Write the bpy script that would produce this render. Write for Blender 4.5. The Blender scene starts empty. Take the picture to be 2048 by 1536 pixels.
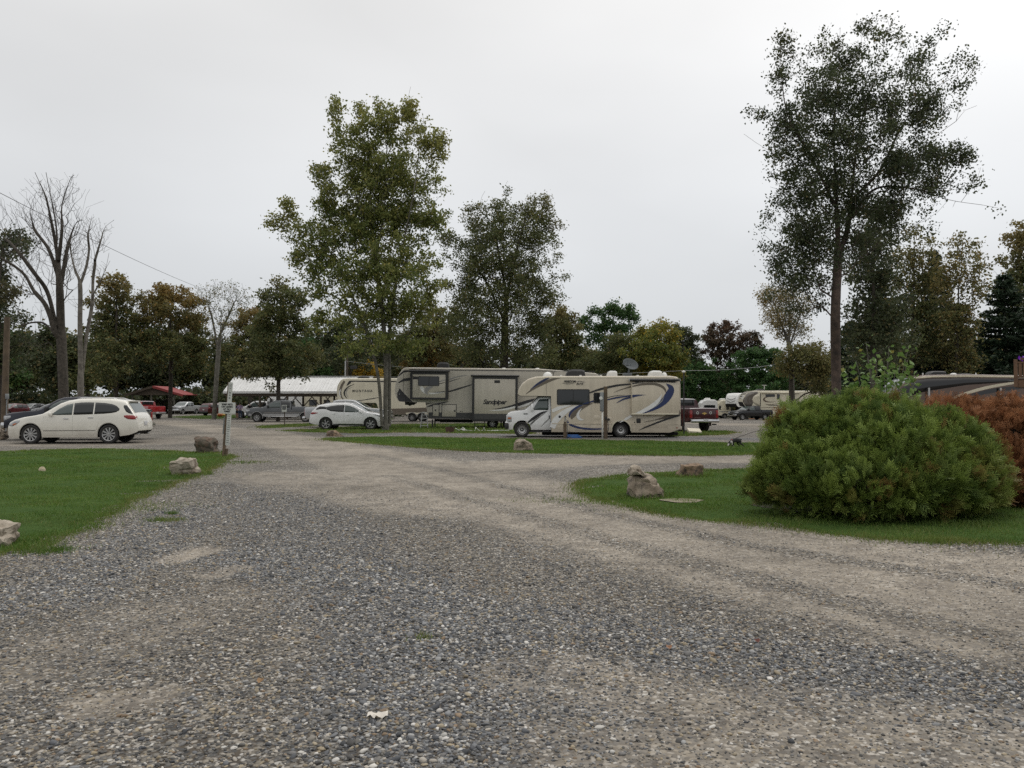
import bpy, bmesh, math, random
import numpy as np
from mathutils import Vector, Matrix, noise as mnoise
from mathutils.geometry import delaunay_2d_cdt

R = math.radians
rng = np.random.default_rng(7)
random.seed(7)
scene = bpy.context.scene
col = scene.collection

# ------------------------------------------------------------------ camera
F_PX, CX, CY, PITCH, CAM_Z = 1680.0, 1024.0, 768.0, math.atan(40.0 / 1680.0), 1.6
cam_d = bpy.data.cameras.new('camera')
cam = bpy.data.objects.new('camera', cam_d)
col.objects.link(cam)
cam_d.sensor_width = 36.0
cam_d.lens = 36.0 * F_PX / 2048.0
cam_d.clip_start, cam_d.clip_end = 0.05, 2000.0
cam.location = (0, 0, CAM_Z)
cam.rotation_euler = (R(90) + PITCH, 0, 0)
scene.camera = cam

# ------------------------------------------------------------------ overcast sky, veiled sun, exposure
SUN_EL, SUN_AZ = R(52), R(38)            # azimuth measured from +Y (view direction) to +X
w = bpy.data.worlds.new('World')
scene.world = w
w.use_nodes = True
nt = w.node_tree
nt.nodes.clear()
N = nt.nodes.new
out = N('ShaderNodeOutputWorld')
bg_sky, bg_cloud, mixs = N('ShaderNodeBackground'), N('ShaderNodeBackground'), N('ShaderNodeMixShader')
sky = N('ShaderNodeTexSky')
sky.sky_type = 'NISHITA'
sky.sun_disc = False
sky.sun_elevation, sky.sun_rotation = SUN_EL, SUN_AZ
sky.air_density, sky.dust_density = 1.0, 3.0
bg_sky.inputs['Strength'].default_value = 0.1
tc, sep = N('ShaderNodeTexCoord'), N('ShaderNodeSeparateXYZ')
mp = N('ShaderNodeMapping')
mp.inputs['Scale'].default_value = (1.0, 1.0, 2.6)
noi, noi2 = N('ShaderNodeTexNoise'), N('ShaderNodeTexNoise')
noi.inputs['Scale'].default_value, noi.inputs['Detail'].default_value, noi.inputs['Roughness'].default_value = 1.7, 4.0, 0.45
noi2.inputs['Scale'].default_value, noi2.inputs['Detail'].default_value = 0.8, 2.0
rampz = N('ShaderNodeValToRGB')          # overcast: brighter towards the zenith
e = rampz.color_ramp.elements
e[0].position, e[0].color = 0.0, (0.625, 0.652, 0.678, 1)
e[1].position, e[1].color = 1.0, (1.42, 1.385, 1.33, 1)
for p_, c_ in ((0.22, (0.715, 0.73, 0.745, 1)), (0.45, (0.815, 0.812, 0.805, 1))):
    k_ = e.new(p_); k_.color = c_
cl = N('ShaderNodeMapRange')
cl.inputs['From Min'].default_value, cl.inputs['From Max'].default_value = 0.3, 0.7
cl.inputs['To Min'].default_value, cl.inputs['To Max'].default_value = 0.90, 1.05
cl2 = N('ShaderNodeMapRange')
cl2.inputs['From Min'].default_value, cl2.inputs['From Max'].default_value = 0.35, 0.65
cl2.inputs['To Min'].default_value, cl2.inputs['To Max'].default_value = 0.92, 1.06
mul1, mul2 = N('ShaderNodeVectorMath'), N('ShaderNodeVectorMath')
mul1.operation = mul2.operation = 'SCALE'
# the bright patch of cloud in front of the sun
sdir = N('ShaderNodeVectorMath'); sdir.operation = 'DOT_PRODUCT'
sdir.inputs[1].default_value = (math.sin(SUN_AZ) * math.cos(SUN_EL), math.cos(SUN_AZ) * math.cos(SUN_EL), math.sin(SUN_EL))
glow = N('ShaderNodeMapRange')
glow.inputs['From Min'].default_value, glow.inputs['From Max'].default_value = 0.70, 1.0
glow.inputs['To Min'].default_value, glow.inputs['To Max'].default_value = 1.0, 1.45
mul3 = N('ShaderNodeVectorMath'); mul3.operation = 'SCALE'
L = nt.links.new
L(tc.outputs['Generated'], mp.inputs['Vector'])
L(mp.outputs['Vector'], noi.inputs['Vector']); L(mp.outputs['Vector'], noi2.inputs['Vector'])
L(tc.outputs['Generated'], sep.inputs[0]); L(sep.outputs['Z'], rampz.inputs['Fac'])
L(tc.outputs['Generated'], sdir.inputs[0]); L(sdir.outputs['Value'], glow.inputs['Value'])
L(noi.outputs['Fac'], cl.inputs['Value']); L(noi2.outputs['Fac'], cl2.inputs['Value'])
L(rampz.outputs['Color'], mul1.inputs[0]); L(cl.outputs['Result'], mul1.inputs['Scale'])
L(mul1.outputs['Vector'], mul2.inputs[0]); L(cl2.outputs['Result'], mul2.inputs['Scale'])
L(mul2.outputs['Vector'], mul3.inputs[0]); L(glow.outputs['Result'], mul3.inputs['Scale'])
L(mul3.outputs['Vector'], bg_cloud.inputs['Color'])
L(sky.outputs['Color'], bg_sky.inputs['Color'])
mixs.inputs['Fac'].default_value = 0.96
L(bg_sky.outputs[0], mixs.inputs[1]); L(bg_cloud.outputs[0], mixs.inputs[2])
L(mixs.outputs[0], out.inputs['Surface'])

sun_d = bpy.data.lights.new('sun', 'SUN')
sun = bpy.data.objects.new('sun', sun_d)
col.objects.link(sun)
sun_d.energy, sun_d.angle, sun_d.color = 0.8, R(30), (1.0, 0.97, 0.93)
sun.rotation_euler = (R(90) - SUN_EL, 0, math.pi - SUN_AZ)
sun.location = (20, 20, 60)

scene.view_settings.view_transform = 'Standard'
scene.view_settings.look = 'None'
scene.view_settings.exposure = 0.0
scene.view_settings.gamma = 1.0
scene.view_settings.use_curve_mapping = False
scene.cycles.use_denoising = False
scene.cycles.max_bounces = 6
scene.cycles.diffuse_bounces = 3
scene.cycles.glossy_bounces = 3
scene.cycles.transmission_bounces = 4
scene.cycles.transparent_max_bounces = 6

# ------------------------------------------------------------------ terrain and measuring from the photograph
def sm(t):
    t = np.clip(t, 0.0, 1.0)
    return t * t * (3 - 2 * t)

def GZ(x, y):
    """height of the ground: level, with a dip at the far right"""
    x, y = np.asarray(x, float), np.asarray(y, float)
    return -0.55 * sm((x - 9.0) / 15.0) * sm((y - 62.0) / 45.0)

def ray(px, py):
    u, v = (px - CX) / F_PX, (CY - py) / F_PX
    c, s = math.cos(PITCH), math.sin(PITCH)
    return np.array([u, c - v * s, s + v * c])

def P(px, py, d):
    """the point at depth d (metres along +Y) seen at photo pixel (px, py)"""
    r = ray(px, py)
    return np.array([0, 0, CAM_Z]) + r * (d / r[1])

def PX(px, d, py=808):
    return float(P(px, py, d)[0])

def G(px, py):
    """the point of the ground seen at photo pixel (px, py)"""
    r = ray(px, py)
    t = -CAM_Z / r[2]
    for _ in range(12):
        p = r * t
        t = (float(GZ(p[0], p[1])) - CAM_Z) / r[2]
    p = r * t
    return np.array([p[0], p[1], float(GZ(p[0], p[1]))])

# ------------------------------------------------------------------ helpers: materials
MATS = {}
def mat(name, c, rough=0.5, metal=0.0, coat=0.0, spec=0.5, c2=None, nscale=6.0, amount=1.0, bump=0.0, bscale=60.0, trans=0.0, emit=None, streak=0.0):
    """Principled material whose colour wanders between c and c2 with two octaves of noise"""
    if name in MATS:
        return MATS[name]
    m = bpy.data.materials.new(name)
    m.use_nodes = True
    t = m.node_tree
    b = t.nodes['Principled BSDF']
    b.inputs['Roughness'].default_value = rough
    b.inputs['Metallic'].default_value = metal
    b.inputs['Coat Weight'].default_value = coat
    b.inputs['Coat Roughness'].default_value = 0.06
    b.inputs['Specular IOR Level'].default_value = spec
    c4 = (*c, 1)
    if c2 is None:
        c2 = tuple(v * 0.86 for v in c)
    tcn = t.nodes.new('ShaderNodeTexCoord')
    n = t.nodes.new('ShaderNodeTexNoise')
    n.inputs['Scale'].default_value = nscale
    n.inputs['Detail'].default_value = 6
    n.inputs['Roughness'].default_value = 0.6
    rp = t.nodes.new('ShaderNodeValToRGB')
    rp.color_ramp.elements[0].position, rp.color_ramp.elements[1].position = 0.35, 0.68
    rp.color_ramp.elements[0].color, rp.color_ramp.elements[1].color = c4, (*c2, 1)
    t.links.new(tcn.outputs['Object'], n.inputs['Vector'])
    t.links.new(n.outputs['Fac'], rp.inputs['Fac'])
    t.links.new(rp.outputs['Color'], b.inputs['Base Color'])
    if streak:                                # grime washed down the sides
        mp_ = t.nodes.new('ShaderNodeMapping'); mp_.inputs['Scale'].default_value = (7, 7, .5)
        n4 = t.nodes.new('ShaderNodeTexNoise'); n4.inputs['Scale'].default_value = 1.0; n4.inputs['Detail'].default_value = 7; n4.inputs['Roughness'].default_value = .7
        mr = t.nodes.new('ShaderNodeMapRange'); mr.inputs['From Min'].default_value = .35; mr.inputs['From Max'].default_value = .7; mr.inputs['To Min'].default_value = 1.0; mr.inputs['To Max'].default_value = 1.0 - streak
        vm = t.nodes.new('ShaderNodeVectorMath'); vm.operation = 'SCALE'
        t.links.new(tcn.outputs['Object'], mp_.inputs[0]); t.links.new(mp_.outputs[0], n4.inputs['Vector']); t.links.new(n4.outputs['Fac'], mr.inputs['Value'])
        t.links.new(rp.outputs['Color'], vm.inputs[0]); t.links.new(mr.outputs[0], vm.inputs['Scale']); t.links.new(vm.outputs[0], b.inputs['Base Color'])
    if bump:
        n2 = t.nodes.new('ShaderNodeTexNoise')
        n2.inputs['Scale'].default_value = bscale
        n2.inputs['Detail'].default_value = 5
        bp = t.nodes.new('ShaderNodeBump')
        bp.inputs['Strength'].default_value = bump
        bp.inputs['Distance'].default_value = 0.02
        t.links.new(tcn.outputs['Object'], n2.inputs['Vector'])
        t.links.new(n2.outputs['Fac'], bp.inputs['Height'])
        t.links.new(bp.outputs['Normal'], b.inputs['Normal'])
    if trans:
        b.inputs['Transmission Weight'].default_value = trans
    if emit:
        b.inputs['Emission Color'].default_value = (*emit[:3], 1)
        b.inputs['Emission Strength'].default_value = emit[3]
    MATS[name] = m
    return m

def leaf_mat(name, c1, c2, c3, rough=0.55, transl=0.40):
    """leaves: colour from the per-leaf attributes tone (c1..c2) and tint (..c3), part of the light goes through"""
    if name in MATS:
        return MATS[name]
    m = bpy.data.materials.new(name)
    m.use_nodes = True
    t = m.node_tree
    b = t.nodes['Principled BSDF']
    o = t.nodes['Material Output']
    a1, a2 = t.nodes.new('ShaderNodeAttribute'), t.nodes.new('ShaderNodeAttribute')
    a1.attribute_name, a2.attribute_name = 'tone', 'tint'
    mx1, mx2 = t.nodes.new('ShaderNodeMix'), t.nodes.new('ShaderNodeMix')
    for mx in (mx1, mx2):
        mx.data_type = 'RGBA'
    mx1.inputs[6].default_value, mx1.inputs[7].default_value = (*c1, 1), (*c2, 1)
    mx2.inputs[7].default_value = (*c3, 1)
    lk = t.links.new
    lk(a1.outputs['Fac'], mx1.inputs[0]); lk(a2.outputs['Fac'], mx2.inputs[0])
    lk(mx1.outputs[2], mx2.inputs[6])
    lk(mx2.outputs[2], b.inputs['Base Color'])
    b.inputs['Roughness'].default_value = rough
    b.inputs['Specular IOR Level'].default_value = 0.3
    tr = t.nodes.new('ShaderNodeBsdfTranslucent')
    lk(mx2.outputs[2], tr.inputs['Color'])
    ms = t.nodes.new('ShaderNodeMixShader')
    ms.inputs['Fac'].default_value = transl
    lk(b.outputs[0], ms.inputs[1]); lk(tr.outputs[0], ms.inputs[2])
    lk(ms.outputs[0], o.inputs['Surface'])
    MATS[name] = m
    return m

# ------------------------------------------------------------------ helpers: meshes and objects
class MB:
    """collects shapes into ONE mesh"""
    def __init__(s):
        s.v, s.f, s.mi = [], [], []
    def add(s, vs, fs, mi=0):
        o = len(s.v)
        s.v.extend([tuple(map(float, p)) for p in vs])
        s.f.extend([tuple(i + o for i in f) for f in fs])
        s.mi.extend([mi] * len(fs))
        return s
    def box(s, c, d, rot=None, mi=0, taper=1.0):
        x, y, z = (k / 2 for k in d)
        vs = []
        for sz in (-1, 1):
            k = taper if sz > 0 else 1.0
            for sx, sy in ((-1, -1), (1, -1), (1, 1), (-1, 1)):
                p = Vector((sx * x * k, sy * y * k, sz * z))
                if rot is not None:
                    p = rot @ p
                vs.append(p + Vector(c))
        return s.add(vs, [(0, 3, 2, 1), (4, 5, 6, 7), (0, 1, 5, 4), (1, 2, 6, 5), (2, 3, 7, 6), (3, 0, 4, 7)], mi)
    def bbox(s, c, d, r=0.02, mi=0, rot=None):
        """box with rounded (two-step chamfered) edges"""
        b = bmesh.new()
        bmesh.ops.create_cube(b, size=1.0)
        for v in b.verts:
            v.co = Vector((v.co.x * d[0], v.co.y * d[1], v.co.z * d[2]))
        bmesh.ops.bevel(b, geom=list(b.edges), offset=min(r, 0.48 * min(d)), segments=2, profile=0.5, affect='EDGES')
        b.verts.index_update()
        vs = [(rot @ v.co if rot is not None else v.co) + Vector(c) for v in b.verts]
        fs = [[v.index for v in f.verts] for f in b.faces]
        b.free()
        return s.add(vs, fs, mi)
    def tube(s, pts, rad, n=8, mi=0, cap=True):
        pts = [Vector(p) for p in pts]
        rad = [rad] * len(pts) if isinstance(rad, (int, float)) else list(rad)
        vs, fs = [], []
        ref = None
        for i, p in enumerate(pts):
            t = (pts[min(i + 1, len(pts) - 1)] - pts[max(i - 1, 0)]).normalized()
            if ref is None or abs(ref.dot(t)) > 0.98:
                ref = Vector((0, 0, 1)) if abs(t.z) < 0.9 else Vector((1, 0, 0))
            a = t.cross(ref).normalized()
            b = t.cross(a).normalized()
            ref = b.cross(t) if False else ref
            for k in range(n):
                q = 2 * math.pi * k / n
                vs.append(p + (a * math.cos(q) + b * math.sin(q)) * rad[i])
        for i in range(len(pts) - 1):
            for k in range(n):
                k2 = (k + 1) % n
                fs.append((i * n + k, i * n + k2, (i + 1) * n + k2, (i + 1) * n + k))
        if cap:
            fs.append(tuple(range(n))[::-1])
            fs.append(tuple((len(pts) - 1) * n + k for k in range(n)))
        return s.add(vs, fs, mi)
    def lathe(s, prof, n=24, axis='z', c=(0, 0, 0), mi=0, closed=False):
        """prof: (radius, height) pairs turned round the axis"""
        vs, fs = [], []
        for r_, h in prof:
            for k in range(n):
                q = 2 * math.pi * k / n
                a, b = r_ * math.cos(q), r_ * math.sin(q)
                p = {'z': (a, b, h), 'y': (a, h, b), 'x': (h, a, b)}[axis]
                vs.append((p[0] + c[0], p[1] + c[1], p[2] + c[2]))
        m = len(prof)
        for i in range(m - (0 if closed else 1)):
            j = (i + 1) % m
            for k in range(n):
                k2 = (k + 1) % n
                fs.append((i * n + k, i * n + k2, j * n + k2, j * n + k))
        return s.add(vs, fs, mi)
    def prism(s, poly, y0, y1, mi=0):
        """polygon in (x, z) pushed from y0 to y1"""
        n = len(poly)
        vs = [(x, y0, z) for x, z in poly] + [(x, y1, z) for x, z in poly]
        fs = [tuple(range(n)), tuple(range(2 * n - 1, n - 1, -1))]
        fs += [(i, i + n, (i + 1) % n + n, (i + 1) % n) for i in range(n)]
        return s.add(vs, fs, mi)
    def ball(s, c, r, nu=12, nv=8, mi=0):
        r = (r, r, r) if isinstance(r, (int, float)) else r
        vs, fs = [], []
        for j in range(nv + 1):
            t = math.pi * j / nv
            for i in range(nu):
                q = 2 * math.pi * i / nu
                vs.append((c[0] + r[0] * math.sin(t) * math.cos(q), c[1] + r[1] * math.sin(t) * math.sin(q), c[2] + r[2] * math.cos(t)))
        for j in range(nv):
            for i in range(nu):
                i2 = (i + 1) % nu
                fs.append((j * nu + i, (j + 1) * nu + i, (j + 1) * nu + i2, j * nu + i2))
        return s.add(vs, fs, mi)
    def mesh(s, name, mats, smooth=False):
        me = bpy.data.meshes.new(name)
        me.from_pydata(s.v, [], s.f)
        for m in (mats if isinstance(mats, (list, tuple)) else [mats]):
            me.materials.append(m)
        if any(s.mi):
            me.polygons.foreach_set('material_index', s.mi)
        if smooth:
            me.shade_smooth()
            if smooth != 'all':
                b = bmesh.new(); b.from_mesh(me)
                bmesh.ops.remove_doubles(b, verts=b.verts, dist=1e-5)
                bmesh.ops.recalc_face_normals(b, faces=b.faces)
                lim = R(smooth if isinstance(smooth, (int, float)) and smooth is not True else 35)
                for ed in b.edges:
                    if len(ed.link_faces) == 2 and ed.calc_face_angle(0) > lim:
                        ed.smooth = False
                b.to_mesh(me); b.free()
        me.update()
        return me
    def part(s, name, mats, parent=None, smooth=False, label=None):
        o = bpy.data.objects.new(name, s.mesh(name, mats, smooth))
        col.objects.link(o)
        if parent is not None:
            o.parent = parent
        if label:
            o['label'] = label
        return o

def tag(o, label=None, cat=None, group=None, kind=None):
    if label: o['label'] = label
    if cat: o['category'] = cat
    if group: o['group'] = group
    if kind: o['kind'] = kind
    return o

def thing(name, label, cat, loc=(0, 0, 0), rz=0.0, group=None):
    o = bpy.data.objects.new(name, None)
    o.empty_display_size = 0.2
    col.objects.link(o)
    o.location = tuple(map(float, loc))
    o.rotation_euler = (0, 0, rz)
    return tag(o, label, cat, group)

def np_mesh(name, V, Fq, material, attrs=None, smooth=False):
    """fast mesh from numpy: V (n,3), Fq (m,k) all faces of k corners; attrs: face-domain floats"""
    me = bpy.data.meshes.new(name)
    n, (m, k) = len(V), Fq.shape
    me.vertices.add(n); me.loops.add(m * k); me.polygons.add(m)
    me.vertices.foreach_set('co', np.ascontiguousarray(V, dtype=np.float32).ravel())
    me.loops.foreach_set('vertex_index', np.ascontiguousarray(Fq, dtype=np.int32).ravel())
    me.polygons.foreach_set('loop_start', np.arange(0, m * k, k, dtype=np.int32))
    for an, vals in (attrs or {}).items():
        a = me.attributes.new(an, 'FLOAT', 'FACE')
        a.data.foreach_set('value', np.ascontiguousarray(vals, dtype=np.float32))
    me.materials.append(material)
    me.polygons.foreach_set('use_smooth', np.full(m, bool(smooth)))
    me.update(calc_edges=True)
    return me

def np_part(name, V, Fq, material, parent=None, attrs=None, smooth=False):
    o = bpy.data.objects.new(name, np_mesh(name, V, Fq, material, attrs, smooth))
    col.objects.link(o)
    if parent is not None:
        o.parent = parent
    return o

def text_part(name, body, size, M, material, parent, shear=0.0, bold=0.0, spacing=1.0, depth=0.003, align='CENTER', line=1.0):
    cu = bpy.data.curves.new(name, 'FONT')
    cu.body, cu.size, cu.shear, cu.offset = body, size, shear, bold
    cu.space_character, cu.space_line = spacing, line
    cu.align_x, cu.align_y = align, 'CENTER'
    cu.extrude = depth
    cu.resolution_u = 3
    tmp = bpy.data.objects.new(name + '_source', cu)
    col.objects.link(tmp)
    me = bpy.data.meshes.new_from_object(tmp.evaluated_get(bpy.context.evaluated_depsgraph_get()))
    bpy.data.objects.remove(tmp)
    me.transform(M)
    me.materials.clear(); me.materials.append(material)
    o = bpy.data.objects.new(name, me)
    col.objects.link(o)
    o.parent = parent
    return o

FACE_FRONT = Matrix.Rotation(R(90), 4, 'X')      # lettering that faces -Y

def catmull(pts, n=8):
    pts = [np.array(p, float) for p in pts]
    if len(pts) < 3:
        return [pts[0] + (pts[1] - pts[0]) * t for t in np.linspace(0, 1, n + 1)]
    q = [2 * pts[0] - pts[1]] + pts + [2 * pts[-1] - pts[-2]]
    res = []
    for i in range(1, len(q) - 2):
        a, b, c, d = q[i - 1:i + 3]
        for k in range(n):
            t = k / n
            res.append(0.5 * ((2 * b) + (c - a) * t + (2 * a - 5 * b + 4 * c - d) * t * t + (3 * b - a - 3 * c + d) * t ** 3))
    res.append(pts[-1])
    return res
# ================================================================== THE GROUND
def polyline_dist(x, y, pts):
    d = np.full(np.shape(x), 1e9)
    for (ax, ay), (bx, by) in zip(pts[:-1], pts[1:]):
        vx, vy = bx - ax, by - ay
        t = np.clip(((x - ax) * vx + (y - ay) * vy) / (vx * vx + vy * vy + 1e-9), 0, 1)
        d = np.minimum(d, np.hypot(x - ax - t * vx, y - ay - t * vy))
    return d

def g2(*pp):
    return [tuple(G(px, py)[:2]) for px, py in pp]

# wheel tracks and worn patches, pressed flat and dusty: (line on the ground, half width, strength)
TRACKS = [
    (g2((2300, 1255), (2048, 1225), (1750, 1165), (1450, 1100), (1220, 1045), (1040, 1000), (900, 968), (780, 935), (690, 908), (600, 888), (500, 868), (400, 852), (330, 845)), 1.5, 1.0),
    (g2((2300, 1165), (2048, 1140), (1750, 1108), (1450, 1062), (1240, 1020), (1080, 980), (960, 950), (850, 925), (740, 902), (640, 885), (540, 866)), 1.0, 0.85),
    (g2((820, 955), (950, 940), (1100, 928), (1250, 922), (1400, 921), (1540, 920), (1800, 918), (2100, 916)), 1.1, 0.95),
    (g2((880, 938), (1000, 924), (1200, 915), (1400, 914), (1600, 914), (2100, 911)), 0.8, 0.85),
    (g2((345, 1118), (410, 1098)), 0.22, 0.9), (g2((430, 1150), (480, 1132)), 0.16, 0.8), (g2((420, 1170), (460, 1168)), 0.12, 0.6),
    (g2((215, 1405), (300, 1385)), 0.22, 0.75), (g2((690, 1235), (610, 1290)), 0.3, 0.35),
    (g2((2100, 1480), (1700, 1440), (1350, 1400), (1080, 1345)), 0.45, 0.55),
    (g2((2100, 1545), (1500, 1530), (1200, 1500)), 0.5, 0.55),
    (g2((900, 1010), (760, 985), (640, 970), (560, 950)), 1.3, 0.7), (g2((20, 1330), (250, 1260), (520, 1190)), 0.6, 0.4), (g2((0, 888), (150, 889), (300, 886), (420, 872), (520, 862)), 1.6, 0.6),
    (g2((1380, 845), (1560, 852), (1650, 860)), 3.0, 0.8), (g2((300, 842), (520, 846), (700, 850)), 2.4, 0.55),
]
# fresh loose blue grey stone
LOOSE = [
    (g2((560, 1110), (700, 1150), (820, 1240), (900, 1330), (980, 1430)), 0.8, 0.75),
    (g2((1050, 1240), (1300, 1290), (1600, 1345), (2048, 1400)), 0.62, 0.55),
    (g2((520, 960), (560, 1000), (600, 1060), (640, 1120)), 0.9, 0.55),
    (g2((380, 1020), (250, 1110), (100, 1190)), 0.55, 0.6),
    (g2((1100, 893), (1000, 869), (1200, 872), (1560, 876)), 0.0, 0.0),
    (g2((700, 868), (1000, 870), (1300, 875), (1620, 880)), 1.4, 0.9),
]
def field(x, y, lines):
    f = np.zeros(np.shape(x))
    for pts, hw, k in lines:
        if hw <= 0: continue
        d = polyline_dist(x, y, pts)
        f = np.maximum(f, k * (1 - sm((d - 0.55 * hw) / (0.95 * hw))))
    return f

def wav(x, y, s, seed=0.0):
    """cheap smooth noise in -1..1"""
    return (np.sin(x * 1.7 / s + 3.1 * np.sin(y * 1.1 / s + seed) + seed) + np.sin(y * 2.3 / s + 2.2 * np.sin(x * 1.3 / s - seed) + 2 * seed)
            + np.sin((x + y) * 3.7 / s + 1.7 * np.sin((x - y) * 2.9 / s) + seed * 3)) / 3

def axis_steps(parts):
    r = [parts[0][0]]
    for a, b, st in parts:
        n = max(1, int(round((b - a) / st)))
        r += list(np.linspace(a, b, n + 1)[1:])
    return np.array(r)

gxs = axis_steps([(-420, -120, 30), (-120, -40, 4), (-40, -20, 0.8), (-20, -9, 0.35), (-9, 9, 0.16), (9, 20, 0.3), (20, 40, 0.8), (40, 120, 4), (120, 420, 30)])
gys = axis_steps([(-150, -10, 20), (-10, 1, 1.0), (1, 11, 0.12), (11, 20, 0.2), (20, 45, 0.32), (45, 90, 0.9), (90, 160, 3), (160, 700, 30)])
GX, GY = np.meshgrid(gxs, gys)
nzv = 0.018 * wav(GX, GY, 1.9, 1.0) + 0.006 * wav(GX, GY, 0.5, 2.0)
nzv *= sm((45 - GY) / 20)
RUTS = [(g2((2300, 1195), (2048, 1172), (1750, 1128), (1450, 1078), (1240, 1032), (1080, 990), (960, 958), (850, 932), (740, 908)), 0.22, 0.6),
        (g2((2300, 1320), (2048, 1285), (1750, 1215), (1450, 1140), (1220, 1078), (1040, 1025), (900, 985), (780, 950)), 0.25, 0.55), (g2((900, 948), (1100, 934), (1300, 927), (1540, 925), (2100, 921)), 0.16, 0.5)]
comp = field(GX, GY, TRACKS) - field(GX, GY, RUTS)
comp = np.clip(comp, 0, 1)
loose = field(GX, GY, LOOSE)
GZZ = GZ(GX, GY) + nzv * (1 - comp) - 0.022 * comp * sm((40 - GY) / 20)
ny_, nx_ = GX.shape
idx = np.arange(ny_ * nx_).reshape(ny_, nx_)
Fq = np.stack([idx[:-1, :-1], idx[:-1, 1:], idx[1:, 1:], idx[1:, :-1]], -1).reshape(-1, 4)

def ground_height(x, y):
    """the ground sheet itself, bumps and ruts included (bilinear)"""
    x, y = np.asarray(x, float), np.asarray(y, float)
    i = np.clip(np.searchsorted(gxs, x) - 1, 0, nx_ - 2)
    j = np.clip(np.searchsorted(gys, y) - 1, 0, ny_ - 2)
    fx = (x - gxs[i]) / (gxs[i + 1] - gxs[i]); fy = (y - gys[j]) / (gys[j + 1] - gys[j])
    return (GZZ[j, i] * (1 - fx) * (1 - fy) + GZZ[j, i + 1] * fx * (1 - fy) + GZZ[j + 1, i] * (1 - fx) * fy + GZZ[j + 1, i + 1] * fx * fy)

def gnd(px, py):
    p = G(px, py)
    p[2] = float(ground_height(p[0], p[1]))
    return p

m = bpy.data.materials.new('gravel_ground')
m.use_nodes = True
t = m.node_tree
b = t.nodes['Principled BSDF']
b.inputs['Roughness'].default_value = 0.88
b.inputs['Specular IOR Level'].default_value = 0.12
N = t.nodes.new; L = t.links.new
tcn = N('ShaderNodeTexCoord')
vor = N('ShaderNodeTexVoronoi'); vor.inputs['Scale'].default_value = 36.0
vor2 = N('ShaderNodeTexVoronoi'); vor2.inputs['Scale'].default_value = 17.0
n1 = N('ShaderNodeTexNoise'); n1.inputs['Scale'].default_value = 2.2; n1.inputs['Detail'].default_value = 8; n1.inputs['Roughness'].default_value = 0.65
n2 = N('ShaderNodeTexNoise'); n2.inputs['Scale'].default_value = 0.28; n2.inputs['Detail'].default_value = 5
n3 = N('ShaderNodeTexNoise'); n3.inputs['Scale'].default_value = 90.0; n3.inputs['Detail'].default_value = 4
wob = N('ShaderNodeTexNoise'); wob.inputs['Scale'].default_value = 25.0
for n_ in (n1, n2, n3, wob):
    L(tcn.outputs['Object'], n_.inputs['Vector'])
addv = N('ShaderNodeMixRGB'); addv.blend_type = 'ADD'; addv.inputs['Fac'].default_value = 0.03
L(tcn.outputs['Object'], addv.inputs[1]); L(wob.outputs['Color'], addv.inputs[2])
L(addv.outputs[0], vor.inputs['Vector']); L(addv.outputs[0], vor2.inputs['Vector'])
sepc = N('ShaderNodeSeparateColor'); L(vor.outputs['Color'], sepc.inputs[0])
stone = N('ShaderNodeValToRGB')
el = stone.color_ramp.elements
el[0].position, el[0].color = 0.0, (0.045, 0.046, 0.047, 1)
el[1].position, el[1].color = 1.0, (0.50, 0.49, 0.46, 1)
for p_, c_ in ((0.25, (0.105, 0.103, 0.100, 1)), (0.5, (0.17, 0.163, 0.15, 1)), (0.72, (0.25, 0.222, 0.178, 1)), (0.9, (0.36, 0.335, 0.30, 1))):
    k_ = el.new(p_); k_.color = c_
L(sepc.outputs[0], stone.inputs['Fac'])
stone_b = N('ShaderNodeValToRGB')          # blue grey fresh stone
el = stone_b.color_ramp.elements
el[0].position, el[0].color = 0.0, (0.042, 0.045, 0.050, 1)
el[1].position, el[1].color = 1.0, (0.50, 0.50, 0.50, 1)
for p_, c_ in ((0.4, (0.105, 0.110, 0.118, 1)), (0.75, (0.185, 0.19, 0.195, 1)), (0.92, (0.34, 0.33, 0.31, 1))):
    k_ = el.new(p_); k_.color = c_
L(sepc.outputs[0], stone_b.inputs['Fac'])
a_c, a_l = N('ShaderNodeAttribute'), N('ShaderNodeAttribute')
a_c.attribute_name, a_l.attribute_name = 'compact', 'loose'
def breakup(attr, amt):
    """roughen the edge of a painted area with noise"""
    s1 = N('ShaderNodeMath'); s1.operation = 'MULTIPLY_ADD'
    s1.inputs[1].default_value = amt; L(n1.outputs['Fac'], s1.inputs[0]); L(attr.outputs['Fac'], s1.inputs[2])
    r = N('ShaderNodeMapRange'); r.inputs['From Min'].default_value = amt * 0.5 + 0.12; r.inputs['From Max'].default_value = amt * 0.5 + 0.85
    L(s1.outputs[0], r.inputs['Value'])
    return r
bc, bl = breakup(a_c, 0.9), breakup(a_l, 0.9)
mx_l = N('ShaderNodeMixRGB'); L(bl.outputs[0], mx_l.inputs['Fac']); L(stone.outputs[0], mx_l.inputs[1]); L(stone_b.outputs[0], mx_l.inputs[2])
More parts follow.
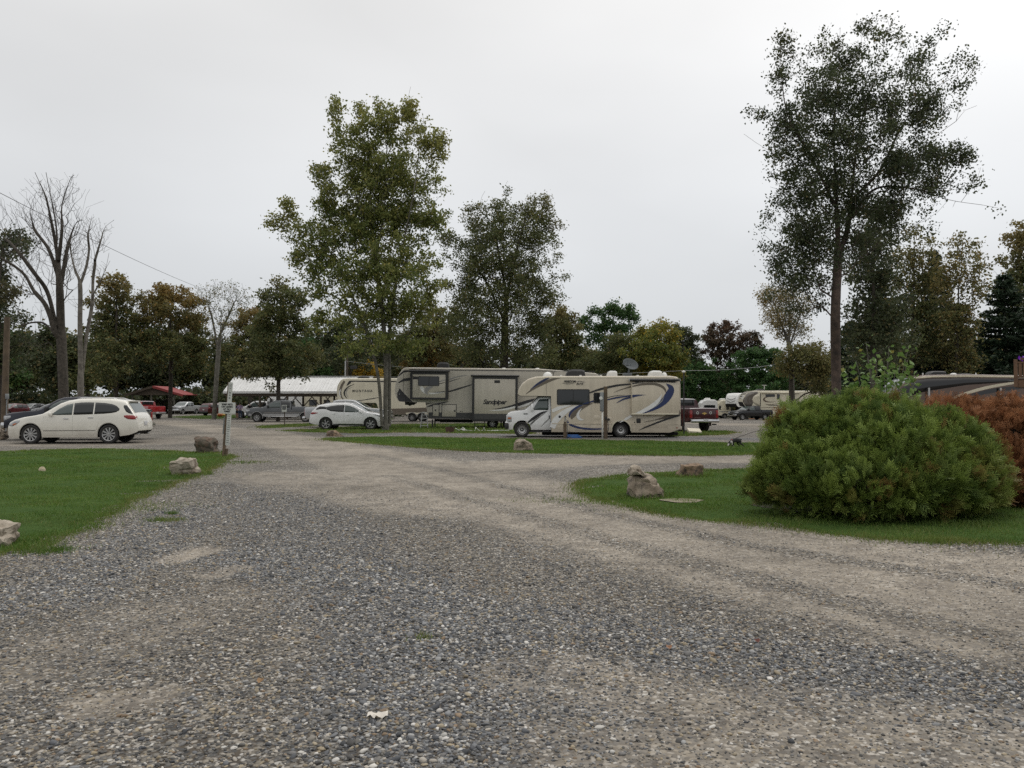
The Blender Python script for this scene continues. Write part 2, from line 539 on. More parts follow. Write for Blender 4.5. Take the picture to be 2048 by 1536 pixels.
# brown earth showing between the stones
gap = N('ShaderNodeMapRange'); gap.inputs['From Min'].default_value = 0.45; gap.inputs['From Max'].default_value = 0.75
L(vor.outputs['Distance'], gap.inputs['Value'])
earth = N('ShaderNodeValToRGB')
earth.color_ramp.elements[0].position, earth.color_ramp.elements[0].color = 0.3, (0.055, 0.047, 0.038, 1)
earth.color_ramp.elements[1].position, earth.color_ramp.elements[1].color = 0.7, (0.115, 0.098, 0.078, 1)
L(n1.outputs['Fac'], earth.inputs['Fac'])
mx_g = N('ShaderNodeMixRGB'); L(gap.outputs[0], mx_g.inputs['Fac']); L(mx_l.outputs[0], mx_g.inputs[1]); L(earth.outputs[0], mx_g.inputs[2])
dust = N('ShaderNodeValToRGB')
dust.color_ramp.elements[0].position, dust.color_ramp.elements[0].color = 0.36, (0.195, 0.166, 0.133, 1)
dust.color_ramp.elements[1].position, dust.color_ramp.elements[1].color = 0.64, (0.345, 0.302, 0.245, 1)
L(n1.outputs['Fac'], dust.inputs['Fac'])
dst_s = N('ShaderNodeMixRGB'); dst_s.inputs['Fac'].default_value = 0.42        # small stones pressed into the dust
L(dust.outputs[0], dst_s.inputs[1]); L(stone.outputs[0], dst_s.inputs[2])
mx_c = N('ShaderNodeMixRGB'); L(bc.outputs[0], mx_c.inputs['Fac']); L(mx_g.outputs[0], mx_c.inputs[1]); L(dst_s.outputs[0], mx_c.inputs[2])
big = N('ShaderNodeMapRange'); big.inputs['From Min'].default_value = 0.3; big.inputs['From Max'].default_value = 0.7
big.inputs['To Min'].default_value = 0.74; big.inputs['To Max'].default_value = 1.20
L(n2.outputs['Fac'], big.inputs['Value'])
sc_ = N('ShaderNodeVectorMath'); sc_.operation = 'SCALE'
L(mx_c.outputs[0], sc_.inputs[0]); L(big.outputs[0], sc_.inputs['Scale'])
# woodland floor beyond the park
a_w = N('ShaderNodeAttribute'); a_w.attribute_name = 'wood'
wd = N('ShaderNodeValToRGB')
wd.color_ramp.elements[0].position, wd.color_ramp.elements[0].color = 0.35, (0.030, 0.040, 0.016, 1)
wd.color_ramp.elements[1].position, wd.color_ramp.elements[1].color = 0.65, (0.060, 0.062, 0.030, 1)
L(n1.outputs['Fac'], wd.inputs['Fac'])
mx_w = N('ShaderNodeMixRGB'); L(a_w.outputs['Fac'], mx_w.inputs['Fac']); L(sc_.outputs[0], mx_w.inputs[1]); L(wd.outputs[0], mx_w.inputs[2])
L(mx_w.outputs[0], b.inputs['Base Color'])
hgt = N('ShaderNodeMath'); hgt.operation = 'MULTIPLY_ADD'; hgt.inputs[1].default_value = -1.0; hgt.inputs[2].default_value = 1.0
L(vor.outputs['Distance'], hgt.inputs[0])
hg2 = N('ShaderNodeMath'); hg2.operation = 'MULTIPLY_ADD'; hg2.inputs[1].default_value = 0.5
L(n3.outputs['Fac'], hg2.inputs[0]); L(hgt.outputs[0], hg2.inputs[2])
bstr = N('ShaderNodeMapRange'); bstr.inputs['To Min'].default_value = 0.75; bstr.inputs['To Max'].default_value = 0.3
L(bc.outputs[0], bstr.inputs['Value'])
bp = N('ShaderNodeBump'); bp.inputs['Distance'].default_value = 0.012
L(bstr.outputs[0], bp.inputs['Strength']); L(hg2.outputs[0], bp.inputs['Height']); L(bp.outputs['Normal'], b.inputs['Normal'])

me = np_mesh('ground', np.stack([GX.ravel(), GY.ravel(), GZZ.ravel()], -1), Fq, m, smooth=True)
wood = sm((GY - 128 + 8 * wav(GX, GY, 14.0)) / 12)
for an, vals in (('compact', comp), ('loose', loose), ('wood', wood)):
    a = me.attributes.new(an, 'FLOAT', 'POINT')
    a.data.foreach_set('value', vals.ravel().astype(np.float32))
ground = bpy.data.objects.new('ground', me)
col.objects.link(ground)
tag(ground, kind='structure')

# ------------------------------------------------------------------ loose stones in the near gravel (real stones)
def stones():
    n = 700000
    y = rng.uniform(2.5, 17, n)
    x = rng.uniform(-1, 1, n) * (0.66 * y + 1.0)
    dens = np.where(y < 7, 1.0, (7 / np.maximum(y, 1)) ** 1.9)
    c = np.clip(field(x, y, TRACKS) - field(x, y, RUTS), 0, 1); l = field(x, y, LOOSE)
    patch = 0.5 + 0.5 * wav(x, y, 0.55, 4.0)
    keep = dens * (0.66 + 0.6 * l) * (1 - 0.62 * np.clip(c + 0.35 * (patch - 0.5), 0, 1)) * (0.72 + 0.4 * patch) * (0.66 * y + 1.0) / 12.2
    k = rng.random(n) < keep * 1.75
    x, y, c, l = x[k], y[k], c[k], l[k]
    for poly in LAWN_POLYS:
        ins = inside(x + rng.normal(0, .07, len(x)), y + rng.normal(0, .10, len(x)), poly)
        kk = ~ins | (rng.random(len(x)) < 0.015)
        x, y, c, l = x[kk], y[kk], c[kk], l[kk]
    n = len(x)
    z = ground_height(x, y)
    fine = 1 - 0.42 * c
    s = fine * np.clip(np.exp(rng.normal(-5.08, 0.38, n)), 0.0035, 0.021) * (1 + 0.25 * l)
    scl = np.stack([s * rng.uniform(0.9, 1.5, n), s * rng.uniform(0.75, 1.1, n), s * rng.uniform(0.45, 0.8, n)], -1)
    rot = np.stack([rng.normal(0, 0.3, n), rng.normal(0, 0.3, n), rng.uniform(0, 6.28, n)], -1)
    pal_w = np.array([[0.060, 0.058, 0.055], [0.125, 0.120, 0.110], [0.20, 0.185, 0.160], [0.27, 0.225, 0.155], [0.20, 0.145, 0.095], [0.36, 0.33, 0.285], [0.155, 0.15, 0.145], [0.52, 0.50, 0.46]])
    pal_b = np.array([[0.045, 0.048, 0.053], [0.085, 0.089, 0.097], [0.130, 0.135, 0.142], [0.19, 0.194, 0.198], [0.28, 0.28, 0.275], [0.27, 0.23, 0.165], [0.40, 0.39, 0.365], [0.52, 0.50, 0.47]])
    iw = rng.choice(8, n, p=[.14, .2, .2, .12, .06, .1, .16, .02])
    ib = rng.choice(8, n, p=[.18, .22, .22, .15, .09, .06, .06, .02])
    C = np.where((rng.random(n) < 0.16 + 0.62 * l - 0.1 * c)[:, None], pal_b[ib], pal_w[iw]) * rng.uniform(0.8, 1.15, n)[:, None]
    me = bpy.data.meshes.new('gravel')
    me.vertices.add(n)
    me.vertices.foreach_set('co', np.stack([x, y, z + scl[:, 2] * 0.25], -1).astype(np.float32).ravel())
    for an, tp, v in (('scl', 'FLOAT_VECTOR', scl), ('rot', 'FLOAT_VECTOR', rot)):
        a = me.attributes.new(an, tp, 'POINT'); a.data.foreach_set('vector', v.astype(np.float32).ravel())
    a = me.attributes.new('stone_color', 'FLOAT_COLOR', 'POINT')
    a.data.foreach_set('color', np.concatenate([C, np.ones((n, 1))], 1).astype(np.float32).ravel())
    a = me.attributes.new('pick', 'INT', 'POINT'); a.data.foreach_set('value', rng.integers(0, 4, n).astype(np.int32))
    sm_ = bpy.data.materials.new('stone')
    sm_.use_nodes = True
    t = sm_.node_tree; b = t.nodes['Principled BSDF']
    b.inputs['Roughness'].default_value = 0.7
    b.inputs['Specular IOR Level'].default_value = 0.35
    at = t.nodes.new('ShaderNodeAttribute'); at.attribute_type = 'INSTANCER'; at.attribute_name = 'stone_color'
    t.links.new(at.outputs['Color'], b.inputs['Base Color'])
    ng = bpy.data.node_groups.new('scatter_stones', 'GeometryNodeTree')
    ng.interface.new_socket('Geometry', in_out='INPUT', socket_type='NodeSocketGeometry')
    ng.interface.new_socket('Geometry', in_out='OUTPUT', socket_type='NodeSocketGeometry')
    A = ng.nodes.new; K = ng.links.new
    gi, go = A('NodeGroupInput'), A('NodeGroupOutput')
    join = A('GeometryNodeJoinGeometry')
    for q in range(4):
        ico = A('GeometryNodeMeshIcoSphere'); ico.inputs['Radius'].default_value = 1.0; ico.inputs['Subdivisions'].default_value = 2
        pos = A('GeometryNodeInputPosition'); nn = A('ShaderNodeTexNoise'); nn.inputs['Scale'].default_value = 1.1
        nn.noise_dimensions = '4D'; nn.inputs['W'].default_value = 3.7 * q
        mr = A('ShaderNodeMapRange'); mr.inputs['From Min'].default_value = 0.25; mr.inputs['From Max'].default_value = 0.75
        mr.inputs['To Min'].default_value = 0.62; mr.inputs['To Max'].default_value = 1.38
        vs_ = A('ShaderNodeVectorMath'); vs_.operation = 'SCALE'
        sp = A('GeometryNodeSetPosition'); ss = A('GeometryNodeSetShadeSmooth'); mt = A('GeometryNodeSetMaterial'); g_i = A('GeometryNodeGeometryToInstance')
        mt.inputs['Material'].default_value = sm_
        K(nn.outputs[0], mr.inputs['Value']); K(pos.outputs[0], vs_.inputs[0]); K(mr.outputs[0], vs_.inputs['Scale'])
        K(ico.outputs['Mesh'], sp.inputs['Geometry']); K(vs_.outputs[0], sp.inputs['Position'])
        K(sp.outputs[0], ss.inputs[0]); K(ss.outputs[0], mt.inputs[0]); K(mt.outputs[0], g_i.inputs[0]); K(g_i.outputs[0], join.inputs[0])
    iop = A('GeometryNodeInstanceOnPoints')
    def named(nm, tp):
        q = A('GeometryNodeInputNamedAttribute'); q.data_type = tp; q.inputs['Name'].default_value = nm
        return next(o for o in q.outputs if o.enabled and o.name == 'Attribute')
    e2r = A('FunctionNodeEulerToRotation')
    K(named('rot', 'FLOAT_VECTOR'), e2r.inputs[0])
    K(gi.outputs[0], iop.inputs['Points']); K(join.outputs[0], iop.inputs['Instance'])
    iop.inputs['Pick Instance'].default_value = True
    K(named('pick', 'INT'), iop.inputs['Instance Index'])
    K(e2r.outputs[0], iop.inputs['Rotation']); K(named('scl', 'FLOAT_VECTOR'), iop.inputs['Scale'])
    K(iop.outputs[0], go.inputs[0])
    o = bpy.data.objects.new('gravel', me)
    col.objects.link(o)
    o.modifiers.new('scatter', 'NODES').node_group = ng
    return tag(o, kind='stuff')

# ------------------------------------------------------------------ lawns: a turf sheet with real blades
def inside(x, y, poly):
    r = np.zeros(len(x), bool)
    n = len(poly)
    for i in range(n):
        (ax, ay), (bx, by) = poly[i], poly[(i + 1) % n]
        c = ((ay > y) != (by > y)) & (x < (bx - ax) * (y - ay) / (by - ay + 1e-12) + ax)
        r ^= c
    return r

def rough_edge(pts, step, amp, seed):
    r = []
    n = len(pts)
    for i in range(n):
        a, b = np.array(pts[i]), np.array(pts[(i + 1) % n])
        k = max(1, int(np.linalg.norm(b - a) / step))
        for j in range(k):
            p = a + (b - a) * j / k
            r.append((p[0] + amp * float(wav(p[0], p[1], 0.5, seed)) + amp * 0.6 * float(wav(p[0], p[1], 0.16, seed + 1)),
                      p[1] + amp * float(wav(p[0], p[1], 0.5, seed + 2)) + amp * 0.6 * float(wav(p[0], p[1], 0.16, seed + 3))))
    return r

turf = mat('turf', (0.040, 0.075, 0.020), rough=0.95, spec=0.04, c2=(0.058, 0.098, 0.026), nscale=3.0, bump=0.6, bscale=90)
grass_m = leaf_mat('grass_blade', (0.060, 0.125, 0.018), (0.130, 0.220, 0.034), (0.22, 0.20, 0.07), rough=0.5, transl=0.25)

def lawn(poly_px, step, amp, n_blades, hgt, wid, dry, seed, far=1.4):
    poly = rough_edge(g2(*poly_px), step, amp, seed)
    P_ = np.array(poly)
    lo, hi = P_.min(0), P_.max(0)
    nin = int((hi - lo).prod() / 0.5) + 20
    q = rng.uniform(lo, hi, (min(nin, 2500), 2))
    q = q[inside(q[:, 0], q[:, 1], poly)]
    vs = [Vector(p) for p in poly] + [Vector(p) for p in q]
    ne = len(poly)
    r = delaunay_2d_cdt(vs, [(i, (i + 1) % ne) for i in range(ne)], [], 1, 1e-5)
    V2 = np.array([tuple(v) for v in r[0]]); T = np.array(r[2])
    V = np.concatenate([V2, (ground_height(V2[:, 0], V2[:, 1]) + np.where(np.arange(len(V2)) < ne, -0.006, 0.014))[:, None]], 1)
    a, b_, c_ = V2[T[:, 0]], V2[T[:, 1]], V2[T[:, 2]]
    cr = (b_[:, 0] - a[:, 0]) * (c_[:, 1] - a[:, 1]) - (b_[:, 1] - a[:, 1]) * (c_[:, 0] - a[:, 0])
    T[cr < 0] = T[cr < 0][:, ::-1]
    o = np_part('lawn', V, T, turf, smooth=True)
    tag(o, kind='structure')
    # blades, fewer with distance
    area = np.abs(cr) / 2
    yc = (a[:, 1] + b_[:, 1] + c_[:, 1]) / 3
    wgt = area * (1 / np.maximum(yc, 6)) ** far
    ti = rng.choice(len(T), n_blades, p=wgt / wgt.sum())
    u, v = rng.random(n_blades), rng.random(n_blades)
    fl = u + v > 1; u[fl], v[fl] = 1 - u[fl], 1 - v[fl]
    p = V2[T[ti, 0]] * (1 - u - v)[:, None] + V2[T[ti, 1]] * u[:, None] + V2[T[ti, 2]] * v[:, None]
    p += rng.normal(0, 0.02, p.shape)
    # a ragged fringe along the edge
    ne2 = n_blades // 7
    wl = 1 / np.maximum(P_[:, 1], 4) ** (far * .7)
    ei = rng.choice(ne, ne2, p=wl / wl.sum())
    pe = P_[ei] + (P_[(ei + 1) % ne] - P_[ei]) * rng.random((ne2, 1)) + rng.normal(0, 0.07 + amp * .6, (ne2, 2)) * (1 + 1.5 * (rng.random((ne2, 1)) < .2))
    p = np.concatenate([p, pe])
    grass_blades(p[:, 0], p[:, 1], hgt, wid, dry, seed, extra=np.concatenate([np.zeros(n_blades), rng.random(ne2) * .75]))
    return poly

def grass_blades(x, y, hgt, wid, dry, seed, name='grass', extra=0.0):
    n = len(x)
    z = ground_height(x, y) + 0.008
    k = np.clip(y / 14.0, 0.8, 2.2)
    h = hgt * rng.uniform(0.4, 1.3, n) * (0.75 + 0.45 * wav(x, y, 0.9, seed)) * (1 + .9 * (rng.random(n) < .015))
    h = np.maximum(h, 0.012)
    wd_ = wid * k * rng.uniform(0.7, 1.3, n)
    az, ln = rng.uniform(0, 6.28, n), h * rng.uniform(0.2, 1.0, n)
    az2 = rng.uniform(0, 6.28, n)
    dx, dy = np.cos(az) * wd_ / 2, np.sin(az) * wd_ / 2
    A_ = np.stack([x - dx, y - dy, z - 0.01], -1); B_ = np.stack([x + dx, y + dy, z - 0.01], -1)
    C_ = np.stack([x + np.cos(az2) * ln, y + np.sin(az2) * ln, z + h], -1)
    V = np.stack([A_, B_, C_], 1).reshape(-1, 3)
    Fq = np.arange(3 * n).reshape(-1, 3)
    tone = np.clip(0.5 + 0.45 * wav(x, y, 1.9, seed) + 0.3 * wav(x, y, 0.35, seed + 5) + rng.normal(0, 0.22, n), 0, 1)
    tint = np.clip(dry * (0.5 + 0.9 * wav(x, y, 1.1, seed + 9)) + (rng.random(n) < 0.07) * 0.7 + extra * (0.4 + 0.6 * (wav(x, y, 1.3, seed + 3) > -.2)), 0, 0.9)
    o = np_part(name, V, Fq, grass_m, attrs={'tone': tone, 'tint': tint})
    return tag(o, kind='stuff')

LAWN_POLYS = []
LAWN_POLYS.append(lawn([(-420, 907), (-150, 905), (0, 903), (100, 900), (200, 898), (330, 902), (400, 906), (452, 909), (468, 913), (446, 921), (430, 933), (405, 948), (345, 967), (320, 979), (270, 1001), (225, 1022), (207, 1045), (190, 1055), (140, 1071), (95, 1090), (60, 1098), (20, 1108), (-60, 1120), (-420, 1160)],
                       0.12, 0.05, 170000, 0.05, 0.010, 0.16, 1.0))
LAWN_POLYS.append(lawn([(1150, 968), (1170, 960), (1240, 952), (1300, 947), (1380, 942), (1440, 940), (1540, 938), (1700, 935), (1900, 932), (2300, 930), (2420, 1120), (2048, 1092), (1850, 1083), (1700, 1072), (1560, 1053), (1450, 1041), (1360, 1033), (1290, 1021), (1215, 1004), (1163, 985)],
                       0.12, 0.05, 140000, 0.05, 0.011, 0.16, 2.0))
LAWN_POLYS.append(lawn([(650, 877), (700, 875), (800, 874), (900, 876), (1000, 878), (1100, 880), (1250, 882), (1400, 885), (1536, 887), (1900, 890), (1900, 907), (1700, 908), (1536, 909), (1400, 911), (1250, 910), (1100, 907), (1000, 905), (900, 900), (800, 892), (720, 886), (660, 881)],
                       0.3, 0.07, 90000, 0.06, 0.016, 0.10, 3.0, far=0.5))
for poly_, nb_, sd_ in (
        ([(565, 862), (640, 858), (720, 853), (800, 849), (1015, 847), (1060, 850), (1060, 868), (900, 866), (790, 865), (740, 867), (640, 865)], 26000, 4.0),
        ([(1330, 867), (1380, 863), (1450, 862), (1470, 866), (1440, 870), (1340, 873)], 5000, 5.0),
        ([(515, 853), (575, 849), (650, 846), (650, 850), (590, 854), (525, 857)], 3500, 6.0),
        ([(330, 834), (400, 831), (500, 829), (545, 832), (520, 836), (400, 838)], 4000, 7.0)):
    lawn(poly_, 0.5, 0.15, nb_, 0.09, 0.03, 0.45, sd_, far=0.3)
# weeds straggling out into the gravel
wx, wy = [], []
for px_, py_, sx_, sy_, n_ in ((90, 1103, 0.16, 0.14, 900), (330, 1040, 0.14, 0.1, 500), (345, 1028, 0.05, 0.05, 160), (1390, 1020, 0.5, 0.2, 900), (1880, 1083, 0.22, 0.1, 700), (850, 1278, 0.05, 0.03, 60), (480, 925, 0.5, 0.3, 500), (700, 880, 1.0, 0.3, 500),
                           (240, 1015, 0.6, 0.4, 900), (1200, 1000, 0.7, 0.25, 900)):
    p_ = G(px_, py_)
    wx.append(rng.normal(p_[0], sx_, n_)); wy.append(rng.normal(p_[1], sy_, n_))
grass_blades(np.concatenate(wx), np.concatenate(wy), 0.05, 0.010, 0.45, 8.0, 'weeds')
stones()
# ================================================================== TREES AND BUSHES
def unit(v):
    return v / np.maximum(np.linalg.norm(v, axis=-1, keepdims=True), 1e-9)

def grow(trunks, attract, r_tip, r_base, rg, bend=0.3, up=0.5, jitter=0.06, bare=None, limb_k=1.35):
    """joins every attractor to the growing tree. trunks: list of polylines (first starts at the ground).
    returns node positions, parents, radii, is_trunk"""
    cap = 400 + len(attract) * 14 + sum(len(t) for t in trunks) * 30
    pos = np.zeros((cap, 3)); par = np.full(cap, -1); plen = np.zeros(cap); istr = np.zeros(cap, bool); nob = np.zeros(cap, bool)
    n = 0
    for ti, tr in enumerate(trunks):
        pts = catmull(tr, 6)
        first = -1
        if ti > 0:
            first = int(np.argmin(np.linalg.norm(pos[:n] - pts[0], axis=1)))
            if np.linalg.norm(pos[first] - pts[0]) > 0.9: first = -1
        prev = first
        for i, p in enumerate(pts):
            pos[n] = p; par[n] = prev; istr[n] = True
            plen[n] = 0 if prev < 0 else plen[prev] + np.linalg.norm(p - pos[prev])
            prev = n; n += 1
    nt0 = n
    dmin = np.min(np.linalg.norm(attract[:, None, :] - pos[None, :n, :], axis=2), axis=1)
    order = np.argsort(dmin)
    for ai in order:
        a = attract[ai]
        d = a - pos[:n]
        dist = np.linalg.norm(d, axis=1)
        h = np.hypot(d[:, 0], d[:, 1])
        cost = dist + 0.9 * np.maximum(0, up * h - d[:, 2]) + 0.10 * plen[:n]
        q = int(np.argmin(cost))
        L_ = dist[q]
        if L_ < 0.12 or n > cap - 20:
            continue
        pd = pos[q] - pos[par[q]] if par[q] >= 0 else np.array([0, 0, 1.0])
        pd = pd / (np.linalg.norm(pd) + 1e-9)
        k = int(np.clip(L_ / 0.55, 1, 9))
        ctrl = pos[q] + (a - pos[q]) * 0.5 + (pd * bend + np.array([0, 0, 0.10])) * L_ * 0.35
        prev = q
        p0 = pos[q].copy()
        for j in range(1, k + 1):
            t = j / k
            p = (1 - t) ** 2 * p0 + 2 * t * (1 - t) * ctrl + t * t * a
            if j < k:
                p = p + rg.normal(0, jitter, 3) * min(1.0, L_)
            pos[n] = p; par[n] = prev; plen[n] = plen[prev] + np.linalg.norm(p - pos[prev])
            nob[n] = bare is not None and bool(bare[ai])
            prev = n; n += 1
    pos, par, istr = pos[:n], par[:n], istr[:n]
    grow.nob = nob[:n]
    cnt = np.zeros(n)
    has = np.zeros(n, bool)
    has[par[par >= 0]] = True
    cnt[~has] = 1
    for i in range(n - 1, -1, -1):
        if par[i] >= 0 and par[i] < i:
            cnt[par[i]] += cnt[i]
    rad = r_tip * np.maximum(cnt, 1) ** 0.46
    tmax = rad[istr].max() if istr.any() else 1
    rad = np.where(istr, np.maximum(r_base * (rad / tmax) ** limb_k, r_tip * 1.5), np.minimum(rad, r_base * 0.30))
    return pos, par, rad, istr, cnt, ~has

def limb_mesh(pos, par, rad, sel, ns):
    """a tapered prism for every selected edge"""
    e = np.where(sel & (par >= 0))[0]
    a, b = pos[par[e]], pos[e]
    ra, rb = np.minimum(rad[par[e]], rad[e] * 1.35), rad[e]
    t = unit(b - a)
    b = b + t * (rb * 0.5)[:, None]
    ref = np.where(np.abs(t[:, 2:3]) < 0.9, np.array([[0, 0, 1.0]]), np.array([[1.0, 0, 0]]))
    u = unit(np.cross(t, ref)); v = np.cross(t, u)
    q = 2 * np.pi * np.arange(ns) / ns
    ring = np.cos(q)[None, :, None] * u[:, None, :] + np.sin(q)[None, :, None] * v[:, None, :]
    V = np.stack([a[:, None] + ring * ra[:, None, None], b[:, None] + ring * rb[:, None, None]], 1).reshape(-1, 3)
    k = np.arange(ns); k2 = (k + 1) % ns
    f = np.stack([k, k2, k2 + ns, k + ns], -1)
    F_ = (np.arange(len(e))[:, None, None] * 2 * ns + f[None]).reshape(-1, 4)
    return V, F_

def leaf_quads(c, size, rg, droop=0.3, aspect=0.62, out=None):
    n = len(c)
    d = rg.normal(0, 1, (n, 3)); d[:, 2] -= droop
    if out is not None:
        d += out
    d = unit(d)
    s = rg.normal(0, 1, (n, 3)); s = unit(s - d * np.sum(s * d, 1, keepdims=True))
    l = size * rg.uniform(0.65, 1.3, n)[:, None]
    w_ = l * aspect * 0.5
    nrm = np.cross(d, s)
    V = np.stack([c - d * l * 0.5, c + s * w_ + nrm * w_ * 0.25, c + d * l * 0.5, c - s * w_ + nrm * w_ * 0.25], 1).reshape(-1, 3)
    return V, np.arange(4 * n).reshape(-1, 4)

BARK = mat('bark', (0.080, 0.068, 0.054), rough=0.95, c2=(0.030, 0.026, 0.021), nscale=5, bump=1.0, bscale=14)
BARK_PALE = mat('pale_bark', (0.185, 0.170, 0.142), rough=0.95, c2=(0.075, 0.066, 0.056), nscale=3, bump=0.8, bscale=14)
BARK_GREY = mat('grey_bark', (0.155, 0.145, 0.125), rough=0.95, c2=(0.075, 0.072, 0.055), nscale=4, bump=0.9, bscale=18)
BARK_RED = mat('red_brown_bark', (0.105, 0.074, 0.058), rough=0.95, c2=(0.036, 0.028, 0.024), nscale=4, bump=1.0, bscale=12)
LF = {
    'maple': leaf_mat('maple_leaf', (0.095, 0.130, 0.036), (0.260, 0.275, 0.082), (0.42, 0.36, 0.11)),
    'dark': leaf_mat('dark_leaf', (0.038, 0.053, 0.026), (0.098, 0.115, 0.050), (0.22, 0.165, 0.07)),
    'olive': leaf_mat('olive_leaf', (0.062, 0.080, 0.030), (0.160, 0.172, 0.064), (0.32, 0.23, 0.085)),
    'orange': leaf_mat('orange_leaf', (0.070, 0.088, 0.032), (0.155, 0.160, 0.058), (0.33, 0.20, 0.06)),
    'green': leaf_mat('fresh_leaf', (0.037, 0.085, 0.027), (0.085, 0.165, 0.049), (0.171, 0.183, 0.049)),
    'yellow': leaf_mat('yellow_leaf', (0.098, 0.128, 0.032), (0.201, 0.220, 0.049), (0.488, 0.317, 0.043)),
    'red': leaf_mat('russet_leaf', (0.042, 0.048, 0.030), (0.085, 0.080, 0.046), (0.135, 0.070, 0.045)),
    'pale': leaf_mat('pale_leaf', (0.134, 0.128, 0.067), (0.293, 0.256, 0.146), (0.415, 0.317, 0.146)),
    'pine': leaf_mat('pine_needle', (0.012, 0.027, 0.014), (0.032, 0.058, 0.026), (0.06, 0.07, 0.03), transl=0.15),
}

def sample_lobes(lobes, n, rg, shell=0.44):
    wt = np.array([(l[3] * l[4] * l[5]) ** 0.62 * (l[7] if len(l) > 7 else 1.0) for l in lobes])
    k = rg.choice(len(lobes), n, p=wt / wt.sum())
    d = unit(rg.normal(0, 1, (n, 3)))
    r = rg.random(n) ** shell
    Lb = np.array([l[:7] for l in lobes])
    return Lb[k, :3] + d * r[:, None] * Lb[k, 3:6], k

def tree(label, d, base_px, trunks_px, lobes_px, leaf, n_attr, n_leaf, size, bark=BARK, r_base=0.25, r_tip=0.012, spread=0.28,
         name='broadleaf_tree', seed=1, group=None, zoom=None, tint=0.1, top_tint=0.0, soft=0.18, limb_k=1.35, depth_k=0.8, up=0.5, droop=0.3, cat='tree', bare_k=0.06):
    """a tree at depth d. Outlines are measured in the photograph and turned into metres; lobes get a real depth"""
    rg = np.random.default_rng(seed)
    bx = PX(base_px, d)
    bz = float(ground_height(bx, d))
    base = np.array([bx, d, bz - 0.05])
    def z_(px, py):
        if zoom: px, py = zoom[0] + px / zoom[2], zoom[1] + py / zoom[2]
        return px, py
    k = 1.0 / (zoom[2] if zoom else 1.0)
    trs = []
    for ti, tp in enumerate(trunks_px):
        pl = []
        dep = 0.0
        for i, q in enumerate(tp):
            px, py = z_(q[0], q[1])
            dy = q[2] if len(q) > 2 else (0.0 if i == 0 else rg.normal(0, 0.3) * (1 + 0.5 * i) * (0.3 if ti == 0 else 0.7))
            p = P(px, py, d + dy) - base
            if i == 0 and abs(p[2]) < 1.5 and ti == 0: p[2] = 0.0
            pl.append(p)
        trs.append(pl)
    n_attr = int(n_attr * 2.0)
    n_leaf = int(n_leaf * 1.45)
    lobes = []
    for l in lobes_px:
        px, py = z_(l[0], l[1])
        rx, rz = l[2] * k * d / F_PX, l[3] * k * d / F_PX
        ry = max(rx, 0.7 * rz) * depth_k
        dy = rg.normal(0, 0.55) * ry * 1.3
        c = P(px, py, d + dy) - base
        lobes.append((c[0], c[1], c[2], rx, ry, rz, l[4] if len(l) > 4 else 0.0, l[5] if len(l) > 5 else 1.0))
    att, ak = sample_lobes(lobes, n_attr, rg)
    Lr = np.array([l[3:6] for l in lobes])
    att = att + rg.normal(0, soft, att.shape) * Lr[ak]             # crowns have no hard edge
    bare = rg.random(n_attr) < bare_k
    cen = np.array([l[:3] for l in lobes])
    att[bare] = cen[ak[bare]] + (att[bare] - cen[ak[bare]]) * rg.uniform(1.0, 1.45, (int(bare.sum()), 1))
    att[:, 2] = np.maximum(att[:, 2], 0.6)
    pos, par, rad, istr, cnt, tip = grow(trs, att, r_tip, r_base, rg, up=up, bare=bare, limb_k=limb_k)
    nob = grow.nob
    root = thing(name, label, cat, base, 0, group)
    s1 = istr | (rad > 0.045)
    V, Fq = limb_mesh(pos, par, rad, s1, 8)
    # root flare and solid trunk: trunk polylines as one tube each
    np_part('trunk', V, Fq, bark, root, smooth=True)
    V, Fq = limb_mesh(pos, par, rad, ~s1, 3)
    if len(Fq): tag(np_part('branch', V, Fq, bark, root), kind='stuff')
    if n_leaf:
        host = np.where(~istr & (cnt <= 7) & ~nob)[0]
        pw = np.where(tip[host], 2.2, 1.0)
        # some twigs carry many leaves and some few, so that gaps stay open
        pw = pw * (0.5 + rg.random(len(host)) ** 1.5 * 1.2)
        hi = rg.choice(host, n_leaf, p=pw / pw.sum())
        c = pos[hi] + rg.normal(0, spread, (n_leaf, 3)) * np.array([1, 1, 0.8])
        # every leaf belongs to the lobe that is nearest: its autumn tint
        Lc = np.array([l[:3] for l in lobes]); Lt = np.array([l[6] for l in lobes])
        near = np.argmin(((c[:, None, :] - Lc[None]) ** 2).sum(2) / np.array([max(l[3], l[5]) for l in lobes])[None] ** 2, 1)
        zt = (c[:, 2] - c[:, 2].min()) / (np.ptp(c[:, 2]) + 1e-6)
        clump = rg.normal(0, 0.22, len(pos))[hi]
        tone = np.clip(0.42 + clump + rg.normal(0, 0.2, n_leaf), 0, 1)
        ti = np.clip(Lt[near] * rg.uniform(0.5, 1.3, n_leaf) + top_tint * np.clip(zt - 0.55, 0, 1) * 2 * rg.random(n_leaf) + (rg.random(n_leaf) < tint) * rg.random(n_leaf) * 0.8, 0, 1)
        V, Fq = leaf_quads(c, size, rg, droop=droop)
        tag(np_part('crown', V, Fq, LF[leaf], root, attrs={'tone': tone, 'tint': ti}), kind='stuff')
    return root

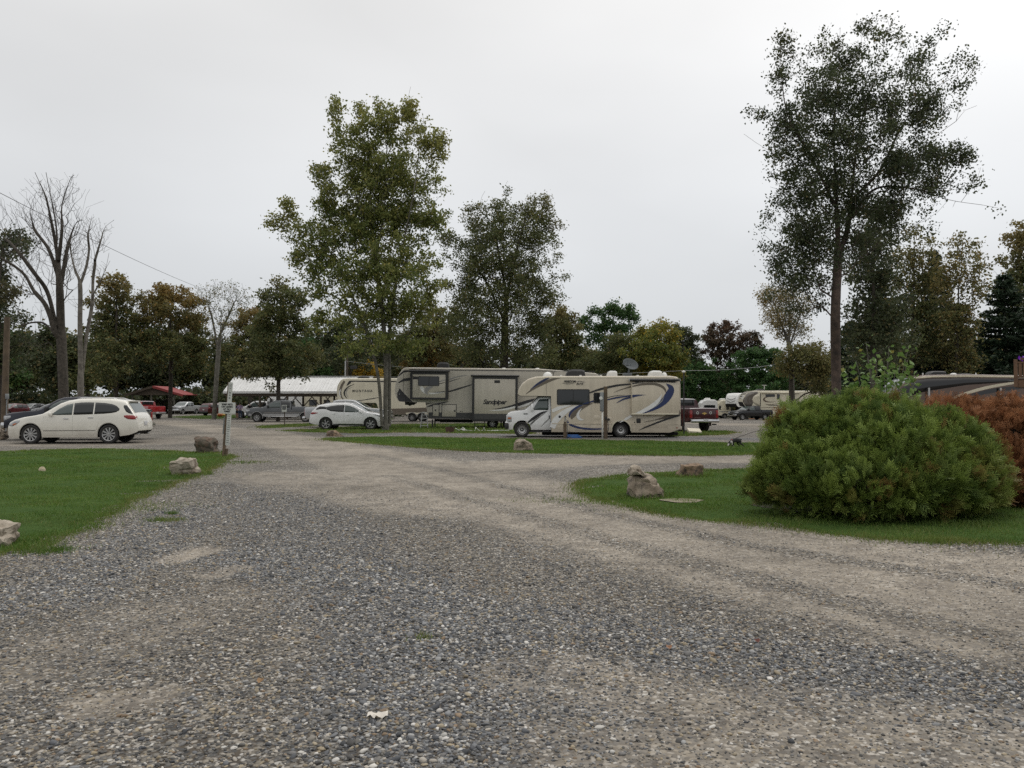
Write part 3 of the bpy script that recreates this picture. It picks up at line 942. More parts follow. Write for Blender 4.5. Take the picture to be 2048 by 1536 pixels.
# ------------------------------------------------------------------ the three big trees of the picture
tree('tall green maple with three pale stems beside the white crossover', 50.6, 769,
     [[(771, 858), (771, 800), (772, 720, .1), (764, 620, .2), (752, 520), (742, 400), (735, 270)],
      [(764, 852, -.2), (757, 760, -.3), (742, 690, -.4), (712, 610), (672, 520), (622, 470), (580, 430)],
      [(779, 850, .2), (779, 750, .3), (779, 660, .4), (800, 520), (828, 380), (842, 260)],
      [(752, 520), (715, 400), (690, 300), (672, 215)], [(752, 520), (770, 400), (775, 250)]],
     [(669, 212, 9, 26, .1, 1.6), (824, 218, 9, 26, .2, 1.6), (757, 218, 10, 22, .1, 1.6), (722, 222, 9, 22, .1, 1.6), (792, 226, 9, 22, .1, 1.5), (880, 285, 10, 20, .2, 1.4), (672, 232, 15, 42, .1), (688, 290, 28, 46), (728, 262, 28, 48), (770, 250, 28, 46), (817, 238, 14, 42, .15), (842, 272, 26, 48, .15), (868, 300, 20, 38, .2),
      (715, 350, 52, 55), (795, 350, 58, 55), (850, 380, 38, 45), (655, 368, 24, 44, .1), (648, 420, 30, 36), (575, 432, 16, 30, .25), (545, 446, 12, 14, .25, 1.4), (537, 434, 6, 8, .25, 1.4), (571, 408, 7, 14, .25, 1.4), (630, 345, 9, 16, .1, 1.2), (650, 338, 9, 16, .1, 1.2), (598, 462, 32, 32, .1),
      (640, 490, 40, 36), (685, 450, 48, 48), (606, 520, 26, 20, .1), (650, 545, 42, 30), (636, 584, 34, 20), (700, 560, 45, 45), (760, 450, 58, 55), (822, 450, 52, 46), (872, 440, 24, 26),
      (892, 383, 10, 5), (780, 540, 58, 55), (830, 535, 45, 42), (868, 590, 22, 26, .15), (645, 640, 36, 20), (700, 630, 50, 32), (770, 625, 58, 38), (830, 625, 42, 40, .1), (725, 690, 60, 24, 0, .6), (805, 690, 46, 26, 0, .6), (765, 330, 80, 105, 0, 1.1), (750, 430, 95, 90, 0, 1.1), (770, 560, 105, 85, 0, 1.0), (690, 500, 80, 70, 0, .8)],
     'maple', 1050, 42000, 0.180, bark=BARK_GREY, r_base=0.22, r_tip=0.008, spread=0.20, name='maple_tree', seed=11, tint=0.12, top_tint=0.25, up=0.9, soft=.13)
tree('dark leafy tree standing behind the roof of the slide-out trailer', 78, 1008,
     [[(1006, 852), (1008, 740), (1010, 650), (1012, 590), (1000, 520), (985, 450), (960, 420)], [(1012, 600), (1030, 520), (1050, 440), (1075, 405)], [(1008, 640), (970, 560), (930, 500)], [(1010, 650), (950, 620), (905, 590), (885, 565)]],
     [(945, 432, 22, 32, .1), (958, 475, 34, 36), (1000, 422, 20, 32), (1002, 470, 38, 38), (1066, 425, 34, 32, .1), (1092, 410, 20, 20, .2), (1062, 470, 44, 44), (1108, 452, 18, 18, .2), (900, 478, 26, 20), (922, 500, 28, 22),
      (958, 540, 44, 36), (1030, 540, 48, 40), (930, 575, 30, 22), (886, 566, 16, 14, .1, .5), (945, 610, 46, 32), (1000, 600, 56, 44), (1060, 585, 42, 32), (1096, 592, 28, 28), (1118, 552, 14, 8, 0, .4), (960, 650, 62, 42), (1040, 650, 58, 40),
      (1010, 520, 90, 110, 0, 1.0), (1080, 645, 36, 36), (980, 700, 74, 34), (1060, 700, 56, 32), (910, 660, 34, 44)],
     'olive', 800, 36000, 0.21, bark=BARK, r_base=0.42, r_tip=0.011, spread=0.30, seed=12, tint=0.08)
ZL = (1480, 20, 2.021)
def zl(lst):
    return [(ZL[0] + l[0] / ZL[2], ZL[1] + l[1] / ZL[2], l[2] / ZL[2], l[3] / ZL[2], *l[4:]) for l in lst]
tree('very tall dark tree with a straight bare lower trunk behind the green bush', 38, 1675,
     [[(1675, 878), (1672, 740), (1671, 620), (1676, 500), (1672, 380), (1668, 260), (1680, 120)], [(1676, 505), (1692, 470), (1703, 400), (1712, 300), (1735, 200), (1768, 110), (1782, 45)],
      [(1703, 400), (1760, 340), (1800, 260), (1850, 190), (1915, 150)], [(1674, 420), (1620, 310), (1575, 230), (1562, 130), (1560, 75)], [(1700, 440), (1750, 378), (1830, 378), (1900, 400), (1965, 410)]],
     zl([(180, 150, 55, 60, .1, .45), (370, 130, 66, 55, .1, .5), (560, 80, 76, 66, .1, .5), (430, 225, 80, 90), (340, 350, 100, 100), (500, 340, 66, 110), (165, 290, 52, 80, 0, .7), (75, 420, 46, 16, 0, .5), (180, 470, 66, 84), (230, 570, 86, 110),
      (420, 520, 104, 130), (600, 420, 56, 110), (690, 260, 66, 96, 0, .8), (760, 170, 40, 60, 0, .5), (880, 190, 46, 46, 0, .6), (940, 220, 26, 24, 0, .6), (890, 310, 34, 20, 0, .4), (740, 430, 66, 100), (760, 600, 86, 70), (880, 600, 66, 42), (935, 690, 36, 66, 0, .6),
      (800, 720, 86, 54), (1000, 800, 60, 12, 0, .12), (640, 640, 76, 84), (250, 760, 104, 120), (105, 810, 30, 26, 0, .6), (420, 760, 86, 100), (590, 790, 90, 70), (260, 930, 94, 84), (155, 1010, 46, 44, 0, .7), (420, 950, 70, 84, 0, .7), (620, 890, 70, 50, 0, .5),
      (225, 1080, 76, 84), (330, 1150, 56, 76, 0, .6), (240, 1230, 60, 50, 0, .4), (330, 560, 210, 370, 0, .7), (610, 600, 200, 330, 0, .45), (430, 860, 260, 260, 0, .6), (260, 1000, 150, 190, 0, .8), (650, 300, 260, 200, 0, .25), (800, 640, 120, 130, 0, .5)]),
     'dark', 1150, 42000, 0.128, bark=BARK_RED, r_base=0.225, r_tip=0.0065, spread=0.20, seed=13, tint=0.04, up=0.7, bare_k=0.16, soft=.12)
tree('thin dark tree growing close behind the very tall right trunk', 47, 1746,
     [[(1744, 870), (1746, 700), (1747, 560), (1748, 440)]],
     [(1748, 445, 22, 30, 0, .6), (1745, 490, 40, 40), (1735, 545, 45, 40), (1765, 560, 40, 45), (1750, 620, 55, 45), (1725, 670, 40, 40), (1780, 660, 50, 45), (1755, 710, 60, 40)],
     'dark', 200, 9000, 0.18, r_base=0.17, spread=0.25, seed=14)

# ------------------------------------------------------------------ bare trees on the left
tree('big bare dead tree with spreading limbs at the left edge', 60, 127,
     [[(128, 858), (126, 760), (122, 660), (119, 570), (113, 500), (100, 430), (90, 390), (70, 345)],
      [(112, 668), (92, 612), (68, 582), (45, 545), (0, 514)], [(112, 650), (95, 585), (70, 548), (30, 496), (0, 468)], [(118, 560), (98, 500), (70, 460), (60, 425)],
      [(117, 520), (124, 460), (124, 410), (140, 360), (148, 350)], [(121, 580), (134, 500), (150, 450), (165, 440)], [(113, 500), (112, 450), (92, 345)], [(117, 676), (90, 648), (66, 645), (40, 652)]],
     [(80, 380, 30, 32), (110, 395, 34, 40), (140, 385, 28, 40), (55, 435, 34, 28), (40, 470, 34, 30), (15, 420, 22, 28), (90, 440, 34, 40), (135, 450, 34, 40), (160, 470, 24, 30), (65, 500, 36, 30), (20, 490, 26, 24, 0, .6), (130, 520, 36, 30), (40, 540, 30, 24, 0, .6), (80, 590, 40, 40, 0, .5), (60, 690, 40, 30, 0, .5), (20, 560, 40, 40, 0, .6), (90, 480, 80, 100, 0, .8), (0, 480, 40, 50, 0, .5), (150, 560, 30, 40, 0, .4)],
     'dark', 1000, 0, 0.2, bark=BARK, r_base=0.35, r_tip=0.007, bare_k=.2, limb_k=.95, name='bare_tree', seed=21, up=1.1)
tree('slim dead tree with a pale barkless trunk and broken forked top', 56, 161,
     [[(162, 858), (161, 740), (160, 650), (160, 570), (150, 540), (142, 505), (140, 480)], [(160, 570), (172, 535), (178, 500), (176, 470), (182, 440)],
      [(163, 760), (172, 680), (184, 610), (186, 560), (190, 520), (184, 480), (178, 460)], [(186, 590), (203, 558), (213, 530), (218, 506)], [(190, 520), (202, 480), (210, 455), (228, 440)], [(210, 540), (220, 522)]],
     [(150, 490, 22, 24), (178, 455, 22, 30), (200, 480, 20, 24), (215, 455, 14, 12, 0, .5), (165, 530, 26, 24), (195, 540, 20, 20, 0, .6), (150, 610, 16, 20, 0, .5)],
     'dark', 300, 0, 0.2, bark=BARK_PALE, r_base=0.21, r_tip=0.007, name='bare_tree', seed=22, up=0.9)
tree('dark ivy covered tree cut off by the left edge of the photo', 66, 0,
     [[(-2, 858), (0, 720), (-4, 600), (6, 500), (20, 470)]],
     [(30, 478, 26, 20), (45, 505, 22, 18), (12, 500, 26, 24), (-10, 540, 30, 30), (15, 590, 30, 22, .3), (-5, 630, 40, 36), (35, 640, 26, 20), (30, 690, 36, 26), (0, 720, 50, 30), (-40, 600, 60, 70), (-60, 700, 60, 60)],
     'dark', 220, 9000, 0.24, r_base=0.3, spread=0.32, seed=23, tint=0.1)

# ------------------------------------------------------------------ the row of trees behind the park
row = [
    # label, d, base, trunks, lobes, leaf, n_attr, n_leaf, size, kwargs
    ('light olive tree with a rounded top right of the bare trees', 92, 232, [[(232, 840), (232, 720), (233, 620), (232, 570)]],
     [(225, 570, 26, 24, .3), (250, 590, 26, 24, .2), (205, 600, 24, 26, .2), (235, 630, 44, 34), (205, 670, 40, 40), (260, 670, 36, 36), (230, 720, 60, 40)], 'olive', 190, 10000, .30, dict(seed=31, tint=.2, top_tint=.4)),
    ('broad tree with an orange autumn top left of the grey bare tree', 96, 340, [[(340, 840), (342, 720), (340, 620)]],
     [(345, 585, 36, 18, .55), (320, 600, 26, 16, .45), (375, 600, 24, 18, .55), (310, 625, 34, 30, .25), (350, 640, 50, 36, .1), (385, 640, 30, 34, .25), (300, 680, 40, 40), (350, 700, 60, 40), (395, 700, 32, 40)], 'orange', 220, 13000, .30, dict(seed=32, tint=.15)),
    ('fine twigged grey bare tree between two orange topped trees', 88, 437, [[(428, 840), (434, 740), (440, 670), (444, 620)], [(436, 700), (425, 640), (415, 600)], [(440, 670), (462, 620), (475, 590)]],
     [(440, 582, 30, 22), (410, 590, 22, 20), (470, 590, 26, 24), (425, 620, 26, 24), (460, 630, 32, 26), (490, 610, 18, 20), (440, 660, 30, 26)], 'olive', 330, 1300, .16, dict(seed=33, bark=BARK_GREY, name='bare_tree', r_tip=.010, up=1.5, tint=.4)),
    ('dense dark tree with an orange flush left of the white pavilion roof', 100, 500, [[(500, 840), (500, 720), (500, 640)]],
     [(498, 632, 28, 20, .5), (485, 660, 30, 26, .3), (520, 660, 26, 28, .2), (500, 700, 46, 36), (480, 740, 46, 34), (530, 740, 40, 34)], 'orange', 170, 10000, .30, dict(seed=34, tint=.12)),
    ('slender olive tree with its trunk in front of the white pavilion roof', 78, 556, [[(556, 842), (557, 760), (559, 680), (562, 600), (560, 565)]],
     [(560, 572, 20, 18, .2), (540, 600, 22, 22), (585, 600, 24, 22), (558, 630, 40, 26), (535, 665, 36, 26), (590, 660, 36, 26), (555, 700, 56, 28), (500, 740, 40, 20, .1, .8), (610, 720, 36, 30, .1, .8), (560, 740, 50, 20), (534, 773, 14, 12, .1, .5)], 'olive', 240, 12000, .26, dict(seed=35, tint=.12, r_base=.2)),
    ('bright green bushy tree behind the white pavilion roof', 112, 634, [[(634, 832), (634, 760), (634, 700)]],
     [(634, 690, 40, 26), (610, 720, 36, 30), (655, 725, 36, 30), (634, 750, 56, 26)], 'green', 120, 8000, .34, dict(seed=36, tint=.05)),
    ('small yellow autumn tree behind the cream trailer roof', 118, 720, [[(720, 832), (720, 760), (718, 730)]],
     [(728, 738, 26, 14, .8), (706, 716, 16, 18, .5), (745, 750, 20, 14, .9), (700, 745, 18, 20, .3)], 'yellow', 90, 3800, .34, dict(seed=37, tint=.4)),
    ('dark tree filling the gap behind the tall maple stems', 105, 700, [[(700, 840), (700, 740), (700, 680)]],
     [(680, 660, 36, 30), (720, 670, 40, 34), (660, 690, 40, 30), (740, 700, 46, 40), (690, 720, 60, 30), (800, 700, 50, 40)], 'dark', 160, 9000, .32, dict(seed=38)),
    ('russet tinted tree behind the front of the slide-out trailer', 100, 860, [[(860, 835), (860, 760), (862, 700)]],
     [(850, 712, 34, 20, .9), (880, 690, 40, 34, .2), (830, 690, 40, 40), (870, 650, 40, 34, .1), (840, 730, 40, 20, .5)], 'orange', 160, 9000, .30, dict(seed=39)),
    ('olive tree with a ragged top right of the dark leafy tree', 96, 1125, [[(1125, 835), (1122, 740), (1120, 670)]],
     [(1115, 625, 18, 18, .4), (1135, 650, 26, 24, .2), (1110, 665, 28, 30, .1), (1145, 690, 24, 28), (1120, 720, 40, 26), (1165, 722, 24, 24, .1)], 'olive', 160, 7000, .30, dict(seed=40, tint=.15)),
    ('open crowned tree with separate round leaf tufts above the satellite dish', 105, 1222, [[(1222, 835), (1220, 760), (1218, 700), (1226, 640)], [(1218, 700), (1190, 660), (1175, 640)], [(1220, 700), (1250, 660), (1262, 635)]],
     [(1190, 625, 20, 14), (1172, 645, 16, 14), (1226, 620, 18, 14), (1250, 625, 20, 14), (1265, 640, 14, 12), (1205, 655, 24, 18), (1245, 660, 22, 18), (1190, 680, 20, 14, 0, .6), (1226, 690, 26, 18), (1215, 725, 40, 22, .1)], 'green', 190, 7500, .30, dict(seed=41, tint=.1, up=.8, spread=.3)),
    ('bright yellow green tree behind the rear of the tan motorhome', 90, 1312, [[(1312, 840), (1312, 760), (1314, 680)]],
     [(1318, 655, 18, 14, .3), (1295, 672, 24, 20, .15), (1335, 675, 28, 22, .15), (1310, 705, 44, 28), (1275, 715, 26, 24), (1350, 715, 24, 26), (1315, 740, 50, 22, .2)], 'yellow', 200, 11000, .28, dict(seed=42, tint=.15)),
    ('dull olive tree behind the middle of the tan motorhome', 92, 1250, [[(1250, 840), (1250, 770), (1248, 710)]],
     [(1240, 690, 28, 22), (1225, 720, 30, 24), (1265, 725, 28, 24), (1180, 735, 30, 18), (1245, 745, 50, 16)], 'olive', 130, 6000, .28, dict(seed=43)),
    ('dark green tree peeking out beside the yellow green tree', 138, 1372, [[(1372, 832), (1370, 760), (1368, 690)]],
     [(1358, 668, 18, 16), (1380, 685, 20, 20), (1372, 715, 28, 26), (1390, 735, 20, 20)], 'dark', 120, 5500, .34, dict(seed=44)),
    ('low dense green tree behind the maroon pickup cab', 136, 1398, [[(1398, 842), (1398, 800), (1398, 760)]],
     [(1398, 805, 46, 16), (1398, 738, 34, 22), (1380, 760, 30, 26), (1425, 765, 30, 28), (1400, 785, 46, 22), (1440, 790, 24, 20)], 'green', 150, 8500, .38, dict(seed=45, tint=.05)),
    ('tall dark russet tree standing above the white trailer', 142, 1462, [[(1462, 832), (1462, 770), (1460, 710), (1455, 670)]],
     [(1450, 660, 26, 16, .6), (1425, 680, 24, 20, .4), (1475, 680, 26, 20, .4), (1448, 705, 38, 24, .3), (1505, 678, 16, 14, .2), (1518, 695, 14, 14, .2), (1495, 705, 20, 16, .2), (1460, 745, 24, 24)], 'red', 190, 9500, .34, dict(seed=46, tint=.2)),
    ('round fresh green tree above the brown and cream trailer', 136, 1512, [[(1512, 838), (1512, 790), (1514, 740)]],
     [(1515, 785, 46, 20), (1525, 705, 22, 12), (1500, 718, 30, 20), (1545, 715, 26, 18), (1512, 745, 50, 28), (1490, 765, 30, 20), (1550, 755, 34, 24)], 'green', 200, 11500, .38, dict(seed=47, tint=.05)),
    ('pale sparse tree leaning in a fan shape left of the tall trunk', 64, 1588, [[(1588, 855), (1584, 780), (1582, 720), (1578, 690), (1560, 640), (1545, 600)], [(1580, 690), (1600, 630), (1612, 590)], [(1578, 690), (1580, 620), (1575, 580)]],
     [(1530, 595, 16, 22, .4), (1552, 600, 22, 28, .2), (1575, 600, 24, 30, .1), (1545, 635, 22, 22, .3), (1575, 645, 26, 24, .1), (1605, 620, 20, 28), (1570, 670, 18, 14, .2, .6), (1600, 660, 20, 18, 0, .6)], 'pale', 220, 4600, .15, dict(seed=48, r_base=.2, spread=.22, tint=.2, up=1.0, bark=BARK_GREY)),
    ('rusty brown leaved tree in front of the cream trailer end', 62, 1583, [[(1581, 858), (1582, 800), (1582, 760), (1590, 720)]],
     [(1592, 712, 30, 20, .15), (1625, 710, 30, 24, .3), (1575, 735, 26, 14, .2), (1612, 742, 34, 18, .2), (1645, 740, 24, 26, .25), (1640, 775, 20, 14, .1)], 'olive', 170, 5200, .19, dict(seed=49, r_base=.17, tint=.12)),
    ('sparse olive tree with see-through upright top left of the dark pines', 74, 1822, [[(1822, 870), (1824, 720), (1826, 600), (1830, 480)]],
     [(1830, 475, 30, 26, .2, .35), (1805, 520, 34, 30, .2, .5), (1850, 520, 30, 34, .2, .5), (1825, 570, 40, 40, .1), (1800, 630, 44, 44), (1850, 640, 40, 44), (1825, 700, 56, 40)], 'olive', 260, 7500, .26, dict(seed=50, r_base=.2, tint=.2, up=1.4)),
    ('yellowish thin leaved tree between the pines at the right', 72, 1912, [[(1912, 880), (1914, 740), (1916, 620), (1920, 500)]],
     [(1925, 500, 30, 36, .2, .35), (1900, 560, 34, 44, .3, .5), (1945, 560, 30, 44, .2, .5), (1915, 640, 36, 50, .1), (1905, 700, 30, 44, .12), (1930, 720, 30, 36, .1)], 'olive', 260, 6500, .25, dict(seed=51, r_base=.2, tint=.35, up=1.4)),
    ('leafy tree with a yellowing top cut off by the right edge', 84, 2060, [[(2060, 870), (2058, 720), (2056, 600), (2056, 500)]],
     [(2045, 480, 34, 28, .5), (2080, 470, 50, 40, .3), (2030, 530, 36, 30, .2), (2070, 560, 60, 40), (2020, 570, 30, 24), (2060, 620, 60, 40)], 'olive', 200, 9000, .30, dict(seed=52, tint=.15, r_base=.3)),
]
for lb, d_, bpx, tr, lo, lf, na, nl, sz, kw in row:
    tree(lb, d_, bpx, tr, lo, lf, na, nl, sz, group='trees standing behind the campground', **kw)

# ------------------------------------------------------------------ dark pines on the right
def pine(label, px, d, top_py, halfw, seed):
    rg = np.random.default_rng(seed)
    x = PX(px, d)
    base = np.array([x, d, float(ground_height(x, d)) - 0.05])
    H = float(P(px, top_py, d)[2] - base[2])
    root = thing('pine_tree', label, 'tree', base, 0, 'dark pines behind the bushes')
    mb = MB().tube([(0, 0, 0), (0.05, 0, H * 0.5), (0, 0.03, H)], [0.24, 0.13, 0.02], 8)
    C, O = [], []
    z = 1.2
    while z < H - 0.2:
        k = z / H
        reach = halfw * (1 - k) ** 0.75 * (0.55 + 0.45 * min(1, k * 4)) * rg.uniform(0.75, 1.2) + 0.15
        nb = int(rg.integers(5, 8))
        a0 = rg.uniform(0, 6.28)
        for j in range(nb):
            a = a0 + 6.28 * j / nb + rg.normal(0, 0.2)
            r_ = reach * rg.uniform(0.7, 1.15)
            tip = np.array([math.cos(a) * r_, math.sin(a) * r_, z + 0.10 * r_ + rg.normal(0, 0.1)])
            mid = np.array([math.cos(a) * r_ * .5, math.sin(a) * r_ * .5, z - 0.06 * r_])
            mb.tube([(0, 0, z), mid, tip], [0.035, 0.022, 0.008], 3, cap=False)
            n = int(34 * r_ + 10)
            t = rg.uniform(0.25, 1.05, n)
            p = np.array([0, 0, z]) * ((1 - t) ** 2)[:, None] + mid * (2 * t * (1 - t))[:, None] + tip * (t * t)[:, None]
            side = np.array([-math.sin(a), math.cos(a), 0])
            p = p + side * (rg.normal(0, 0.26, n) * r_ * 0.5)[:, None] + rg.normal(0, 0.07, (n, 3))
            C.append(p)
            O.append(np.tile(np.array([math.cos(a), math.sin(a), 0.15]) * 1.2, (n, 1)))
        z += rg.uniform(0.34, 0.55)
    mb.part('trunk', BARK, root)
    C, O = np.concatenate(C), np.concatenate(O)
    V, Fq = leaf_quads(C, 0.46, rg, droop=0.1, aspect=0.32, out=O)
    n = len(C)
    np_part('crown', V, Fq, LF['pine'], root, attrs={'tone': np.clip(rg.normal(.45, .28, n), 0, 1), 'tint': (rg.random(n) < .06) * .5})
    return root
pine('broad dark pine directly behind the leafy sapling', 1760, 78, 560, 4.6, 61)
pine('dark pine right of the sparse olive tree', 1872, 80, 500, 4.4, 62)
pine('dense layered pine behind the wooden deck corner', 2012, 76, 545, 5.2, 63)
pine('dark pine half hidden between the rusty tree and the tall trunk', 1700, 84, 640, 3.8, 64)
pine('dark pine at the far right edge above the deck', 2090, 72, 560, 5.0, 65)

# ------------------------------------------------------------------ the wood behind everything: a few kinds of tree, copied
def proto_tree(leaf, H, wid, seed, nl, size):
    rg = np.random.default_rng(seed)
    lobes = []
    for k in range(9):
        z = H * rg.uniform(0.38, 0.9)
        r_ = wid * (1.0 - 0.55 * (z / H - 0.3)) * rg.uniform(0.45, 0.7)
        a = rg.uniform(0, 6.28); o_ = wid * rg.uniform(0.1, 0.6)
        lobes.append((math.cos(a) * o_, math.sin(a) * o_, z, r_, r_, r_ * 0.8, rg.random() * 0.3))
    att, _ = sample_lobes(lobes, 130, rg)
    att[:, 2] = np.clip(att[:, 2], 1.0, H)
    pos, par, rad, istr, cnt, tip = grow([[np.array([0, 0, 0.]), np.array([.1, 0, H * .4]), np.array([-.1, .1, H * .8])]], att, .02, .26, rg)
    V1, F1 = limb_mesh(pos, par, rad, istr | (rad > .05), 5)
    host = np.where(~istr & (cnt <= 4))[0]
    hi = rg.choice(host, nl)
    c = pos[hi] + rg.normal(0, 0.5, (nl, 3)); c[:, 2] = np.maximum(c[:, 2], 0.3)
    V2, F2 = leaf_quads(c, size, rg)
    tone = np.clip(.42 + rg.normal(0, .2, len(pos))[hi] + rg.normal(0, .2, nl), 0, 1)
    tint = (rg.random(nl) < .12) * rg.random(nl) + 0.25 * rg.random(len(pos))[hi] * (rg.random() > .4)
    m1 = np_mesh('trunk', V1, F1, BARK)
    m2 = np_mesh('crown', V2, F2, LF[leaf], {'tone': tone, 'tint': np.clip(tint, 0, 1)})
    return m1, m2

KINDS_ = [('dark green tree in the wood behind the campground', 'dark', 12.5, 4.2), ('olive green tree in the wood behind the campground', 'olive', 13.0, 4.0), ('autumn orange tree in the wood behind the campground', 'orange', 11.5, 3.8), ('fresh green tree in the wood behind the campground', 'green', 11.0, 4.0), ('russet dark tree in the wood behind the campground', 'red', 12.0, 4.0)]
protos = []
for i, (lb, lf, H_, wd_) in enumerate(KINDS_):
    protos.append(proto_tree(lf, H_, wd_, 70 + i, 8000, 0.5))
rgb_ = np.random.default_rng(99)
slots = []
for k in range(64):
    px = -420 + 2900 * (k + rgb_.uniform(0.1, 0.9)) / 64
    d_ = float(rgb_.choice([126, 138, 152, 168]) + rgb_.uniform(-4, 4))
    if 1330 < px < 1760 or 200 < px < 430: d_ = max(d_, 145 + rgb_.uniform(0, 20))
    slots.append((px, d_))
for px, d_ in slots:
    i = int(rgb_.choice(5, p=[.38, .36, .06, .14, .06]))
    lb, lf, H_, wd_ = KINDS_[i]
    x = PX(px, d_)
    # the skyline is high on the left and drops on the right half
    top = np.interp(px, [-400, 100, 250, 600, 900, 1150, 1420, 1530, 1700, 2100], [640, 655, 650, 672, 668, 690, 720, 738, 690, 640]) + rgb_.uniform(-8, 18)
    s = float(P(px, top, d_)[2]) / H_
    root = thing('broadleaf_tree', lb, 'tree', (x, d_, float(ground_height(x, d_)) - 0.05), rgb_.uniform(0, 6.28), lb.replace(' tree in', ' trees in'))
    root.scale = (s * rgb_.uniform(.9, 1.25),) * 2 + (s,)
    for nm, me_ in zip(('trunk', 'crown'), protos[i]):
        o = bpy.data.objects.new(nm, me_)
        col.objects.link(o); o.parent = root

# undergrowth along the edge of the wood
def undergrowth():
    rg = np.random.default_rng(5)
    C, S, T = [], [], []
    for k in range(720):
        px = rg.uniform(-500, 2500)
        d_ = rg.uniform(106, 165) if px > 250 else rg.uniform(100, 165)
        if 1330 < px < 1760 or -150 < px < 620: d_ = rg.uniform(140, 170)
        x = PX(px, d_)
        h = rg.uniform(1.4, 5.2) * (1.0 if d_ > 122 else 0.5)
        r_ = rg.uniform(1.6, 4.0)
        n = int(95 * r_ * h / 5)
        p = unit(rg.normal(0, 1, (n, 3))) * (rg.random(n) ** .4)[:, None]
        p = p * np.array([r_, r_, h * 0.55]) + np.array([x, d_, h * 0.45])
        p = p[p[:, 2] > -0.5]
        C.append(p); T.append(np.clip(rg.normal(.4, .2) + rg.normal(0, .2, len(p)), 0, 1)); S.append((rg.random(len(p)) < .15) * rg.random(len(p)))
    C = np.concatenate(C); n = len(C)
    V, Fq = leaf_quads(C, 0.62, rg, droop=0.2, aspect=0.8)
    o = np_part('undergrowth', V, Fq, LF['dark'], attrs={'tone': np.concatenate(T), 'tint': np.concatenate(S)})
    tag(o, kind='stuff')
    print('undergrowth leaves', n)
undergrowth()

# ------------------------------------------------------------------ the clipped conifer bushes at the right
BUSH_GREEN = leaf_mat('conifer_spray', (0.060, 0.104, 0.022), (0.205, 0.275, 0.056), (0.23, 0.105, 0.040), rough=0.6, transl=0.2)
BUSH_BROWN = leaf_mat('dead_conifer_spray', (0.150, 0.066, 0.028), (0.36, 0.165, 0.075), (0.075, 0.034, 0.018), rough=0.7, transl=0.2)
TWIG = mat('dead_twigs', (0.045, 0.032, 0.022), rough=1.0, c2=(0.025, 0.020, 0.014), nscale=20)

def spray_proto(rg, nl=4):
    """a flat feathery spray in the (x along, y across) plane, length 1: narrow leaflets off a stem"""
    V, F_ = [], []
    def leaf(ax, ay, ang, l, w_):
        d = np.array([math.cos(ang), math.sin(ang)]); s = np.array([-d[1], d[0]])
        o = len(V)
        a = np.array([ax, ay])
        for q in (a, a + d * l * .55 + s * w_, a + d * l, a + d * l * .55 - s * w_):
            V.append((q[0], q[1], 0.05 * math.sin(3 * q[0]) - 0.12 * q[0] ** 2))
        F_.append((o, o + 1, o + 2, o + 3))
    leaf(0, 0, 0, 1.0, 0.035)
    for i in range(nl):
        t = 0.18 + 0.62 * i / (nl - 1)
        for s in (-1, 1):
            leaf(t, 0, s * 0.7, 0.50 * (1 - 0.45 * t), 0.040)
    return np.array(V), np.array(F_)

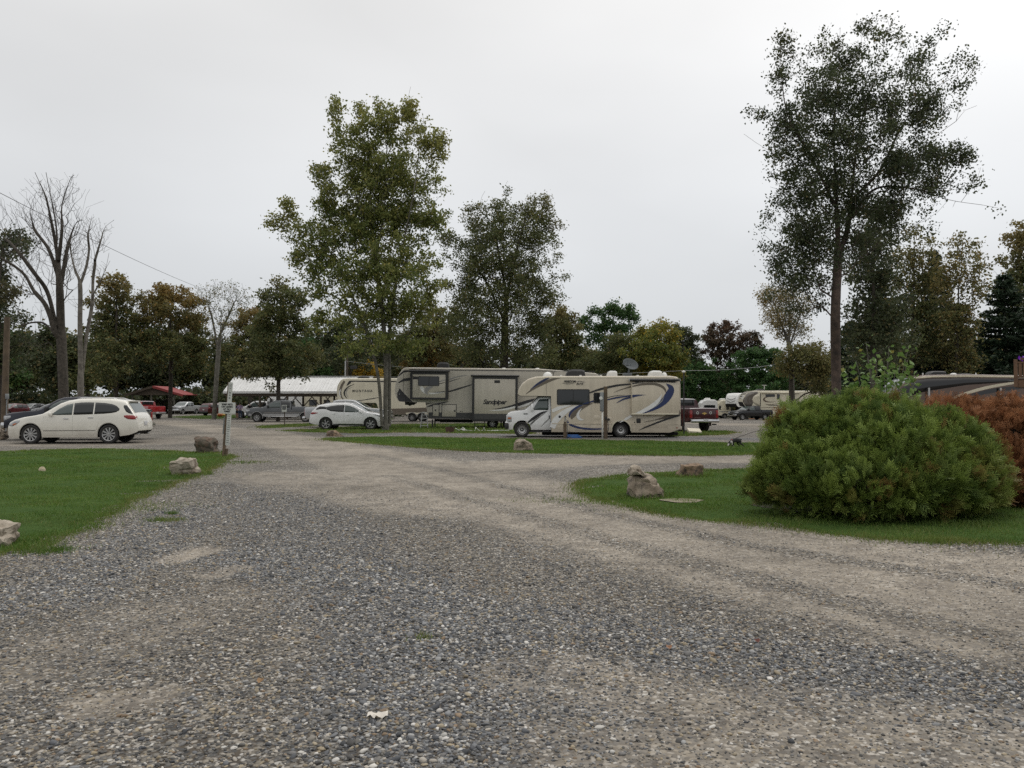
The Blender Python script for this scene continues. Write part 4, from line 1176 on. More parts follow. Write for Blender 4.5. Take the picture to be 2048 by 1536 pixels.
def conifer_bush(label, d, lobes_px, n_tuft, material, seed, size=0.12, brown=0.1, per=20, low=0.20):
    rg = np.random.default_rng(seed)
    cx = PX(lobes_px[0][0], d)
    base = np.array([cx, d, float(ground_height(cx, d))])
    lobes = []
    for l in lobes_px:
        rx, rz = l[2] * d / F_PX, l[3] * d / F_PX
        c = P(l[0], l[1], d + (l[5] if len(l) > 5 else 0.0)) - base
        lobes.append((*c, rx, (l[6] if len(l) > 6 else max(rx * .85, rz * .85)), rz, l[4] if len(l) > 4 else 0))
    Lb = np.array(lobes)
    root = thing('conifer_bush', label, 'bush', base, 0, None)
    # tuft bases on the outside of the union of the lobes
    wt = (Lb[:, 3] * Lb[:, 5]) ** 0.8
    k = rg.choice(len(Lb), n_tuft * 3, p=wt / wt.sum())
    dirs = unit(rg.normal(0, 1, (len(k), 3)) + np.array([0, -0.25, 0.1]))
    p = Lb[k, :3] + dirs * Lb[k, 3:6] * rg.uniform(0.80, 1.035, len(k))[:, None]
    p += dirs * 0.05 * wav(p[:, 0] * 1.3, p[:, 2] * 1.3 + p[:, 1], .22, 1.0)[:, None]
    lump = wav(p[:, 0] * 1.0 + p[:, 1] * .6, p[:, 2] * 1.2 - p[:, 1] * .5, .30, 5.0)
    p += dirs * np.where(lump > 0, .05 * lump, .13 * lump)[:, None]
    inn = np.min(np.linalg.norm((p[:, None, :] - Lb[None, :, :3]) / Lb[None, :, 3:6], axis=2), axis=1)
    ok = (inn > 0.74) & (p[:, 2] > low + 0.06 * wav(p[:, 0], p[:, 1], .3, 3.0))
    p, k, dirs = p[ok][:n_tuft], k[ok][:n_tuft], dirs[ok][:n_tuft]
    nrm = unit(dirs / Lb[k, 3:6])
    nt_ = len(p)
    aim = unit(nrm + np.array([0, 0, 0.75]) + rg.normal(0, 0.30, (nt_, 3)))
    # sprays fan out of every tuft
    ti = np.repeat(np.arange(nt_), per)
    n = len(ti)
    d1 = unit(aim[ti] + rg.normal(0, 0.30, (n, 3)))
    s1 = rg.normal(0, 1, (n, 3)) + np.cross(d1, np.array([0, 0, 1.0])) * 0.2
    s1 = unit(s1 - d1 * np.sum(s1 * d1, 1, keepdims=True))
    nn = np.cross(d1, s1)
    org = p[ti] + rg.normal(0, 0.045, (n, 3)) - d1 * 0.04
    tsz = rg.uniform(0.75, 1.3, nt_)
    L_ = size * tsz[ti] * rg.uniform(0.65, 1.25, n)
    pv, pf = spray_proto(rg)
    V = org[:, None, :] + L_[:, None, None] * (pv[None, :, 0:1] * d1[:, None, :] + pv[None, :, 1:2] * s1[:, None, :] + pv[None, :, 2:3] * nn[:, None, :])
    V = V.reshape(-1, 3)
    nv, nf = len(pv), len(pf)
    Fq = (np.arange(n)[:, None, None] * nv + pf[None]).reshape(-1, 4)
    ttone = np.clip(0.45 + rg.normal(0, 0.25, nt_) + 0.28 * wav(p[:, 0], p[:, 2], .5, 2.0), 0, 1)
    patch = np.clip(wav(p[:, 0] + p[:, 1], p[:, 2] * 1.4, .42, 7.0) - 0.66, 0, 1) * 1.6
    ttint = np.clip(Lb[k, 6] * rg.uniform(.3, 1.4, nt_) + patch * (brown > 0) + (rg.random(nt_) < brown * .35) * .6, 0, 1)
    tone = np.clip(np.repeat(ttone[ti] + rg.normal(0, .14, n), nf) + np.tile(np.concatenate([[.0], np.repeat(np.linspace(-.12, .25, (nf - 1) // 2), 2)]), n), 0, 1)
    tint = np.clip(np.repeat(ttint[ti] * rg.uniform(.5, 1.2, n), nf), 0, 1)
    np_part('foliage', V, Fq, material, root, attrs={'tone': tone, 'tint': tint})
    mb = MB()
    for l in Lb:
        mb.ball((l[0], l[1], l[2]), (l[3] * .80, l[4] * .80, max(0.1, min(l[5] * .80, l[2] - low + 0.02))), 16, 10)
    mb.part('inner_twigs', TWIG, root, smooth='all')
    st = MB()
    for q in range(9):
        a = rg.uniform(-1, 1) * Lb[0, 3] * .8
        st.tube([(a * .5, rg.uniform(-.2, .2), -0.05), (a * .8, rg.uniform(-.5, .1), .25), (a * 1.1, -0.3, .55)], [.03, .022, .012], 5)
    tag(st.part('stem', BARK, root), kind='stuff')
    return root

conifer_bush('large green clipped conifer bush with rusty patches on the right lawn', 12.3,
             [(1740, 922, 164, 120, 0, 0.25, 1.35), (1606, 950, 92, 76, 0, -.1), (1634, 892, 90, 86, 0, .15), (1872, 930, 112, 94, .04, 0), (1890, 960, 104, 68, .2, -.3), (1950, 958, 56, 78, .75, .15), (1728, 856, 98, 58, 0, .15), (1720, 965, 160, 66, .02, -.42), (1556, 985, 50, 42, .12, -.1), (1800, 960, 150, 70, .03, -.40), (1650, 960, 110, 72, 0, -.32)],
             1850, BUSH_GREEN, 81, size=0.14, brown=0.10, per=25)
conifer_bush('dead rust brown conifer bush behind the green bush', 14.0,
             [(1995, 905, 150, 108, 0, 0.2), (1905, 870, 92, 66, 0, 0), (2070, 905, 125, 98, 0, 0), (2050, 965, 130, 84, 0, -.5), (2010, 980, 80, 80, 0, -.5)],
             1300, BUSH_BROWN, 82, size=0.13, brown=0, per=20, low=0.08)

# leafy sapling behind the bushes
def sapling():
    rg = np.random.default_rng(17)
    d = 15.5
    x = PX(1765, d)
    base = np.array([x, d, float(ground_height(x, d))])
    root = thing('sapling', 'young sapling with large bright leaves behind the green bush', 'sapling', base)
    SL = leaf_mat('sapling_leaf', (0.090, 0.165, 0.038), (0.19, 0.29, 0.085), (0.27, 0.23, 0.06), rough=0.45, transl=0.3)
    stems = MB(); C, O = [], []
    for px, py in ((1732, 684), (1712, 722), (1752, 720), (1778, 692), (1818, 690), (1800, 730), (1835, 745), (1690, 740), (1830, 765), (1770, 735), (1715, 752), (1795, 770), (1745, 756), (1735, 715), (1790, 745), (1700, 765), (1815, 720), (1760, 760), (1775, 715)):
        tipp = P(px, py, d + rg.uniform(-.45, .45)) - base
        a = np.array([rg.normal(0, .06), rg.normal(0, .06), 0.0])
        m_ = np.array([tipp[0] * .45, tipp[1] * .45, tipp[2] * .55])
        pts = catmull([a, m_, tipp], 6)
        stems.tube(pts, list(np.linspace(.014, .004, len(pts))), 5)
        nl = 46
        t = np.linspace(.30, 1, nl)
        pp = np.array(pts)
        ii = t * (len(pts) - 1)
        lo = np.minimum(ii.astype(int), len(pts) - 2)
        q = pp[lo] + (pp[lo + 1] - pp[lo]) * (ii - lo)[:, None]
        o_ = rg.normal(0, 1, (nl, 3)) * np.array([1, 1, .35])
        q = q + unit(o_) * rg.uniform(.05, .17, (nl, 1))
        C.append(q); O.append(unit(o_) * 1.6)
    tag(stems.part('stem', BARK_GREY, root, smooth='all'), kind='stuff')
    C, O = np.concatenate(C), np.concatenate(O)
    V, Fq = leaf_quads(C, 0.115, rg, droop=.5, aspect=.7, out=O)
    n = len(C)
    np_part('leaves', V, Fq, SL, root, attrs={'tone': rg.random(n), 'tint': (rg.random(n) < .12) * rg.random(n)})
sapling()
# ================================================================== VEHICLES
GLASS = mat('tinted_glass', (0.012, 0.014, 0.015), rough=0.04, spec=0.6, c2=(0.016, 0.018, 0.019), nscale=1)
GLASS_L = mat('clear_car_glass', (0.055, 0.075, 0.072), rough=0.04, spec=0.7, c2=(0.085, 0.105, 0.10), nscale=1.5)
RUBBER = mat('tyre_rubber', (0.018, 0.018, 0.018), rough=0.85, c2=(0.032, 0.030, 0.028), nscale=14)
ALLOY = mat('alloy', (0.46, 0.46, 0.46), rough=0.35, metal=0.85, c2=(0.36, 0.355, 0.345), nscale=6)
ALLOY_D = mat('dark_alloy', (0.055, 0.055, 0.058), rough=0.45, metal=0.5)
CHROME = mat('chrome', (0.62, 0.62, 0.62), rough=0.12, metal=1.0, c2=(0.55, 0.55, 0.55))
BLACK = mat('black_plastic', (0.016, 0.016, 0.017), rough=0.5, c2=(0.024, 0.024, 0.024), nscale=9)
UNDER = mat('underbody', (0.012, 0.012, 0.012), rough=0.95, c2=(0.020, 0.018, 0.016))
SEAM = mat('door_gap', (0.02, 0.02, 0.02), rough=0.9)
TAILRED = mat('tail_lamp', (0.30, 0.012, 0.012), rough=0.12, spec=0.6, c2=(0.18, 0.008, 0.008), nscale=8)
AMBER = mat('amber_lens', (0.42, 0.11, 0.02), rough=0.15, spec=0.6)
LENS = mat('lamp_lens', (0.45, 0.46, 0.47), rough=0.08, spec=0.7, c2=(0.22, 0.23, 0.24), nscale=7)
PLATE = mat('number_plate', (0.60, 0.60, 0.58), rough=0.5, c2=(0.45, 0.46, 0.50), nscale=14)
def paint(name, c, rough=0.28, coat=1.0, c2=None, metal=0.0):
    """car paint with a film of road dust low on the body"""
    m = mat(name, c, rough=rough, coat=coat if max(c) > .3 else .5, spec=.5 if max(c) > .3 else .3, c2=c2 or tuple(v * .93 for v in c), nscale=1.7, metal=metal, streak=.16 if rough > .33 else .06)
    if 'dust_mix' not in m.node_tree.nodes:
        t = m.node_tree
        b = t.nodes['Principled BSDF']
        src = b.inputs['Base Color'].links[0].from_socket
        tc = t.nodes.new('ShaderNodeTexCoord'); sp = t.nodes.new('ShaderNodeSeparateXYZ')
        n = t.nodes.new('ShaderNodeTexNoise'); n.inputs['Scale'].default_value = 4; n.inputs['Detail'].default_value = 6
        ad = t.nodes.new('ShaderNodeMath'); ad.operation = 'MULTIPLY_ADD'; ad.inputs[1].default_value = 0.5
        mr = t.nodes.new('ShaderNodeMapRange'); mr.inputs['From Min'].default_value = 0.95; mr.inputs['From Max'].default_value = 0.5
        mr.inputs['To Max'].default_value = 0.45 if max(c) > .3 else 0.10
        mx = t.nodes.new('ShaderNodeMixRGB'); mx.name = 'dust_mix'; mx.inputs[2].default_value = (0.20, 0.165, 0.125, 1)
        lk = t.links.new
        lk(tc.outputs['Object'], sp.inputs[0]); lk(tc.outputs['Object'], n.inputs['Vector'])
        lk(n.outputs['Fac'], ad.inputs[0]); lk(sp.outputs['Z'], ad.inputs[2]); lk(ad.outputs[0], mr.inputs['Value'])
        lk(mr.outputs[0], mx.inputs[0]); lk(src, mx.inputs[1]); lk(mx.outputs[0], b.inputs['Base Color'])
    return m

class Loft:
    """a closed body swept along x (front at small x). top / bottom contours, plan width, tumblehome above the belt"""
    def __init__(s, top, bot, W, belt, tumble=0.22, r=0.09, crown=0.03, nose=(0.9, 0.16), tail=(0.5, 0.06), sill=0.04, wheels=(), arch_r=0.4, wheel_z=0.35, smooth_top=True):
        s.tx, s.tz = np.array(top, float).T
        s.bx, s.bz = np.array(bot, float).T
        s.W, s.tumble, s.r, s.crown, s.nose, s.tail, s.sill = W / 2, tumble, r, crown, nose, tail, sill
        s.belt_x, s.belt_z = (np.array(belt, float).T if not isinstance(belt, (int, float)) else (np.array([0, 1.0]), np.array([belt, belt])))
        s.wheels, s.arch_r, s.wz = wheels, arch_r, wheel_z
        s.x0, s.x1 = s.tx[0], s.tx[-1]
    def zt(s, x): return np.interp(x, s.tx, s.tz)
    def belt(s, x): return np.interp(x, s.belt_x, s.belt_z)
    def zb(s, x):
        z = np.interp(x, s.bx, s.bz)
        for xa in s.wheels:
            d = np.abs(np.asarray(x, float) - xa)
            z = np.where(d < s.arch_r, np.maximum(z, s.wz + np.sqrt(np.maximum(s.arch_r ** 2 - d ** 2, 0))), z)
        return z
    def plan(s, x):
        a, k = s.nose; b, q = s.tail
        t = np.clip((s.x0 + a - x) / a, 0, 1); u = np.clip((x - s.x1 + b) / b, 0, 1)
        return s.W * (1 - k * t ** 2.4 - q * u ** 2.4)
    def y(s, x, z):
        """half width of the outer skin"""
        x, z = np.asarray(x, float), np.asarray(z, float)
        zt, be, zb0 = s.zt(x), s.belt(x), np.interp(x, s.bx, s.bz)
        w = s.plan(x)
        low = np.clip((be - z) / np.maximum(be - zb0, .05), 0, 1)
        w = w * (1 - s.sill * low ** 2.2) - 0.018 * np.clip(1 - low, 0, 1) ** 3
        w = w - s.tumble * np.clip(z - be, 0, 9)
        r = np.minimum(s.r, 0.45 * np.maximum(zt - np.minimum(be, zt - .05), .08))
        k = np.clip(z - (zt - r), 0, r)
        return w - (r - np.sqrt(np.maximum(r * r - k * k, 0)))
    def mesh(s, nst=70, nl=5, nu=4):
        xs = set(np.linspace(s.x0, s.x1, nst)) | set(s.tx) | set(s.bx)
        for xa in s.wheels:
            for q in np.linspace(0, math.pi, 17):
                xs.add(xa + s.arch_r * .9999 * math.cos(q))
        xs = np.array(sorted(x for x in xs if s.x0 <= x <= s.x1))
        xs = xs[np.concatenate([[True], np.diff(xs) > 1e-4])]
        rings = []
        for x in xs:
            zt, zb = float(s.zt(x)), float(s.zb(x))
            zb = min(zb, zt - .05)
            r = min(s.r, 0.45 * max(zt - min(float(s.belt(x)), zt - .05), .08))
            mid = min(max(float(s.belt(x)), zb + .02), zt - r)
            zz = list(np.linspace(zb, mid, nl)) + list(np.linspace(mid, zt - r, nu + 1)[1:] if zt - r > mid + 1e-4 else [mid] * nu)
            zz += [zt - r + r * math.sin(q) for q in (0.45, 0.95, 1.35)]
            pts = [(x, -float(s.y(x, z)), z) for z in zz]
            ye = -pts[-1][1]
            for f in (0.8, 0.4, 0.0):
                pts.append((x, -ye * f, zt + s.crown * (1 - f * f) - (zt - zz[-1]) * 0))
            full = pts + [(px, -py, pz) for px, py, pz in pts[-2::-1]]
            rings.append(full)
        return xs, rings, nl
    def build(s, mats, name, parent, label=None, smooth=32, nst=70):
        xs, rings, nl = s.mesh(nst)
        mb = MB()
        n = len(rings[0])
        vs = [p for r_ in rings for p in r_]
        fs, mi = [], []
        for i in range(len(rings) - 1):
            for k in range(n - 1):
                fs.append((i * n + k, i * n + k + 1, (i + 1) * n + k + 1, (i + 1) * n + k)); mi.append(0)
            fs.append((i * n + n - 1, i * n, (i + 1) * n, (i + 1) * n + n - 1)); mi.append(1)
        fs.append(tuple(range(n))[::-1]); mi.append(0)
        fs.append(tuple((len(rings) - 1) * n + k for k in range(n))); mi.append(0)
        mb.v = vs; mb.f = fs; mb.mi = mi
        return mb.part(name, mats, parent, smooth=smooth, label=label)
    def panel(s, xs, zlo, zhi, off=0.004, nz=4, nx=None, side=-1, thick=0.02):
        """a sheet lying on the flank between the curves zlo(x) and zhi(x), with a turned-in rim"""
        xs = np.array(xs, float)
        X = np.unique(np.concatenate([np.linspace(xs[0], xs[-1], nx or 14), xs]))
        lo, hi = np.interp(X, xs, zlo), np.interp(X, xs, zhi)
        V, F_ = [], []
        m = nz + 1
        for x, a, b in zip(X, lo, hi):
            for j in range(m):
                z = a + (b - a) * j / nz
                V.append((x, side * (float(s.y(x, z)) + off), z))
        nX = len(X)
        for i in range(nX - 1):
            for j in range(nz):
                q = (i * m + j, (i + 1) * m + j, (i + 1) * m + j + 1, i * m + j + 1)
                F_.append(q if side < 0 else q[::-1])
        if thick:
            rim = [i * m for i in range(nX)] + [(nX - 1) * m + j for j in range(1, m)] + [i * m + nz for i in range(nX - 2, -1, -1)] + [j for j in range(nz - 1, 0, -1)]
            o = len(V)
            for r_ in rim:
                x, y_, z = V[r_]
                V.append((x, y_ - side * thick, z))
            k = len(rim)
            for a in range(k):
                q = (rim[a], o + a, o + (a + 1) % k, rim[(a + 1) % k])
                F_.append(q if side < 0 else q[::-1])
        return MB().add(V, F_)
    def over(s, x0, x1, inset=0.08, off=0.006, n=9, zoff=None):
        """a pane lying on the upper face (windscreen, rear window) between two stations"""
        V, F_ = [], []
        X = np.linspace(x0, x1, n); m = 9
        for x in X:
            zt = float(s.zt(x)); e = 0.01
            sl = float((s.zt(x + e) - s.zt(x - e)) / (2 * e)); L_ = math.hypot(1, sl)
            yw = float(s.y(x, zt - 0.02)) - inset
            for j in range(m):
                f = -1 + 2 * j / (m - 1)
                V.append((x - sl / L_ * off, f * yw, zt + s.crown * (1 - min(1, abs(f * yw) / max(yw + inset, .1)) ** 2) + off / L_))
        for i in range(n - 1):
            for j in range(m - 1):
                F_.append((i * m + j, (i + 1) * m + j, (i + 1) * m + j + 1, i * m + j + 1))
        return MB().add(V, F_)

def swoosh(loft, pts, off=0.004, n=10, side=-1):
    """a painted stripe on the flank: pts (x, z, width); tapers along a smooth curve"""
    c = catmull(pts, n)
    V, F_ = [], []
    for i, p in enumerate(c):
        t = c[min(i + 1, len(c) - 1)][:2] - c[max(i - 1, 0)][:2]
        t = t / (np.linalg.norm(t) + 1e-9)
        nx, nz = -t[1], t[0]
        for k in (-.5, 0, .5):
            x, z = p[0] + nx * p[2] * k, p[1] + nz * p[2] * k
            V.append((x, side * (float(loft.y(x, z)) + off), z))
    for i in range(len(c) - 1):
        for j in range(2):
            F_.append((i * 3 + j, (i + 1) * 3 + j, (i + 1) * 3 + j + 1, i * 3 + j + 1))
    return MB().add(V, F_)

def wheel(parent, x, y, r, w_, side, spokes=9, rim_r=None, rim=None, style='spoke', dual=False):
    rim_r = rim_r or r * 0.66
    rim = rim or ALLOY
    o = bpy.data.objects.new('wheel', None); col.objects.link(o); o.parent = parent; o.location = (x, y, r)
    h = w_ / 2
    ty = MB()
    prof = [(rim_r, -h * .8), (r * .86, -h), (r * .965, -h * .82), (r, -h * .5), (r, h * .5), (r * .965, h * .82), (r * .86, h), (rim_r, h * .8)]
    ty.lathe(prof, 32, 'y')
    for k in range(40):                      # tread blocks
        q = 6.283 * k / 40
        ty.box((r * math.cos(q), 0, r * math.sin(q)), (0.012, w_ * .72, r * .09), Matrix.Rotation(-q, 3, 'Y'))
    ty.part('tyre', RUBBER, o, smooth=40)
    rb = MB()
    f = side * h * .78
    rb.lathe([(rim_r * 1.005, f), (rim_r * .985, f + side * .012), (rim_r * .92, f), (rim_r * .88, f - side * .06), (rim_r * .84, -f)], 32, 'y')
    if style == 'spoke':
        for k in range(spokes):
            q = 6.283 * (k + .25) / spokes
            m_ = Matrix.Rotation(-q, 3, 'Y')
            c = Vector((rim_r * .52, f - side * .012, 0))
            rb.box(m_ @ c, (rim_r * .82, .03, rim_r * .15), m_)
            for s2 in (-1, 1):
                q2 = q + s2 * .11
                m2 = Matrix.Rotation(-q2, 3, 'Y')
                rb.box(m2 @ Vector((rim_r * .68, f - side * .018, 0)), (rim_r * .48, .022, rim_r * .07), m2)
    else:                                    # pressed steel or simulator disc with holes suggested by raised pads
        rb.lathe([(rim_r * .9, f - side * .05), (rim_r * .72, f - side * .005), (rim_r * .5, f - side * .015), (rim_r * .34, f - side * .05)], 24, 'y')
        for k in range(8):
            q = 6.283 * k / 8
            rb.lathe([(0.0, f + side * .008), (rim_r * .07, f + side * .006), (rim_r * .08, f - side * .03)], 8, 'y', c=(rim_r * .42 * math.cos(q), 0, rim_r * .42 * math.sin(q)))
    rb.lathe([(0, f + side * .012), (rim_r * .17, f + side * .008), (rim_r * .2, f - side * .03)], 16, 'y')
    rb.part('rim', rim, o, smooth=35)
    dk = MB().lathe([(0, f - side * .09), (rim_r * .9, f - side * .09)], 24, 'y')
    dk.part('brake_disc', ALLOY_D, o)
    return o

def mirror(parent, x, y, z, m_, side, size=(.13, .2, .15)):
    o = MB().bbox((x, y + side * .13, z), size, .05).tube([(x + .03, y - side * .03, z - .03), (x, y + side * .08, z - .02)], .025, 6).part('mirror', m_, parent, smooth=40)
    return o

def seam_line(loft, pts, parent, side=-1, w_=0.009):
    swoosh(loft, [(x, z, w_) for x, z in pts], 0.0025, 5, side).part('door_gap', SEAM, parent)

def car(label, loc, rz, body_paint, spec, cat='car', name='parked_car', group=None):
    """builds a car from a spec dictionary; local x runs from the nose to the tail, the -y flank is its left side"""
    root = thing(name, label, cat, loc, rz, group)
    L_ = spec['loft']
    L_.build([body_paint, UNDER], 'body', root)
    for side in (-1, 1):
        for nm, xs, lo, hi, m_ in spec.get('windows', ()):
            L_.panel(xs, lo, hi, .005, side=side).part(nm, m_, root, smooth='all')
        for xs, lo, hi, hx, hz in spec.get('doors', ()):
            d_ = L_.panel(xs, lo, hi, .0045, nz=6, side=side, thick=.012).part('door', body_paint, root, smooth=40)
            yh = float(L_.y(hx, hz)) + .004
            MB().bbox((hx, side * (yh + .016), hz), (.20, .035, .038), .015).part('handle', spec.get('handle_mat', body_paint), d_, smooth=40)
            pts = [(xs[0], np.interp(xs[0], xs, hi)), (xs[0], np.interp(xs[0], xs, lo))]
            seam_line(L_, [(xs[0], hi[0]), (xs[0] + .005, .5 * (hi[0] + lo[0])), (xs[0], lo[0])], d_, side, .014)
        for nm, xs, lo, hi, off, m_ in spec.get('trim', ()):
            L_.panel(xs, lo, hi, off, nz=2, side=side, thick=.03).part(nm, m_, root, smooth=40)
        for xa in L_.wheels:
            # lip of the wheel arch
            pts = [(xa + (L_.arch_r + .012) * math.cos(q), L_.wz + (L_.arch_r + .012) * math.sin(q)) for q in np.linspace(-.15, math.pi + .15, 15)]
            V, F_ = [], []
            for x, z in pts:
                yy = float(L_.y(x, z))
                V += [(x, side * (yy + .012), z), (x, side * (yy - .16), z), (xa + (x - xa) * 1.09, side * (float(L_.y(xa + (x - xa) * 1.09, L_.wz + (z - L_.wz) * 1.09)) + .004), L_.wz + (z - L_.wz) * 1.09)]
            for i in range(len(pts) - 1):
                F_ += [(i * 3, i * 3 + 1, i * 3 + 4, i * 3 + 3), (i * 3, i * 3 + 3, i * 3 + 5, i * 3 + 2)]
            MB().add(V, F_).part('wheel_arch', spec.get('arch_mat', body_paint), root, smooth='all')
            yw = spec.get('track', L_.W - .14)
            wheel(root, xa, side * yw, spec['wr'], spec.get('ww', .25), side, spec.get('spokes', 9), spec.get('rim_r'), spec.get('rim_mat'))
        if 'mirror' in spec:
            mx, mz = spec['mirror'][:2]
            mirror(root, mx, side * float(L_.y(mx, mz)), mz, spec.get('mirror_mat', body_paint), side, spec.get('mirror_size', (.13, .2, .15)))
    for a, b, ins in spec.get('over', ()):
        nm = 'windscreen' if a < .5 * (L_.x0 + L_.x1) else 'rear_window'
        L_.over(a, b, ins).part(nm, spec.get('screen_mat', GLASS_L), root, smooth='all')
    for f in spec.get('extra', ()):
        f(root, L_, body_paint)
    return root

# -------- extras shared by the builders
def headlamp(xs, lo, hi, m_=None, nm='headlight'):
    def f(root, L_, pm):
        for side in (-1, 1):
            L_.panel(xs, lo, hi, .007, nz=3, side=side).part(nm, m_ or LENS, root, smooth='all')
    return f
def boxes(nm, m_, items, r=.02):
    def f(root, L_, pm):
        for c, d in items:
            MB().bbox(c, d, r).part(nm, m_ or pm, root, smooth=40)
    return f
def rails(x0, x1, y, m_, h=.05):
    def f(root, L_, pm):
        for s in (-1, 1):
            xs = np.linspace(x0, x1, 9)
            pts = [(x, s * (y - .05 * abs(2 * i / 8 - 1) ** 4), float(L_.zt(x)) + (h if 0 < i < 8 else .0)) for i, x in enumerate(xs)]
            MB().tube(pts, .018, 6).part('roof_rail', m_, root, smooth='all')
    return f

# ------------------------------------------------------------------ large crossover, pearl white, nearest car on the left
def enclave_spec():
    top = [(0, .62), (.03, .72), (.10, .84), (.30, .93), (.70, 1.03), (1.15, 1.10), (1.42, 1.16), (1.75, 1.38), (2.05, 1.57), (2.35, 1.68), (2.8, 1.75), (3.4, 1.765), (4.0, 1.745), (4.45, 1.69), (4.62, 1.63), (4.80, 1.38), (4.95, 1.16), (5.03, 1.05), (5.10, .88), (5.13, .60), (5.13, .55)]
    bot = [(0, .40), (.06, .30), (.3, .24), (.9, .24), (1.4, .25), (3.6, .25), (4.3, .27), (4.8, .34), (5.05, .44), (5.13, .50)]
    belt = [(0, .75), (.7, .95), (1.3, 1.06), (2.5, 1.09), (3.8, 1.13), (4.6, 1.17), (5.13, .95)]
    L_ = Loft(top, bot, 2.0, belt, tumble=.30, r=.11, crown=.03, nose=(.95, .26), tail=(.7, .13), wheels=(.98, 4.0), arch_r=.425, wheel_z=.375)
    gl = ('window', GLASS)
    return dict(loft=L_, wr=.375, ww=.25, spokes=10, rim_r=.265, handle_mat=MATS['chrome'],
        windows=[('window', [1.80, 2.05, 2.35, 2.57], [1.12, 1.115, 1.12, 1.125], [1.16, 1.36, 1.52, 1.565], GLASS_L),
                 ('window', [2.62, 2.9, 3.2, 3.38], [1.125, 1.13, 1.14, 1.145], [1.575, 1.605, 1.61, 1.605], GLASS),
                 ('window', [3.43, 3.8, 4.1, 4.28, 4.40], [1.15, 1.165, 1.19, 1.23, 1.30], [1.605, 1.585, 1.54, 1.47, 1.36], GLASS),
                 ('rear_quarter_window', [4.555, 4.66, 4.78, 4.90], [1.42, 1.25, 1.18, 1.155], [1.50, 1.50, 1.36, 1.175], GLASS)],
        doors=[([1.47, 1.60, 2.60], [.34, .34, .34], [1.07, 1.09, 1.105], 2.35, .98), ([2.605, 3.40, 3.54, 3.60], [.34, .34, .62, .80], [1.108, 1.14, 1.145, 1.15], 3.30, 1.02)],
        trim=[('side_molding', [1.48, 3.48], [.50, .51], [.53, .54], .012, CHROME), ('sill', [1.42, 3.55], [.255, .255], [.31, .31], .008, None)],
        over=[(1.48, 2.25, .10), (4.66, 4.93, .16)], mirror=(1.78, 1.15), arch_mat=None,
        extra=[headlamp([.06, .22, .42, .56], [.70, .68, .76, .88], [.76, .85, .91, .92]), headlamp([.24, .34, .42], [.72, .73, .78], [.76, .80, .81], AMBER, 'side_lamp'),
               headlamp([4.60, 4.74, 4.92, 5.06], [1.04, .96, .94, .95], [1.10, 1.11, 1.10, 1.06], TAILRED, 'taillight'),
               boxes('grille', CHROME, [((.045, 0, .62), (.06, .7, .22))]), boxes('fog_lamp_recess', BLACK, [((.10, -.62, .43), (.12, .22, .10)), ((.10, .62, .43), (.12, .22, .10))]),
               boxes('number_plate', PLATE, [((5.125, 0, .78), (.02, .36, .17))]), boxes('exhaust', CHROME, [((4.98, -.55, .36), (.2, .14, .07)), ((4.98, .55, .36), (.2, .14, .07))]),
               rails(2.6, 4.2, .66, CHROME, .035), boxes('rear_spoiler', None, [((4.62, 0, 1.66), (.22, 1.15, .05))])])

def fix(spec, pm):
    spec['arch_mat'] = spec.get('arch_mat') or pm
    spec['trim'] = [(a, b, c, d, e, m_ or pm) for a, b, c, d, e, m_ in spec.get('trim', ())]
    return spec

PEARL = paint('pearl_white_paint', (0.76, 0.735, 0.66), rough=.3)
WHITE = paint('white_paint', (0.80, 0.80, 0.80), rough=.3)
NAVY = paint('dark_navy_paint', (0.016, 0.018, 0.030), rough=.22)
GREYP = paint('grey_metallic_paint', (0.115, 0.12, 0.125), rough=.32, metal=.45)
SILVERP = paint('silver_paint', (0.42, 0.43, 0.44), rough=.3, metal=.35)
MAROON = paint('maroon_paint', (0.045, 0.005, 0.007), rough=.25)
REDP = paint('red_paint', (0.36, 0.015, 0.018), rough=.28)
BLACKP = paint('black_paint', (0.012, 0.012, 0.013), rough=.2)
REDD = paint('dark_red_paint', (0.075, 0.009, 0.012), rough=.28)

def place(px, d):
    x = PX(px, d)
    return x, d, float(ground_height(x, d))

x_, d_, z_ = place(20, 34.6)
o_ = car('pearl white family car on the gravel by the left lawn', (x_ + .30, d_, z_), R(5), PEARL, fix(enclave_spec(), PEARL), group=None, name='parked_car')
o_.scale = (1, 1, 1.04)

